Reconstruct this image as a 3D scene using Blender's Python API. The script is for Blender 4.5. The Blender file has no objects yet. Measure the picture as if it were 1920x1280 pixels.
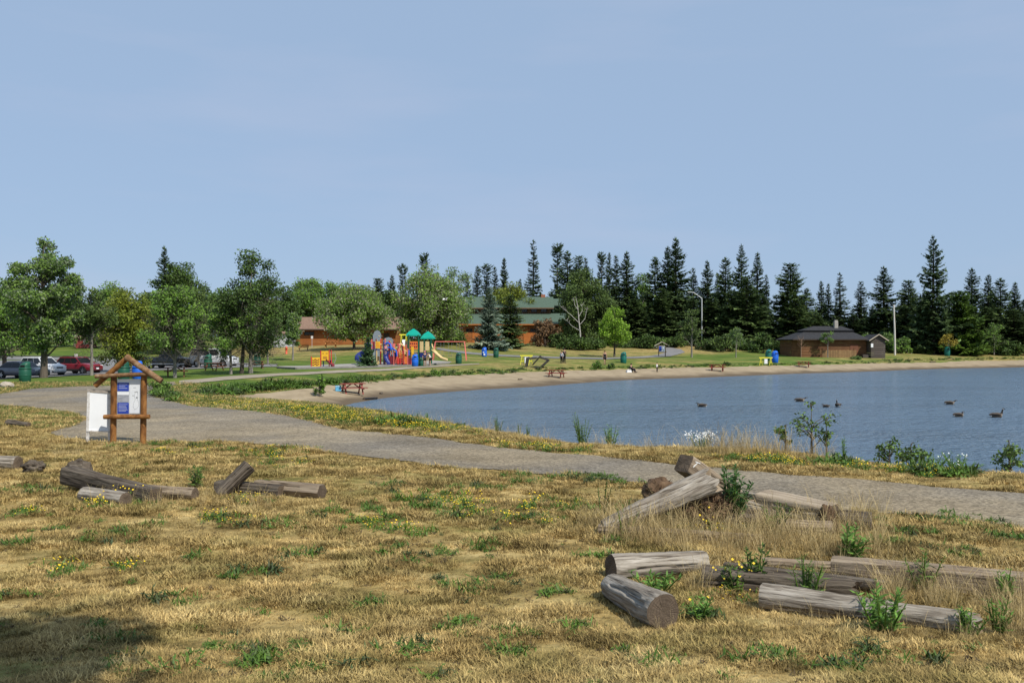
import bpy, bmesh, math, random
import numpy as np
from mathutils import Vector, Matrix, Quaternion
from mathutils.geometry import delaunay_2d_cdt
R = math.radians
S = bpy.context.scene
COL = S.collection
# ---------------------------------------------------------------- camera, sky, sun, exposure
FPX, CX, CY, CAMZ = 1663.0, 960.0, 640.0, 4.2
cd = bpy.data.cameras.new('camera'); cam = bpy.data.objects.new('camera', cd); COL.objects.link(cam)
cam.location = (0, 0, CAMZ); cam.rotation_euler = (R(90), 0, 0)
cd.sensor_width = 36.0; cd.lens = 36.0*FPX/1920.0; cd.clip_start = 0.1; cd.clip_end = 4000
S.camera = cam
SUN = Vector((0.45, -0.48, 0.75)).normalized()
w = bpy.data.worlds.new('World'); S.world = w; w.use_nodes = True
nt = w.node_tree; bg = nt.nodes['Background']
sky = nt.nodes.new('ShaderNodeTexSky'); sky.sky_type = 'NISHITA'; sky.sun_disc = False
sky.sun_elevation = math.asin(SUN.z); sky.sun_rotation = math.atan2(SUN.x, SUN.y)
sky.altitude = 100; sky.air_density = 0.9; sky.dust_density = 0.7; sky.ozone_density = 4.0
# thin even summer haze: one pale tone mixed over the whole sky, plus faint high cirrus
mixh = nt.nodes.new('ShaderNodeMix'); mixh.data_type = 'RGBA'; mixh.inputs[0].default_value = 0.80
mixh.inputs[7].default_value = (3.95, 5.35, 7.45, 1)
tc = nt.nodes.new('ShaderNodeTexCoord'); mp = nt.nodes.new('ShaderNodeMapping'); mp.inputs['Scale'].default_value = (1.2, 2.0, 7.0)
nz = nt.nodes.new('ShaderNodeTexNoise'); nz.inputs['Scale'].default_value = 1.6; nz.inputs['Detail'].default_value = 6; nz.inputs['Roughness'].default_value = 0.55
rp = nt.nodes.new('ShaderNodeValToRGB'); rp.color_ramp.elements[0].position = 0.50; rp.color_ramp.elements[1].position = 0.85
rp.color_ramp.elements[0].color = (0, 0, 0, 1); rp.color_ramp.elements[1].color = (0.34, 0.34, 0.34, 1)
mixc = nt.nodes.new('ShaderNodeMix'); mixc.data_type = 'RGBA'; mixc.inputs[7].default_value = (5.6, 5.9, 7.4, 1)
nt.links.new(tc.outputs['Generated'], mp.inputs['Vector']); nt.links.new(mp.outputs[0], nz.inputs['Vector'])
nt.links.new(nz.outputs[0], rp.inputs[0]); nt.links.new(rp.outputs[0], mixc.inputs[0])
nt.links.new(sky.outputs[0], mixh.inputs[6]); nt.links.new(mixh.outputs[2], mixc.inputs[6])
nt.links.new(mixc.outputs[2], bg.inputs['Color']); bg.inputs['Strength'].default_value = 0.08
sl = bpy.data.lights.new('sun', 'SUN'); sun = bpy.data.objects.new('sun', sl); COL.objects.link(sun)
sl.energy = 4.0; sl.angle = R(0.55); sl.color = (1.0, 0.94, 0.84)
sun.rotation_euler = SUN.to_track_quat('Z', 'Y').to_euler(); sun.location = (40, -20, 60)
S.view_settings.view_transform = 'Standard'; S.view_settings.look = 'None'
S.view_settings.exposure = 0.32; S.view_settings.gamma = 1.0; S.view_settings.use_curve_mapping = False
S.render.engine = 'CYCLES'; S.cycles.max_bounces = 6; S.cycles.transparent_max_bounces = 4

# ---------------------------------------------------------------- helpers
def W(px, py, d):                      # pixel of the photograph at a given depth -> point
    return Vector(((px-CX)/FPX*d, d, CAMZ-(py-CY)/FPX*d))
def tag(o, label=None, cat=None, group=None, kind=None):
    if label: o['label'] = label
    if cat: o['category'] = cat
    if group: o['group'] = group
    if kind: o['kind'] = kind
    return o
def empty(name, loc, rz=0, label=None, cat=None, group=None):
    o = bpy.data.objects.new(name, None); COL.objects.link(o); o.location = loc; o.rotation_euler = (0, 0, rz)
    o.empty_display_size = 0.2
    return tag(o, label, cat, group)
def link(name, me, mat=None, parent=None, loc=None):
    if mat is not None and len(me.materials) == 0: me.materials.append(mat)
    o = bpy.data.objects.new(name, me); COL.objects.link(o)
    if parent is not None: o.parent = parent
    if loc is not None: o.location = loc
    return o
def copy_tree(o, parent=None):
    c = o.copy(); COL.objects.link(c); c.parent = parent
    for ch in list(o.children): copy_tree(ch, c)
    return c
def np_mesh(name, v, f, smooth=False):  # v (n,3); f (m,k) all same arity
    v = np.asarray(v, np.float32); f = np.asarray(f, np.int32); k = f.shape[1]
    me = bpy.data.meshes.new(name)
    me.vertices.add(len(v)); me.vertices.foreach_set('co', v.ravel())
    me.loops.add(f.size); me.loops.foreach_set('vertex_index', f.ravel())
    me.polygons.add(len(f)); me.polygons.foreach_set('loop_start', np.arange(0, f.size, k, dtype=np.int32))
    me.polygons.foreach_set('loop_total', np.full(len(f), k, np.int32))
    if smooth: me.polygons.foreach_set('use_smooth', np.ones(len(f), bool))
    me.update(calc_edges=True); me.validate()
    return me
class MB:
    def __init__(s): s.v = []; s.f = []; s.sm = []
    def add(s, vs, fs, smooth=False):
        b = len(s.v); s.v += [tuple(p) for p in vs]; s.f += [tuple(b+i for i in q) for q in fs]; s.sm += [smooth]*len(fs); return s
    def box(s, c, d, rot=None, taper=1.0, bev=0.0):
        c = Vector(c); hx, hy, hz = d[0]/2, d[1]/2, d[2]/2
        if bev > 0:
            b = min(bev, hx*.9, hy*.9, hz*.9); pts = []; 
            for sx in (-1, 1):
                for sy in (-1, 1):
                    for sz in (-1, 1):
                        pts += [(sx*hx, sy*(hy-b), sz*(hz-b)), (sx*(hx-b), sy*hy, sz*(hz-b)), (sx*(hx-b), sy*(hy-b), sz*hz)]
            bm = bmesh.new(); vs = [bm.verts.new(p) for p in pts]
            bmesh.ops.convex_hull(bm, input=vs); bm.verts.index_update()
            P = [v.co.copy() for v in bm.verts]; F = [[v.index for v in f.verts] for f in bm.faces]; bm.free()
        else:
            P = [Vector((sx*hx*(taper if sz > 0 else 1), sy*hy*(taper if sz > 0 else 1), sz*hz)) for sz in (-1, 1) for sy in (-1, 1) for sx in (-1, 1)]
            F = [(0, 2, 3, 1), (4, 5, 7, 6), (0, 1, 5, 4), (2, 6, 7, 3), (0, 4, 6, 2), (1, 3, 7, 5)]
        if rot is not None: P = [rot @ p for p in P]
        return s.add([c+p for p in P], F)
    def bar(s, a, b, w_, h_, up=(0, 0, 1)):
        a = Vector(a); b = Vector(b); d = b-a; L = d.length; x = d.normalized(); u = Vector(up)
        y = u.cross(x)
        if y.length < 1e-4: y = Vector((0, 1, 0)).cross(x)
        y.normalize(); z = x.cross(y); M = Matrix((x, y, z)).transposed()
        return s.box((a+b)/2, (L, w_, h_), M)
    def tube(s, pts, rad, n=8, cap=True, smooth=True):
        pts = [Vector(p) for p in pts]; m = len(pts)
        if not hasattr(rad, '__len__'): rad = [rad]*m
        vs = []; fs = []; ref = None
        for i, p in enumerate(pts):
            d = (pts[min(i+1, m-1)]-pts[max(i-1, 0)]).normalized()
            if ref is None: ref = Vector((0, 0, 1)) if abs(d.z) < .9 else Vector((1, 0, 0))
            a = d.cross(ref).normalized(); b = d.cross(a); ref = -b if False else ref
            for k in range(n):
                t = 2*math.pi*k/n; vs.append(p+(a*math.cos(t)+b*math.sin(t))*rad[i])
        for i in range(m-1):
            for k in range(n): fs.append((i*n+k, i*n+(k+1) % n, (i+1)*n+(k+1) % n, (i+1)*n+k))
        s.add(vs, fs, smooth)
        if cap: s.add(vs[:n], [tuple(range(n-1, -1, -1))]); s.add(vs[-n:], [tuple(range(n))])
        return s
    def lathe(s, prof, c=(0, 0, 0), n=16, smooth=True):
        c = Vector(c); vs = []; fs = []
        for r, z in prof:
            for k in range(n): t = 2*math.pi*k/n; vs.append(c+Vector((r*math.cos(t), r*math.sin(t), z)))
        for i in range(len(prof)-1):
            for k in range(n): fs.append((i*n+k, i*n+(k+1) % n, (i+1)*n+(k+1) % n, (i+1)*n+k))
        s.add(vs, fs, smooth); s.add(vs[:n], [tuple(range(n-1, -1, -1))]); s.add(vs[-n:], [tuple(range(n))])
        return s
    def prism(s, poly, y0, y1, axis='y'):   # poly of (a, z) extruded along y (or x)
        n = len(poly)
        if axis == 'y': vs = [(a, y0, z) for a, z in poly]+[(a, y1, z) for a, z in poly]
        else: vs = [(y0, a, z) for a, z in poly]+[(y1, a, z) for a, z in poly]
        fs = [tuple(range(n)), tuple(range(2*n-1, n-1, -1))]+[(i, i+n, (i+1) % n+n, (i+1) % n) for i in range(n)]
        return s.add(vs, fs)
    def build(s, name, mat=None, parent=None, fix=True):
        me = bpy.data.meshes.new(name); me.from_pydata(s.v, [], s.f); me.polygons.foreach_set('use_smooth', s.sm)
        if fix:
            bm = bmesh.new(); bm.from_mesh(me); bmesh.ops.recalc_face_normals(bm, faces=bm.faces); bm.to_mesh(me); bm.free()
        me.update()
        return link(name, me, mat, parent)
def noise3(p, seed=0.0):
    from mathutils import noise
    return noise.noise(Vector(p)+Vector((seed*7.3, seed*3.1, seed*5.7)))

# ---------------------------------------------------------------- materials
MATS = {}
def mat(name, cols, scale=5.0, stretch=(1, 1, 1), rough=0.8, bump=0.0, bscale=None, coord='Object', detail=5, spec=0.3, metal=0.0, isl=0.0, dist=0.0, tr=0.0, pos=(0.3, 0.7), objvar=0.0):
    """noise-ramped Principled; isl: random value shift per mesh island; tr: translucency"""
    m = bpy.data.materials.new(name); m.use_nodes = True; MATS[name] = m
    n = m.node_tree; L = n.links.new; b = n.nodes['Principled BSDF']
    b.inputs['Roughness'].default_value = rough; b.inputs['Specular IOR Level'].default_value = spec; b.inputs['Metallic'].default_value = metal
    if isinstance(cols[0], (int, float)): cols = [cols]
    if len(cols) == 1:
        c = cols[0]; cols = [tuple(v*.86 for v in c), tuple(min(1, v*1.1) for v in c)]
    if coord == 'Position': src = n.nodes.new('ShaderNodeNewGeometry').outputs['Position']
    else: src = n.nodes.new('ShaderNodeTexCoord').outputs[coord]
    mpn = n.nodes.new('ShaderNodeMapping'); mpn.inputs['Scale'].default_value = stretch; L(src, mpn.inputs['Vector'])
    t = n.nodes.new('ShaderNodeTexNoise'); t.inputs['Scale'].default_value = scale; t.inputs['Detail'].default_value = detail
    t.inputs['Roughness'].default_value = 0.62; t.inputs['Distortion'].default_value = dist; L(mpn.outputs[0], t.inputs['Vector'])
    r = n.nodes.new('ShaderNodeValToRGB'); el = r.color_ramp.elements
    while len(el) < len(cols): el.new(0.5)
    for i, c in enumerate(cols):
        el[i].position = pos[0]+(pos[1]-pos[0])*i/(len(cols)-1); el[i].color = (c[0], c[1], c[2], 1)
    L(t.outputs[0], r.inputs[0]); col = r.outputs[0]
    if isl > 0:
        g = n.nodes.new('ShaderNodeNewGeometry'); h = n.nodes.new('ShaderNodeHueSaturation')
        mr = n.nodes.new('ShaderNodeMapRange'); mr.inputs[3].default_value = 1-isl; mr.inputs[4].default_value = 1+isl
        L(g.outputs['Random Per Island'], mr.inputs[0]); L(mr.outputs[0], h.inputs['Value']); L(col, h.inputs['Color']); col = h.outputs[0]
    if objvar > 0:
        oi = n.nodes.new('ShaderNodeObjectInfo'); h = n.nodes.new('ShaderNodeHueSaturation')
        mr = n.nodes.new('ShaderNodeMapRange'); mr.inputs[3].default_value = 1-objvar; mr.inputs[4].default_value = 1+objvar
        L(oi.outputs['Random'], mr.inputs[0]); L(mr.outputs[0], h.inputs['Value']); L(col, h.inputs['Color']); col = h.outputs[0]
    L(col, b.inputs['Base Color'])
    if bump > 0:
        t2 = n.nodes.new('ShaderNodeTexNoise'); t2.inputs['Scale'].default_value = bscale or scale*3; t2.inputs['Detail'].default_value = 4; L(mpn.outputs[0], t2.inputs['Vector'])
        bp = n.nodes.new('ShaderNodeBump'); bp.inputs['Strength'].default_value = bump; bp.inputs['Distance'].default_value = 0.03
        L(t2.outputs[0], bp.inputs['Height']); L(bp.outputs[0], b.inputs['Normal'])
    if tr > 0:
        tn = n.nodes.new('ShaderNodeBsdfTranslucent'); ms = n.nodes.new('ShaderNodeMixShader'); ms.inputs[0].default_value = tr
        L(col, tn.inputs['Color']); L(b.outputs[0], ms.inputs[1]); L(tn.outputs[0], ms.inputs[2]); L(ms.outputs[0], n.nodes['Material Output'].inputs['Surface'])
    return m
def leaf_mat(name, cols, back, isl=0.35, tr=0.3, patch=0.5, rough=0.55):
    """leaf colour varies in clumps (position noise) and leaf by leaf; undersides are paler"""
    m = mat(name, cols, scale=patch, coord='Object', rough=rough, isl=isl, tr=0, detail=2, spec=0.25, pos=(0.35, 0.65))
    n = m.node_tree; L = n.links.new; b = n.nodes['Principled BSDF']
    src = b.inputs['Base Color'].links[0].from_socket
    g = n.nodes.new('ShaderNodeNewGeometry'); mx = n.nodes.new('ShaderNodeMix'); mx.data_type = 'RGBA'
    mx.inputs[7].default_value = (*back, 1); L(g.outputs['Backfacing'], mx.inputs[0]); L(src, mx.inputs[6]); L(mx.outputs[2], b.inputs['Base Color'])
    tn = n.nodes.new('ShaderNodeBsdfTranslucent'); ms = n.nodes.new('ShaderNodeMixShader'); ms.inputs[0].default_value = tr
    L(mx.outputs[2], tn.inputs['Color']); L(b.outputs[0], ms.inputs[1]); L(tn.outputs[0], ms.inputs[2]); L(ms.outputs[0], n.nodes['Material Output'].inputs['Surface'])
    return m

# ---------------------------------------------------------------- terrain: heights from the ground contacts read off the photograph
ctrl = []
def cp(px, d, z): ctrl.append(((px-CX)/FPX*d, d, z))
def cq(px, py, d): p = W(px, py, d); ctrl.append(tuple(p))
for x, y, z in ((0, 0, 2.6), (0, 3.5, 2.0), (4, 3.5, 2.0), (-4, 3.5, 2.0), (-9, 6, 1.5), (9, 6, 1.5), (0, 6.2, 1.55), (0, 8.5, 1.33), (-6, 8.5, 1.33), (6, 8.5, 1.33), (-8, 13, 1.3), (0, 13, 1.28), (8, 13, 1.3), (-12, 19, 1.3), (-4, 20, 1.3), (4, 18, 1.27), (0, -12, 2.7), (0, -60, 3), (60, -30, 2), (-60, -20, 3), (-50, 12, 1.6), (-100, 60, 1.8), (-160, 160, 4), (-14, 27, 1.3), (-24, 34, 1.3), (20, 8, 1.2), (30, 4, 1.2)):
    ctrl.append((x, y, z))
for px, py in ((228, 828), (100, 800), (640, 850), (640, 808), (1070, 891), (1030, 850), (1400, 885), (1630, 960), (1728, 912), (1920, 990), (1920, 928), (450, 790), (300, 745), (20, 745), (330, 722)):
    cp(px, (CAMZ-1.27)*FPX/(py-640), 1.27)
CREST = [(700, 46.8, .35), (800, 38.6, .6), (900, 33.3, .8), (1000, 29.7, .9), (1100, 27.7, .9), (1300, 26.6, .9), (1500, 25.6, .9), (1700, 22.9, .9), (1920, 21.6, .9), (2300, 19.5, .9)]
for px, d, z in CREST: cp(px, d, z); cp(px, d+3.2, -.12); cp(px, d+6.5, -1.0)
for px, d, z in ((600, 55, .1), (560, 53, .35), (500, 56, .5), (520, 61, .75), (640, 51, .15), (400, 43, 1.1), (300, 49, 1.25), (-300, 40, 1.3), (-200, 60, 1.3)): cp(px, d, z)
for px, d in ((900, 50), (1000, 62), (1100, 45), (1200, 70), (1300, 50), (1300, 85), (1600, 45), (1600, 75), (1600, 100), (1920, 50), (1920, 80), (1920, 115), (2400, 60), (2400, 130), (3200, 90)): cp(px, d, -1.6)
cp(760, 56, -.7); cp(700, 57, -.3)
SHORE = [(650, 756), (700, 748), (800, 738), (900, 730), (1000, 725), (1100, 717), (1200, 711), (1300, 708), (1400, 704), (1500, 700), (1600, 697), (1700, 693), (1800, 690), (1920, 688)]
for px, py in SHORE: cp(px, CAMZ*FPX/(py-640), 0.0)
cp(2300, 170, 0); cp(2900, 215, 0)
SANDTOP = [(560, 730.5), (627, 722), (694, 714.6), (808, 706.6), (896, 702), (960, 699), (1022, 697), (1101, 694), (1172, 692.6), (1243, 691), (1296, 688.5), (1400, 687), (1487, 685.5), (1605, 682), (1680, 680), (1779, 678.5), (1920, 675)]
for px, py in SANDTOP:
    d = 3.35*FPX/(py-640); cp(px, d, .85); cp(px, d+7, 1.38)
cp(2300, 185, .9)
for px, py, d in ((1133, 682, 111), (1150, 668.7, 135), (1241, 668.5, 145), (1169, 679.3, 113), (1000, 648, 172), (1200, 649, 175), (1400, 652, 172), (1560, 669.5, 150), (1490, 669, 148), (1650, 668, 152), (1750, 664, 166), (1900, 664, 175), (860, 681, 105), (778, 686, 98), (680, 687, 96), (600, 689, 94), (800, 650, 138), (900, 643, 168), (540, 652, 148), (640, 648, 150), (740, 646, 152), (640, 668, 118), (500, 686, 94), (400, 694, 86), (470, 700, 77), (325, 709, 70), (80, 708, 72), (140, 703, 82), (40, 710, 76), (340, 690, 98), (420, 687, 98), (100, 673, 138), (250, 672, 138), (100, 656, 168), (250, 652, 172), (0, 715, 66), (1000, 668, 132), (1100, 660, 150), (1450, 677, 125)):
    cq(px, py, d)
for px in (-900, -300, 200, 700, 1200, 1700, 2200, 2800):
    cp(px, 210, 3.8); cp(px, 320, 5.0); cp(px, 620, 6.0); cp(px, 1100, 6.0)
ctrl.append((0, -500, 5)); ctrl.append((-500, -200, 5)); ctrl.append((500, -200, 3))
C_ = np.array(ctrl); SC = 100.0
def _U(r2): return np.where(r2 > 1e-12, r2*np.log(r2+1e-12), 0.0)
def _tps():
    n = len(C_); P = C_[:, :2]/SC; d2 = ((P[:, None]-P[None])**2).sum(-1)
    A = np.zeros((n+3, n+3)); A[:n, :n] = _U(d2)+np.eye(n)*2e-4; A[:n, n] = 1; A[:n, n+1:] = P; A[n, :n] = 1; A[n+1:, :n] = P.T
    return np.linalg.solve(A, np.concatenate([C_[:, 2], [0, 0, 0]])), P
_w, _P = _tps()
def h_tps(x, y):
    out = np.empty(len(x))
    for i in range(0, len(x), 20000):
        q = np.stack([x[i:i+20000], y[i:i+20000]], -1)/SC
        out[i:i+20000] = _U(((q[:, None]-_P[None])**2).sum(-1)) @ _w[:-3]+_w[-3]+q @ _w[-2:]
    return out
ANG = np.concatenate([np.linspace(-180, -45, 28)[:-1], np.linspace(-45, 45, 261), np.linspace(45, 180, 28)[1:]])*math.pi/180
RAD = np.geomspace(1.2, 1300, 330); LR = np.log(RAD)
_aa, _rr = np.meshgrid(ANG, RAD, indexing='ij')
_x = (_rr*np.sin(_aa)).ravel(); _y = (_rr*np.cos(_aa)).ravel()
HG = h_tps(_x, _y)
HG = HG+0.02*np.sin(_x*1.7+np.sin(_y*1.1)*1.5)*np.sin(_y*1.3+_x*.4)*np.exp(-_rr.ravel()/40)
HG = np.clip(HG, -3, 14).reshape(_aa.shape)
def hm(x, y):                          # height of the ground mesh
    x = np.asarray(x, float); y = np.asarray(y, float)
    a = np.arctan2(x, y); l = np.log(np.maximum(np.hypot(x, y), 1.2001))
    i = np.clip(np.searchsorted(ANG, a)-1, 0, len(ANG)-2); j = np.clip(np.searchsorted(LR, l)-1, 0, len(LR)-2)
    u = (a-ANG[i])/(ANG[i+1]-ANG[i]); v = (np.exp(l)-RAD[j])/(RAD[j+1]-RAD[j])
    return (HG[i, j]*(1-u)+HG[i+1, j]*u)*(1-v)+(HG[i, j+1]*(1-u)+HG[i+1, j+1]*u)*v
def H(x, y): return float(hm([x], [y])[0])
_D = np.geomspace(3, 500, 6000)
def G(px, py, off=0.0):                # where the sight line of a pixel meets the ground (raised by off)
    x = (px-CX)/FPX*_D; z = CAMZ-(py-CY)/FPX*_D; g = hm(x, _D)+off
    k = np.argmax(z <= g)
    if z[k] > g[k]: k = len(_D)-1
    if k > 0:
        a = z[k-1]-g[k-1]; b = g[k]-z[k]; d = _D[k-1]+(_D[k]-_D[k-1])*a/max(a+b, 1e-9)
    else: d = _D[k]
    return Vector(((px-CX)/FPX*d, d, CAMZ-(py-CY)/FPX*d))
def at(px, d, sink=0.0):               # point on the ground straight below a pixel column at depth d
    x = (px-CX)/FPX*d; return Vector((x, d, H(x, d)-sink))
def pip(x, y, poly):
    ins = np.zeros(len(x), bool); n = len(poly)
    for i in range(n):
        x0, y0 = poly[i]; x1, y1 = poly[(i+1) % n]
        c = ((y0 > y) != (y1 > y)) & (x < (x1-x0)*(y-y0)/(y1-y0+1e-12)+x0); ins ^= c
    return ins
def sheet(name, poly, m, lift, step, jit=0.0, seed=0, dens=None, kind='structure'):
    """a sheet draped on the ground inside a world-space outline"""
    rnd = random.Random(seed); dens = dens or step*.4; b = []
    for i in range(len(poly)):
        p = Vector(poly[i]); q = Vector(poly[(i+1) % len(poly)]); k = max(1, int((q-p).length/dens)); nrm = Vector((-(q-p).y, (q-p).x)).normalized()
        for j in range(k):
            c = p.lerp(q, j/k); b.append(c+nrm*jit*(noise3((c.x*1.3, c.y*1.3, 0), seed)*1.6+rnd.uniform(-.5, .5)))
    bx = np.array([tuple(c) for c in b]); x0, y0 = bx.min(0); x1, y1 = bx.max(0)
    gx, gy = np.meshgrid(np.arange(x0, x1, step), np.arange(y0, y1, step)); gx = gx.ravel(); gy = gy.ravel()
    gx = gx+np.random.RandomState(seed).uniform(-.2, .2, len(gx))*step
    k = pip(gx, gy, bx); V = [Vector(c) for c in b]+[Vector((x, y)) for x, y in zip(gx[k], gy[k])]
    n = len(b); E = [(i, (i+1) % n) for i in range(n)]
    vo, eo, fo, *_r = delaunay_2d_cdt(V, E, [list(range(n))], 1, 1e-5)
    va = np.array([tuple(v) for v in vo]); z = hm(va[:, 0], va[:, 1])+lift
    fa = np.array([f for f in fo if len(f) == 3])
    a = va[fa]; area = (a[:, 1, 0]-a[:, 0, 0])*(a[:, 2, 1]-a[:, 0, 1])-(a[:, 1, 1]-a[:, 0, 1])*(a[:, 2, 0]-a[:, 0, 0])
    fa[area < 0] = fa[area < 0][:, ::-1]
    o = link(name, np_mesh(name, np.column_stack([va, z]), fa, True), m); tag(o, kind=kind); return o
def gp(pts, off=0.0): return [tuple(G(a, b, off).xy) for a, b in pts]
# ---------------------------------------------------------------- ground, paths, beach, water
def turf_color(m, lush_attr):
    n = m.node_tree; L = n.links.new; N = n.nodes.new; b = n.nodes['Principled BSDF']
    g = N('ShaderNodeNewGeometry')
    def nz(scale, st=(1, 1, 1), det=4, rz=0):
        mp = N('ShaderNodeMapping'); mp.inputs['Scale'].default_value = st; mp.inputs['Rotation'].default_value = (0, 0, rz); L(g.outputs['Position'], mp.inputs[0])
        t = N('ShaderNodeTexNoise'); t.inputs['Scale'].default_value = scale; t.inputs['Detail'].default_value = det; t.inputs['Roughness'].default_value = .6; L(mp.outputs[0], t.inputs['Vector']); return t.outputs[0]
    def ramp(src, cols):
        r = N('ShaderNodeValToRGB'); el = r.color_ramp.elements
        while len(el) < len(cols): el.new(.5)
        for i, (p, c) in enumerate(cols): el[i].position = p; el[i].color = (*c, 1) if len(c) == 3 else c
        L(src, r.inputs[0]); return r.outputs[0]
    def mix(f, a, bb, mode='MIX'):
        x = N('ShaderNodeMix'); x.data_type = 'RGBA'; x.blend_type = mode
        if isinstance(f, float): x.inputs[0].default_value = f
        else: L(f, x.inputs[0])
        L(a, x.inputs[6])
        if isinstance(bb, tuple): x.inputs[7].default_value = (*bb, 1)
        else: L(bb, x.inputs[7])
        return x.outputs[2]
    dry = ramp(nz(1.5, (0.8, 1.2, 1), 7, .35), [(.30, (.135, .10, .038)), (.42, (.235, .170, .066)), (.52, (.345, .253, .104)), (.66, (.49, .378, .172))])
    streak = ramp(nz(1.1, (.35, 2.6, 1), 3, .55), [(.35, (.80, .81, .78)), (.65, (1.16, 1.13, 1.08))])
    dry = mix(1.0, dry, streak, 'MULTIPLY')
    olive = ramp(nz(.85, (1, 1, 1), 6), [(.48, (0, 0, 0)), (.66, (1, 1, 1))])
    of = N('ShaderNodeMath'); of.operation = 'MULTIPLY'; L(olive, of.inputs[0]); of.inputs[1].default_value = .5
    dry = mix(of.outputs[0], dry, (.135, .128, .036))
    if not lush_attr: return dry, b
    green = ramp(nz(.35, (1, 1, 1), 6), [(.32, (.055, .10, .018)), (.55, (.10, .15, .026)), (.72, (.17, .19, .04))])
    at_ = N('ShaderNodeAttribute'); at_.attribute_name = 'lush'
    ad = N('ShaderNodeMath'); ad.operation = 'MULTIPLY_ADD'; L(nz(.22, (1, 1.6, 1), 6), ad.inputs[0]); ad.inputs[1].default_value = 1.5; ad.inputs[2].default_value = -.75
    sm = N('ShaderNodeMath'); sm.operation = 'ADD'; sm.use_clamp = True; L(at_.outputs['Fac'], sm.inputs[0]); L(ad.outputs[0], sm.inputs[1])
    lf = ramp(sm.outputs[0], [(.25, (0, 0, 0)), (.75, (1, 1, 1))])
    return mix(lf, dry, green), b
mg = bpy.data.materials.new('turf'); mg.use_nodes = True; c_, b_ = turf_color(mg, True)
mg.node_tree.links.new(c_, b_.inputs['Base Color']); b_.inputs['Roughness'].default_value = .95; b_.inputs['Specular IOR Level'].default_value = .1
_n = mg.node_tree; _t = _n.nodes.new('ShaderNodeTexNoise'); _t.inputs['Scale'].default_value = 14; _t.inputs['Detail'].default_value = 5
_g = _n.nodes.new('ShaderNodeNewGeometry'); _n.links.new(_g.outputs['Position'], _t.inputs['Vector'])
_b = _n.nodes.new('ShaderNodeBump'); _b.inputs['Strength'].default_value = .8; _b.inputs['Distance'].default_value = .06; _n.links.new(_t.outputs[0], _b.inputs['Height']); _n.links.new(_b.outputs[0], b_.inputs['Normal'])
LUSH = np.array([(960, 8, .05), (200, 12, .12), (1700, 12, .08), (960, 18, .10), (200, 22, .2), (600, 30, .25), (300, 33, .3), (800, 40, .4), (1300, 26, .2), (1800, 20, .12), (0, 48, .6), (400, 46, .5), (50, 38, .55), (100, 62, 1.1), (350, 66, 1.15), (500, 78, 1.1), (250, 80, 1.), (500, 63, .7), (700, 76, .55), (820, 88, .45), (1000, 105, .5), (600, 112, .75), (620, 130, .4), (560, 138, .25), (700, 100, .8), (950, 115, .6), (1000, 135, .6), (1000, 150, .4), (1180, 150, .4), (1270, 165, .15), (1320, 140, .85), (1250, 118, .55), (1450, 128, .75), (1420, 150, .8), (1600, 142, .55), (1800, 155, .5), (1900, 165, .4), (100, 150, .95), (100, 170, .8), (200, 120, .9)])
def lush(x, y):
    d = np.maximum(y, 1); u = (np.asarray(x)/d*FPX+CX)/260; v = np.log(d)*4.5; o = np.zeros(len(d)); ww = np.zeros(len(d))
    for px, dd, l in LUSH:
        k = 1/(((u-px/260)**2+(v-math.log(dd)*4.5)**2)+.02)**1.6; o += k*l; ww += k
    return o/ww
na, nr = HG.shape
idx = np.arange(na*nr).reshape(na, nr)
q = np.stack([idx[:-1, :-1], idx[1:, :-1], idx[1:, 1:], idx[:-1, 1:]], -1).reshape(-1, 4)[:, ::-1]
gm = np_mesh('ground', np.column_stack([_x, _y, HG.ravel()]), q, True)
a_ = gm.attributes.new('lush', 'FLOAT', 'POINT'); a_.data.foreach_set('value', lush(_x, _y).astype(np.float32))
if gm.polygons[5000].normal.z < 0: gm.flip_normals()
tag(link('ground', gm, mg), kind='structure')

gravel = mat('gravel', [(.165, .145, .113), (.225, .20, .16), (.265, .237, .19), (.345, .31, .25)], scale=.55, stretch=(.8, 1.2, 1), rough=.95, bump=.6, bscale=26, coord='Position', detail=10, spec=.12, pos=(.28, .74))
_n = gravel.node_tree; _b = _n.nodes['Principled BSDF']; src = _b.inputs['Base Color'].links[0].from_socket; _g = _n.nodes.new('ShaderNodeNewGeometry')
_v = _n.nodes.new('ShaderNodeTexVoronoi'); _v.inputs['Scale'].default_value = 22; _n.links.new(_g.outputs['Position'], _v.inputs['Vector'])
_w = _n.nodes.new('ShaderNodeTexNoise'); _w.inputs['Scale'].default_value = .22; _w.inputs['Detail'].default_value = 5; _n.links.new(_g.outputs['Position'], _w.inputs['Vector']); _wr = _n.nodes.new('ShaderNodeValToRGB'); _wr.color_ramp.elements[0].position = .38; _wr.color_ramp.elements[1].position = .62; _wr.color_ramp.elements[0].color = (.70, .70, .72, 1); _wr.color_ramp.elements[1].color = (.98, .90, .76, 1); _n.links.new(_w.outputs[0], _wr.inputs[0]); _wx = _n.nodes.new('ShaderNodeMix'); _wx.data_type = 'RGBA'; _wx.blend_type = 'MULTIPLY'; _wx.inputs[0].default_value = 1; _n.links.new(src, _wx.inputs[6]); _n.links.new(_wr.outputs[0], _wx.inputs[7]); src = _wx.outputs[2]
_h = _n.nodes.new('ShaderNodeHueSaturation'); _m = _n.nodes.new('ShaderNodeMapRange'); _m.inputs[3].default_value = .62; _m.inputs[4].default_value = 1.4; _s = _n.nodes.new('ShaderNodeSeparateColor'); _n.links.new(_v.outputs['Color'], _s.inputs[0]); _n.links.new(_s.outputs[0], _m.inputs[0]); _n.links.new(_m.outputs[0], _h.inputs['Value']); _n.links.new(src, _h.inputs['Color']); _n.links.new(_h.outputs[0], _b.inputs['Base Color'])
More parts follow.
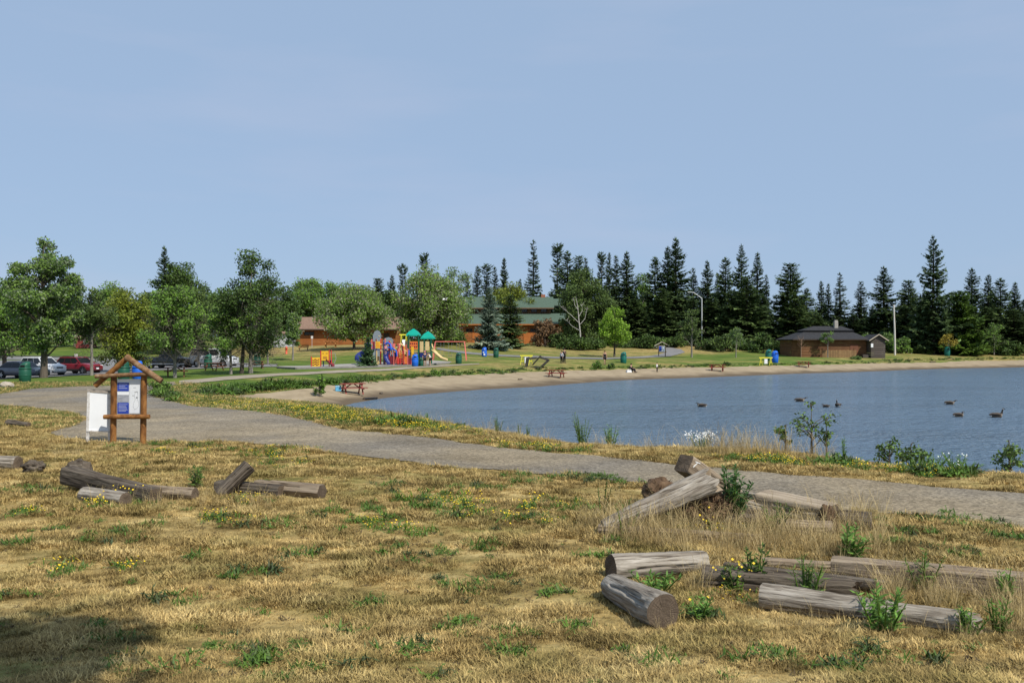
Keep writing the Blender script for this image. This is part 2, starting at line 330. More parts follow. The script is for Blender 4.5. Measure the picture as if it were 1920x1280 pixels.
gravel_far = mat('gravel_far', [(.24, .205, .16), (.33, .285, .22)], scale=.8, rough=.95, coord='Position', detail=6, spec=.15)
asphalt = mat('asphalt', [(.16, .155, .155), (.22, .215, .21)], scale=.6, rough=.9, coord='Position', detail=6, spec=.2)
stone_dust = mat('stone_dust', [(.25, .235, .215), (.34, .32, .29)], scale=.7, rough=.95, coord='Position', detail=6, spec=.15)
# foreground gravel path with its hairpin on the left
UP = [(-140, 742), (0, 739), (60, 729), (150, 724.5), (240, 722.5), (330, 715)]
PATH_NEAR = gp([(330, 721), (300, 727), (285, 736), (292, 745), (340, 757), (440, 768), (547, 781), (640, 805), (796, 820), (913, 837), (1030, 848), (1128, 857), (1261, 871), (1400, 884), (1564, 896), (1728, 911), (1920, 926), (2150, 945),
                (2250, 1030), (1920, 992), (1843, 980), (1744, 966), (1630, 961), (1500, 945), (1330, 921), (1187, 906), (1070, 892), (960, 884), (835, 876), (640, 851), (520, 836), (441, 829), (320, 827), (250, 830), (165, 829), (115, 821), (95, 810), (140, 798), (158, 785), (140, 774), (70, 766), (0, 760), (-140, 760)]+UP)
sheet('gravel_path', PATH_NEAR, gravel, .022, .55, jit=.13, seed=3)
def strip(name, up, lo, m, lift, step, jit, seed):
    return sheet(name, gp(up+lo[::-1]), m, lift, step, jit=jit, seed=seed)
strip('beach_path', [(336, 714.5), (420, 706.5), (500, 701.5), (560, 698.5), (640, 694.5), (737, 690.5), (826, 684.5), (900, 681.5)], [(336, 720.5), (420, 713), (500, 707), (560, 703.5), (640, 699), (737, 694.5), (826, 687.6), (900, 682.8)], gravel_far, .04, 1.5, .12, 5)
strip('asphalt_walk', [(820, 652), (845, 655.5), (875, 660), (935, 665), (1008, 667.8), (1041, 669.3), (1137, 671.2), (1208, 668), (1235, 665), (1250, 660), (1245, 655.5), (1225, 652), (1190, 647.5)],
      [(818, 655), (840, 659), (875, 663.5), (935, 668), (1008, 670.6), (1041, 672.3), (1137, 674), (1208, 671.5), (1260, 667.5), (1284, 661), (1278, 655.5), (1250, 650.5), (1200, 646)], asphalt, .06, 2.0, .1, 7)
sheet('parking_lot', gp([(-250, 716), (0, 711.5), (100, 706.5), (190, 702), (300, 694.5), (440, 689.5), (520, 688.0), (520, 683.5), (440, 680), (300, 677.5), (180, 676), (60, 675), (0, 676), (-250, 676)]), asphalt, .05, 2.5, .12, 8)
sheet('access_road', gp([(-250, 668.5), (0, 668.5), (120, 670.5), (300, 672.5), (300, 677.0), (120, 674.7), (0, 674), (-250, 675.5)]), asphalt, .06, 3.0, .1, 9)
sheet('play_area_gravel', gp([(555, 691.6), (700, 688.8), (790, 685), (840, 681.5), (846, 678.5), (810, 676.2), (700, 680), (600, 685), (520, 687.5), (520, 690)]), stone_dust, .06, 2.0, .15, 10)
# kerb board round the play area
kb = MB(); kp = [G(a, b) for a, b in ((520, 690.6), (555, 692.2), (640, 690.6), (700, 689.3), (790, 685.5), (842, 681.8))]
kp = [Vector((p.x, p.y, H(p.x, p.y)+.07)) for p in kp]
for a, b in zip(kp[:-1], kp[1:]): kb.bar(a, b, .14, .22)
tag(kb.build('kerb', mat('grey_timber', [(.16, .15, .14), (.24, .23, .21)], scale=3)), kind='structure')
# road kerb
kb = MB(); kp = [G(a, b) for a, b in ((-250, 667.6), (0, 667.4), (120, 669.6), (300, 671.8))]; kp = [Vector((p.x, p.y, H(p.x, p.y)+.05)) for p in kp]
for a, b in zip(kp[:-1], kp[1:]): kb.bar(a, b, .2, .25)
tag(kb.build('road_kerb', mat('dark_kerb', [(.08, .075, .07), (.13, .12, .11)], scale=3)), kind='structure')

# beach: dry sand, darker where the water wets it
sand = mat('sand', [(.235, .182, .115), (.30, .238, .155), (.35, .28, .188)], scale=.9, rough=.95, bump=.5, bscale=4, coord='Position', detail=8, spec=.15)
_n = sand.node_tree; _b = _n.nodes['Principled BSDF']; src = _b.inputs['Base Color'].links[0].from_socket
_g = _n.nodes.new('ShaderNodeNewGeometry'); _s = _n.nodes.new('ShaderNodeSeparateXYZ'); _n.links.new(_g.outputs['Position'], _s.inputs[0])
_t = _n.nodes.new('ShaderNodeTexNoise'); _t.inputs['Scale'].default_value = .35; _t.inputs['Detail'].default_value = 6; _n.links.new(_g.outputs['Position'], _t.inputs['Vector'])
_a = _n.nodes.new('ShaderNodeMath'); _a.operation = 'MULTIPLY_ADD'; _n.links.new(_t.outputs[0], _a.inputs[0]); _a.inputs[1].default_value = .5; _n.links.new(_s.outputs[2], _a.inputs[2])
_r = _n.nodes.new('ShaderNodeMapRange'); _n.links.new(_a.outputs[0], _r.inputs[0]); _r.inputs[1].default_value = .36; _r.inputs[2].default_value = .66; _r.inputs[3].default_value = 1; _r.inputs[4].default_value = 0
_m = _n.nodes.new('ShaderNodeMix'); _m.data_type = 'RGBA'; _n.links.new(_r.outputs[0], _m.inputs[0]); _n.links.new(src, _m.inputs[6]); _m.inputs[7].default_value = (.115, .086, .055, 1); _n.links.new(_m.outputs[2], _b.inputs['Base Color'])
shore_w = [(x/FPX*1.0, 0) for x in ()]
BEACH = gp([(430, 744)]+[(480, 738), (520, 734)]+SANDTOP+[(2100, 671)])
lo = []
for px, py in [(2150, 684)]+SHORE[::-1]:
    d = CAMZ*FPX/(py-640); lo.append(((px-CX)/FPX*(d-3.0), d-3.0))
lo += [tuple(at(640, 53).xy), tuple(at(600, 51.5).xy), tuple(at(560, 51).xy), tuple(at(500, 52.5).xy), tuple(at(450, 53.5).xy)]
sheet('beach', BEACH+lo, sand, .03, 1.2, jit=.35, seed=11, dens=.8)

# lake
wm = bpy.data.materials.new('lake_water'); wm.use_nodes = True; n = wm.node_tree; L = n.links.new; b = n.nodes['Principled BSDF']
b.inputs['Base Color'].default_value = (.105, .160, .225, 1); b.inputs['Roughness'].default_value = .2; b.inputs['IOR'].default_value = 1.33; b.inputs['Specular IOR Level'].default_value = .42
g = n.nodes.new('ShaderNodeNewGeometry'); hs = []
for sc, st, wgt in ((1.7, (.75, 1.1, 1), .75), (5.0, (.8, 1.1, 1), .36), (.45, (.6, 1.2, 1), .8)):
    mp = n.nodes.new('ShaderNodeMapping'); mp.inputs['Scale'].default_value = st; mp.inputs['Rotation'].default_value = (0, 0, .25); L(g.outputs['Position'], mp.inputs[0])
    t = n.nodes.new('ShaderNodeTexNoise'); t.inputs['Scale'].default_value = sc; t.inputs['Detail'].default_value = 4; t.inputs['Roughness'].default_value = .55; L(mp.outputs[0], t.inputs['Vector'])
    mu = n.nodes.new('ShaderNodeMath'); mu.operation = 'MULTIPLY'; L(t.outputs[0], mu.inputs[0]); mu.inputs[1].default_value = wgt; hs.append(mu.outputs[0])
s1 = n.nodes.new('ShaderNodeMath'); L(hs[0], s1.inputs[0]); L(hs[1], s1.inputs[1]); s2 = n.nodes.new('ShaderNodeMath'); L(s1.outputs[0], s2.inputs[0]); L(hs[2], s2.inputs[1])
bp = n.nodes.new('ShaderNodeBump'); bp.inputs['Strength'].default_value = 1.0; bp.inputs['Distance'].default_value = .85; L(s2.outputs[0], bp.inputs['Height']); L(bp.outputs[0], b.inputs['Normal'])
tl = n.nodes.new('ShaderNodeTexNoise'); tl.inputs['Scale'].default_value = .09; tl.inputs['Detail'].default_value = 4; mp = n.nodes.new('ShaderNodeMapping'); mp.inputs['Scale'].default_value = (.35, 1.6, 1); L(g.outputs['Position'], mp.inputs[0]); L(mp.outputs[0], tl.inputs['Vector'])
mr = n.nodes.new('ShaderNodeMapRange'); mr.inputs[1].default_value = .35; mr.inputs[2].default_value = .65; mr.inputs[3].default_value = .55; mr.inputs[4].default_value = 1.0; L(tl.outputs[0], mr.inputs[0]); L(mr.outputs[0], bp.inputs['Strength'])
wv = [Vector((-22, 20, 0)), Vector((-22, 70, 0)), Vector((0, 200, 0)), Vector((400, 320, 0)), Vector((400, -40, 0)), Vector((25, 5, 0))]
wo = MB().add(wv, [(0, 5, 4, 3, 2, 1)]).build('lake', wm); tag(wo, kind='structure')
if wo.data.polygons[0].normal.z < 0: wo.data.flip_normals()

# ---------------------------------------------------------------- scattered ground cover (geometry nodes over a point cloud)
def scatter(name, P, scl, variants, label, cat, seed=0, tilt=.15):
    rs = np.random.RandomState(seed); P = np.asarray(P, np.float32); n_ = len(P)
    me = bpy.data.meshes.new(name); me.vertices.add(n_); me.vertices.foreach_set('co', P.ravel())
    rot = np.column_stack([rs.normal(0, tilt, n_), rs.normal(0, tilt, n_), rs.uniform(0, 6.283, n_)]).astype(np.float32)
    a = me.attributes.new('rot', 'FLOAT_VECTOR', 'POINT'); a.data.foreach_set('vector', rot.ravel())
    a = me.attributes.new('scl', 'FLOAT', 'POINT'); a.data.foreach_set('value', np.asarray(scl, np.float32))
    a = me.attributes.new('pick', 'INT', 'POINT'); a.data.foreach_set('value', rs.randint(0, len(variants), n_).astype(np.int32))
    o = bpy.data.objects.new(name, me); COL.objects.link(o); tag(o, label, cat, kind='stuff')
    c = bpy.data.collections.new(name+'_pieces')
    for i, vm in enumerate(variants): c.objects.link(bpy.data.objects.new('%s_piece_%02d' % (name, i), vm))
    ng = bpy.data.node_groups.new(name, 'GeometryNodeTree'); ng.is_modifier = True
    ng.interface.new_socket('Geometry', in_out='INPUT', socket_type='NodeSocketGeometry'); ng.interface.new_socket('Geometry', in_out='OUTPUT', socket_type='NodeSocketGeometry')
    N = ng.nodes.new; L = ng.links.new
    i_ = N('NodeGroupInput'); o_ = N('NodeGroupOutput'); ip = N('GeometryNodeInstanceOnPoints'); ci = N('GeometryNodeCollectionInfo')
    ci.inputs['Collection'].default_value = c; ci.inputs['Separate Children'].default_value = True; ci.inputs['Reset Children'].default_value = True
    def att(nm, ty):
        x = N('GeometryNodeInputNamedAttribute'); x.data_type = ty; x.inputs['Name'].default_value = nm; return x.outputs[0]
    L(i_.outputs[0], ip.inputs['Points']); L(ci.outputs[0], ip.inputs['Instance']); ip.inputs['Pick Instance'].default_value = True
    L(att('pick', 'INT'), ip.inputs['Instance Index'])
    er = N('FunctionNodeEulerToRotation'); L(att('rot', 'FLOAT_VECTOR'), er.inputs[0]); L(er.outputs[0], ip.inputs['Rotation'])
    L(att('scl', 'FLOAT'), ip.inputs['Scale']); L(ip.outputs[0], o_.inputs[0])
    md = o.modifiers.new('scatter', 'NODES'); md.node_group = ng
    return o
def blades(name, n_, rad, hgt, wid, lean, seed, m, seg=2):
    """a tuft of tapering blades, each bent outwards"""
    rs = np.random.RandomState(seed); V = []; F = []
    for i in range(n_):
        a = rs.uniform(0, 6.283); r = rad*math.sqrt(rs.uniform()); p = np.array([r*math.cos(a), r*math.sin(a), -.01])
        la = a+rs.normal(0, .9); ln = lean*rs.uniform(.3, 1.3); d = np.array([math.cos(la), math.sin(la), 0]); s = np.array([-d[1], d[0], 0]); hh = hgt*rs.uniform(.45, 1.15); ww = wid*rs.uniform(.6, 1.3)
        k = len(V)
        for j in range(seg):
            t = j/seg; c = p+d*ln*hh*t*t+np.array([0, 0, hh*t]); V += [c-s*ww*(1-t*.6)/2, c+s*ww*(1-t*.6)/2]
        V.append(p+d*ln*hh+np.array([0, 0, hh*(1-.25*ln)]))
        for j in range(seg-1): F += [(k+2*j, k+2*j+1, k+2*j+3), (k+2*j, k+2*j+3, k+2*j+2)]
        F.append((k+2*seg-2, k+2*seg-1, k+2*seg))
    me = np_mesh(name, V, F); me.materials.append(m); return me
def diamonds(P, D, Nn, l, wd):
    """leaf-like diamonds at P along D, roughly facing Nn; l, wd arrays -> verts, quads"""
    D = D/np.linalg.norm(D, axis=1, keepdims=True); s = np.cross(D, Nn); s /= np.linalg.norm(s, axis=1, keepdims=True)+1e-9
    l = np.asarray(l)[:, None]; wd = np.asarray(wd)[:, None]
    V = np.stack([P, P+D*l*.45+s*wd/2, P+D*l, P+D*l*.45-s*wd/2], 1).reshape(-1, 3)
    return V, np.arange(len(V)).reshape(-1, 4)
def rosette(name, seed, m, n_=16, rad=.16, hgt=.1, lw=.035, fl=0, fm=None):
    """low weed: arching broad leaves; fl yellow flower heads"""
    rs = np.random.RandomState(seed); a = rs.uniform(0, 6.283, n_); e = rs.uniform(.15, 1.15, n_); D = np.column_stack([np.cos(a)*np.cos(e), np.sin(a)*np.cos(e), np.sin(e)])
    P = np.column_stack([rs.normal(0, rad*.35, n_), rs.normal(0, rad*.35, n_), np.zeros(n_)]); l = rs.uniform(.55, 1.1, n_)*rad
    V, F = diamonds(P, D, np.tile([0, 0, 1.], (n_, 1))+rs.normal(0, .25, (n_, 3)), l, lw*rs.uniform(.6, 1.3, n_))
    P2 = P+D*l[:, None]*.75; D2 = D*np.array([1, 1, -.4])+rs.normal(0, .2, (n_, 3)); V2, F2 = diamonds(P2, D2, np.tile([0, 0, 1.], (n_, 1)), l*.7, lw*rs.uniform(.6, 1.2, n_))
    V = np.concatenate([V, V2]); F = np.concatenate([F, F2+n_*4]); mi = np.zeros(len(F), np.int32)
    if fl:
        c = np.column_stack([rs.normal(0, rad*.6, fl), rs.normal(0, rad*.6, fl), hgt*rs.uniform(.7, 1.5, fl)]); r = .0125*rs.uniform(.7, 1.4, fl)
        k = len(V)//4; VV, FF = diamonds(c-np.array([1, 0, 0])*r[:, None], np.tile([1., 0, 0], (fl, 1)), np.tile([0, -.5, .85], (fl, 1)), r*2, r*2)
        V = np.concatenate([V, VV]); F = np.concatenate([F, FF+k*4]); mi = np.concatenate([mi, np.ones(fl, np.int32)])
    me = np_mesh(name, V, F); me.materials.append(m); me.materials.append(fm or m); me.polygons.foreach_set('material_index', mi); return me
md_ = bpy.data.materials.new('dry_blades'); md_.use_nodes = True; c_, b_ = turf_color(md_, False)
_n = md_.node_tree; _g = _n.nodes.new('ShaderNodeNewGeometry'); _h = _n.nodes.new('ShaderNodeHueSaturation'); _m = _n.nodes.new('ShaderNodeMapRange'); _m.inputs[3].default_value = .6; _m.inputs[4].default_value = 1.65
_n.links.new(_g.outputs['Random Per Island'], _m.inputs[0]); _n.links.new(_m.outputs[0], _h.inputs['Value']); _n.links.new(c_, _h.inputs['Color']); _n.links.new(_h.outputs[0], b_.inputs['Base Color']); b_.inputs['Roughness'].default_value = .8; b_.inputs['Specular IOR Level'].default_value = .15
m_straw = mat('straw', [(.40, .30, .135), (.56, .44, .22)], scale=2, coord='Position', rough=.75, isl=.35, tr=.2)
m_green = mat('green_blades', [(.06, .12, .02), (.11, .18, .03)], scale=1.5, coord='Position', rough=.6, isl=.35, tr=.2)
m_weed = mat('weed_leaf', [(.062, .125, .016), (.11, .19, .026)], scale=1.2, coord='Position', rough=.55, isl=.35, tr=.2)
m_dark = mat('dark_weed', [(.03, .055, .014), (.06, .075, .022)], scale=1.2, coord='Position', rough=.6, isl=.35)
m_yel = mat('yellow_petal', [(.75, .52, .02)], rough=.6)
m_wht = mat('white_petal', [(.75, .75, .72)], rough=.6)
rs = np.random.RandomState(5)
PN = np.array(PATH_NEAR)
def wedge(n_, d0, d1, px0=-60, px1=1980, power=1.0):
    d = (d0**(1-power)+(d1**(1-power)-d0**(1-power))*rs.uniform(size=n_))**(1/(1-power)) if power != 1 else d0*(d1/d0)**rs.uniform(size=n_)
    px = rs.uniform(px0, px1, n_); return (px-CX)/FPX*d, d
x, y = wedge(165000, 5.0, 34, -420, 2340, power=.35); z = hm(x, y); k = ~pip(x, y, PN) & (z > .3); x, y, z = x[k], y[k], z[k]
# matted and trodden patches: the turf is thin and short there, rank in between
pn = np.array([noise3((a*1.1, b*1.3, 0), 2)+.6*noise3((a*3.3, b*3.1, 4), 5) for a, b in zip(x, y)]); k = rs.uniform(size=len(x)) < np.clip(.80+pn*.9, .36, 1); x, y, z, pn = x[k], y[k], z[k], pn[k]
scatter('dry_grass', np.column_stack([x, y, z]), rs.uniform(.6, 1.3, len(x))*(.9+y/34*.9)*np.clip(.95+pn*.8, .45, 1.6), [blades('dry_tuft', 30, .085, .05, .007, 1.1, s, md_) for s in range(7)], 'short dry mown grass covering the foreground', 'grass', 1)
# stray grass creeping onto the path edges and verge further off
x, y = wedge(34000, 30, 62, -60, 760, power=1); z = hm(x, y); k = ~pip(x, y, PN) & (z > .35) & ~pip(x, y, BEACH+lo); x, y, z = x[k], y[k], z[k]
scatter('verge_grass', np.column_stack([x, y, z]), rs.uniform(.7, 1.4, len(x))*(1.05+y/90), [blades('verge_tuft', 22, .12, .06, .010, 1., s+20, md_ if s < 2 else m_green) for s in range(4)], 'short grass on the verge inside the path bend', 'grass', 2)
# low green weeds, in the patches the photograph shows
wp = [(25, 918, .3), (90, 923, .3), (105, 995, .15), (210, 1012, .45), (350, 1050, .15), (325, 1128, .25), (360, 885, .3), (20, 1120, .2), (8, 1025, .25), (595, 968, .2), (500, 985, .3), (545, 1040, .3), (485, 1075, .3), (665, 955, .5), (720, 910, .3), (710, 975, .35), (792, 930, .6), (795, 952, .25), (880, 915, .4), (918, 915, .3), (775, 1035, .5), (905, 1020, .2), (830, 1092, .2), (885, 1108, .25), (912, 1025, .25), (940, 1090, .2), (1045, 1115, .2), (860, 1178, .25), (965, 1190, .2), (755, 1210, .25), (980, 1225, .2), (430, 1215, .2), (485, 1240, .25), (550, 1255, .45), (205, 1190, .3), (280, 1250, .4), (1085, 1180, .2), (1195, 1230, .15), (845, 1272, .15), (1055, 955, .3), (1000, 898, .6), (1080, 897, .6), (1130, 898, .5), (1175, 905, .4), (870, 962, .5), (990, 975, .3), (1680, 990, .6), (1800, 980, .8), (1785, 1035, .4), (1650, 1015, .3), (1910, 1005, .3), (1430, 1235, .2), (1630, 1235, .3), (1310, 1150, .2), (300, 832, .5), (440, 842, .6), (380, 835, .4), (230, 838, .3), (250, 895, .15), (520, 850, .4), (200, 920, .15), (250, 948, .35), (540, 1215, .2), (700, 1130, .15), (1120, 1040, .25), (1160, 1020, .25), (640, 1190, .1), (120, 1075, .15), (300, 985, .15), (415, 975, .2), (1560, 1250, .2), (1740, 1240, .15), (1850, 1110, .15), (1240, 1250, .12), (60, 960, .12)]
P = []; SCL = []
for px, py, r in wp:
    c = G(px, py); n_ = max(2, int(r*26))
    for i in range(n_):
        a = rs.uniform(0, 6.283); t = r*1.2*math.sqrt(rs.uniform()); xx, yy = c.x+math.cos(a)*t, c.y+math.sin(a)*t*.9; P.append((xx, yy, H(xx, yy))); SCL.append(rs.uniform(.5, 1.15))
x, y = wedge(320, 6, 30, power=.4); z = hm(x, y); k = ~pip(x, y, PN) & (z > .5)
for xx, yy, zz in zip(x[k], y[k], z[k]): P.append((xx, yy, zz)); SCL.append(rs.uniform(.25, .7))
scatter('low_weeds', P, SCL, [rosette('weed_rosette', s+1, m_weed if s < 4 else m_dark, 26, .15, .09, .022) for s in range(5)], 'low green broad-leaved weeds dotted through the dry grass', 'weeds', 3)
x, y = wedge(1900, 6, 28, power=.4); z = hm(x, y); k = ~pip(x, y, PN) & (z > .5)
scatter('withered_leaves', np.column_stack([x, y, z])[k], rs.uniform(.2, .6, k.sum()), [rosette('withered', s+40, mat('withered_%d' % s, [(.06, .042, .02), (.12, .085, .04)], scale=2, coord='Position'), 9, .13, .05, .03) for s in range(3)], 'small dark withered leaves lying in the dry grass', 'leaves', 4)
# yellow ground flowers
fp = [(480, 940, .3), (420, 975, .3), (865, 950, .35), (1055, 952, .5), (990, 975, .35), (800, 940, .6), (680, 985, .3), (900, 968, .3), (760, 998, .3), (190, 950, .3), (340, 848, .5), (500, 850, .6), (540, 845, .6), (520, 870, .5), (120, 1068, .2), (1250, 985, .5), (1310, 988, .5), (1380, 1110, .3), (45, 962, .2), (240, 1070, .15)]
P = []; SCL = []
for px, py, r in fp:
    c = G(px, py)
    for i in range(int(r*34)):
        a = rs.uniform(0, 6.283); t = r*1.6*math.sqrt(rs.uniform()); xx, yy = c.x+math.cos(a)*t, c.y+math.sin(a)*t; P.append((xx, yy, H(xx, yy))); SCL.append(rs.uniform(.5, 1.1))
for px0, py0, px1, py1, n_, wd in ((330, 752, 640, 770, 300, 1.6), (560, 776, 830, 806, 360, 1.3), (700, 775, 920, 815, 120, 1.2), (900, 832, 1110, 846, 60, .7), (1340, 858, 1560, 872, 85, .7), (1560, 872, 1800, 890, 100, .6), (480, 756, 700, 785, 200, 1.)):
    for i in range(n_):
        t = rs.uniform(); c = G(px0+(px1-px0)*t+rs.normal(0, 14), py0+(py1-py0)*t+rs.normal(0, 3.2))
        if not pip(np.array([c.x]), np.array([c.y]), PN)[0] and c.z > .3: P.append((c.x, c.y, H(c.x, c.y))); SCL.append(rs.uniform(.6, 1.2))
scatter('yellow_trefoil', P, SCL, [rosette('trefoil', s+60, m_weed, 14, .17, .1, .025, 9, m_yel) for s in range(4)], 'low mats of yellow flowers along the path and lake bank', 'flowers', 5)
# tall dry grass: round the log pile and along the bank
P = []; SCL = []
def fill(px0, py0, px1, py1, n_, s0, s1, spx=0, spy=0):
    for i in range(int(n_*.75)):
        t = rs.uniform(); c = G(px0+(px1-px0)*t+rs.normal(0, spx), py0+(py1-py0)*t+rs.normal(0, spy))
        if c.z > .1 and not pip(np.array([c.x]), np.array([c.y]), PN)[0]: P.append((c.x, c.y, H(c.x, c.y))); SCL.append(s0*.55+(s1-s0*.55)*rs.uniform()**1.5)
fill(1110, 985, 1250, 1000, 95, .4, .95, 25, 10); fill(1250, 1020, 1640, 1040, 300, .4, .95, 30, 12); fill(1450, 1010, 1640, 1000, 170, .5, 1.05, 20, 12)
fill(1130, 1000, 1300, 1005, 110, .5, 1.0, 20, 8); fill(1400, 990, 1640, 985, 120, .5, .95, 20, 8); fill(1150, 1010, 1450, 1020, 190, .5, .95, 20, 8); fill(1320, 1085, 1900, 1130, 200, .3, .6, 20, 12); fill(1650, 1115, 1930, 1140, 190, .45, .8, 15, 10); fill(1860, 1170, 1940, 1200, 60, .4, .8, 20, 20)
fill(1430, 1170, 1850, 1200, 110, .22, .45, 15, 6); fill(1300, 1110, 1330, 1100, 26, .4, .7, 10, 6); fill(1150, 1165, 1260, 1190, 16, .2, .35, 20, 6)
fill(150, 948, 560, 945, 130, .3, .6, 20, 5); fill(90, 860, 160, 850, 34, .5, .9, 18, 8); fill(0, 885, 80, 890, 24, .25, .5, 10, 6); fill(260, 930, 420, 935, 60, .35, .7)
fill(1100, 838, 1620, 862, 190, .5, 1.1, 6, 2); fill(1330, 850, 1500, 852, 130, .8, 1.35, 10, 2); fill(900, 815, 1060, 832, 90, .4, .9, 6, 2); fill(1600, 864, 1920, 888, 110, .35, .7, 6, 2); fill(700, 778, 900, 812, 130, .3, .8, 6, 2); fill(120, 836, 290, 838, 50, .3, .6, 8, 3)
scatter('tall_dry_grass', P, SCL, [blades('tall_tuft', 13, .12, .75, .0065, .75, s+80, m_straw, 4) for s in range(5)], 'tall dry straw grass round the logs and on the lake bank', 'grass', 6, .1)
# lush green growth on the banks
P = []; SCL = []
fill(380, 738, 560, 722, 420, .7, 1.3, 10, 3); fill(440, 728, 700, 712, 330, .5, 1.1, 8, 2.5); fill(640, 712, 960, 695, 420, .35, .9, 8, 2.5); fill(270, 738, 330, 745, 90, .5, 1.2, 12, 3)
fill(960, 694, 1300, 687, 300, .3, .8, 6, 1.5); fill(1300, 686, 1700, 678, 260, .3, .8, 6, 1); fill(1660, 676, 1920, 672, 220, .4, .9, 6, 1); fill(730, 790, 810, 800, 40, .4, .9, 8, 3)
fill(1240, 980, 1420, 985, 60, .25, .5, 12, 8); fill(1700, 884, 1830, 890, 70, .4, .85, 8, 3); fill(1560, 868, 1590, 872, 20, .4, .8, 6, 2)
scatter('bank_greenery', P, SCL, [blades('green_tuft', 18, .22, .55, .03, .8, s+100, m_green if s % 2 else m_weed, 3) if s < 2 else rosette('green_clump', s+100, m_weed if s < 4 else m_dark, 34, .48, .3, .10) for s in range(5)], 'lush green growth along the banks of the beach', 'ground cover', 7, .15)
# ---------------------------------------------------------------- trees
m_bark = mat('bark', [(.07, .055, .042), (.14, .115, .09)], scale=6, stretch=(1, 1, .25), rough=.9, bump=.6, bscale=12)
m_bark_g = mat('bark_grey', [(.15, .135, .115), (.26, .24, .21)], scale=5, stretch=(1, 1, .3), rough=.9, bump=.5, bscale=12)
m_birch = mat('bark_white', [(.20, .18, .16), (.40, .38, .35), (.50, .48, .45)], scale=3, stretch=(.6, .6, 1.6), rough=.8)
m_twig = mat('twig', [(.085, .07, .055), (.15, .13, .105)], scale=4, rough=.9, isl=.3)
_lm = leaf_mat
def leaf_mat(name, cols, back, *a, **k):
    g = 3.7 if ('needle' in name) else 1.95
    if 'bright' in name: g = 1.95
    if 'blue_spruce' in name: g = 3.6; cols = [(c[0]*1.25, c[1], c[2]*.95) for c in cols]
    if 'cedar' in name: g = 2.2
    if 'needle' in name and 'blue' not in name: cols = [(c[0]*1.12, c[1]*.98, c[2]*.95) for c in cols]
    elif 'leaves' in name: cols = [(c[0]*1.08, c[1]*1.06, c[2]*.85) for c in cols]; back = tuple(v*.78 for v in back)
    return _lm(name, [tuple(v*g for v in c) for c in cols], tuple(v*(g*.9 if 'needle' in name else min(g, 1.35)) for v in back), *a, **k)
LM = {
 'spruce': leaf_mat('spruce_needles', [(.013, .024, .010), (.024, .042, .014)], (.022, .036, .014), .4, .12, .35),
 'spruce2': leaf_mat('fir_needles', [(.018, .033, .011), (.034, .056, .017)], (.03, .046, .017), .4, .12, .35),
 'blue': leaf_mat('blue_spruce_needles', [(.030, .052, .040), (.060, .088, .066)], (.055, .08, .06), .35, .1, .4),
 'young': leaf_mat('young_spruce_needles', [(.020, .045, .020), (.040, .072, .030)], (.04, .065, .03), .4, .12, .4),
 'cedar': leaf_mat('cedar_leaves', [(.035, .068, .012), (.062, .105, .018)], (.06, .10, .02), .35, .2, .4),
 'green': leaf_mat('green_leaves', [(.045, .092, .016), (.085, .15, .026)], (.15, .19, .09), .4, .3, .45),
 'poplar': leaf_mat('poplar_leaves', [(.045, .085, .020), (.085, .135, .034)], (.22, .26, .17), .4, .28, .5),
 'bright': leaf_mat('bright_leaves', [(.085, .16, .016), (.14, .23, .025)], (.16, .24, .05), .35, .38, .6),
 'yellow': leaf_mat('yellow_green_leaves', [(.060, .088, .014), (.115, .135, .018)], (.12, .14, .03), .4, .3, .5),
 'dark': leaf_mat('dark_leaves', [(.022, .044, .011), (.045, .078, .017)], (.06, .085, .03), .4, .22, .45),
 'apple': leaf_mat('crabapple_leaves', [(.050, .090, .018), (.085, .135, .028)], (.30, .31, .20), .4, .28, .5),
 'willow': leaf_mat('willow_leaves', [(.032, .056, .016), (.058, .088, .024)], (.07, .10, .04), .35, .25, .45),
 'rust': leaf_mat('rust_leaves', [(.075, .045, .028), (.12, .075, .045)], (.12, .08, .05), .35, .25, .6),
 'gold': leaf_mat('gold_leaves', [(.13, .11, .02), (.20, .16, .03)], (.2, .17, .04), .35, .3, .6),
 'shrub': leaf_mat('shrub_leaves', [(.040, .075, .018), (.07, .115, .028)], (.10, .14, .06), .4, .28, .8),
}
CONW = 1.38; BRW = 1.17
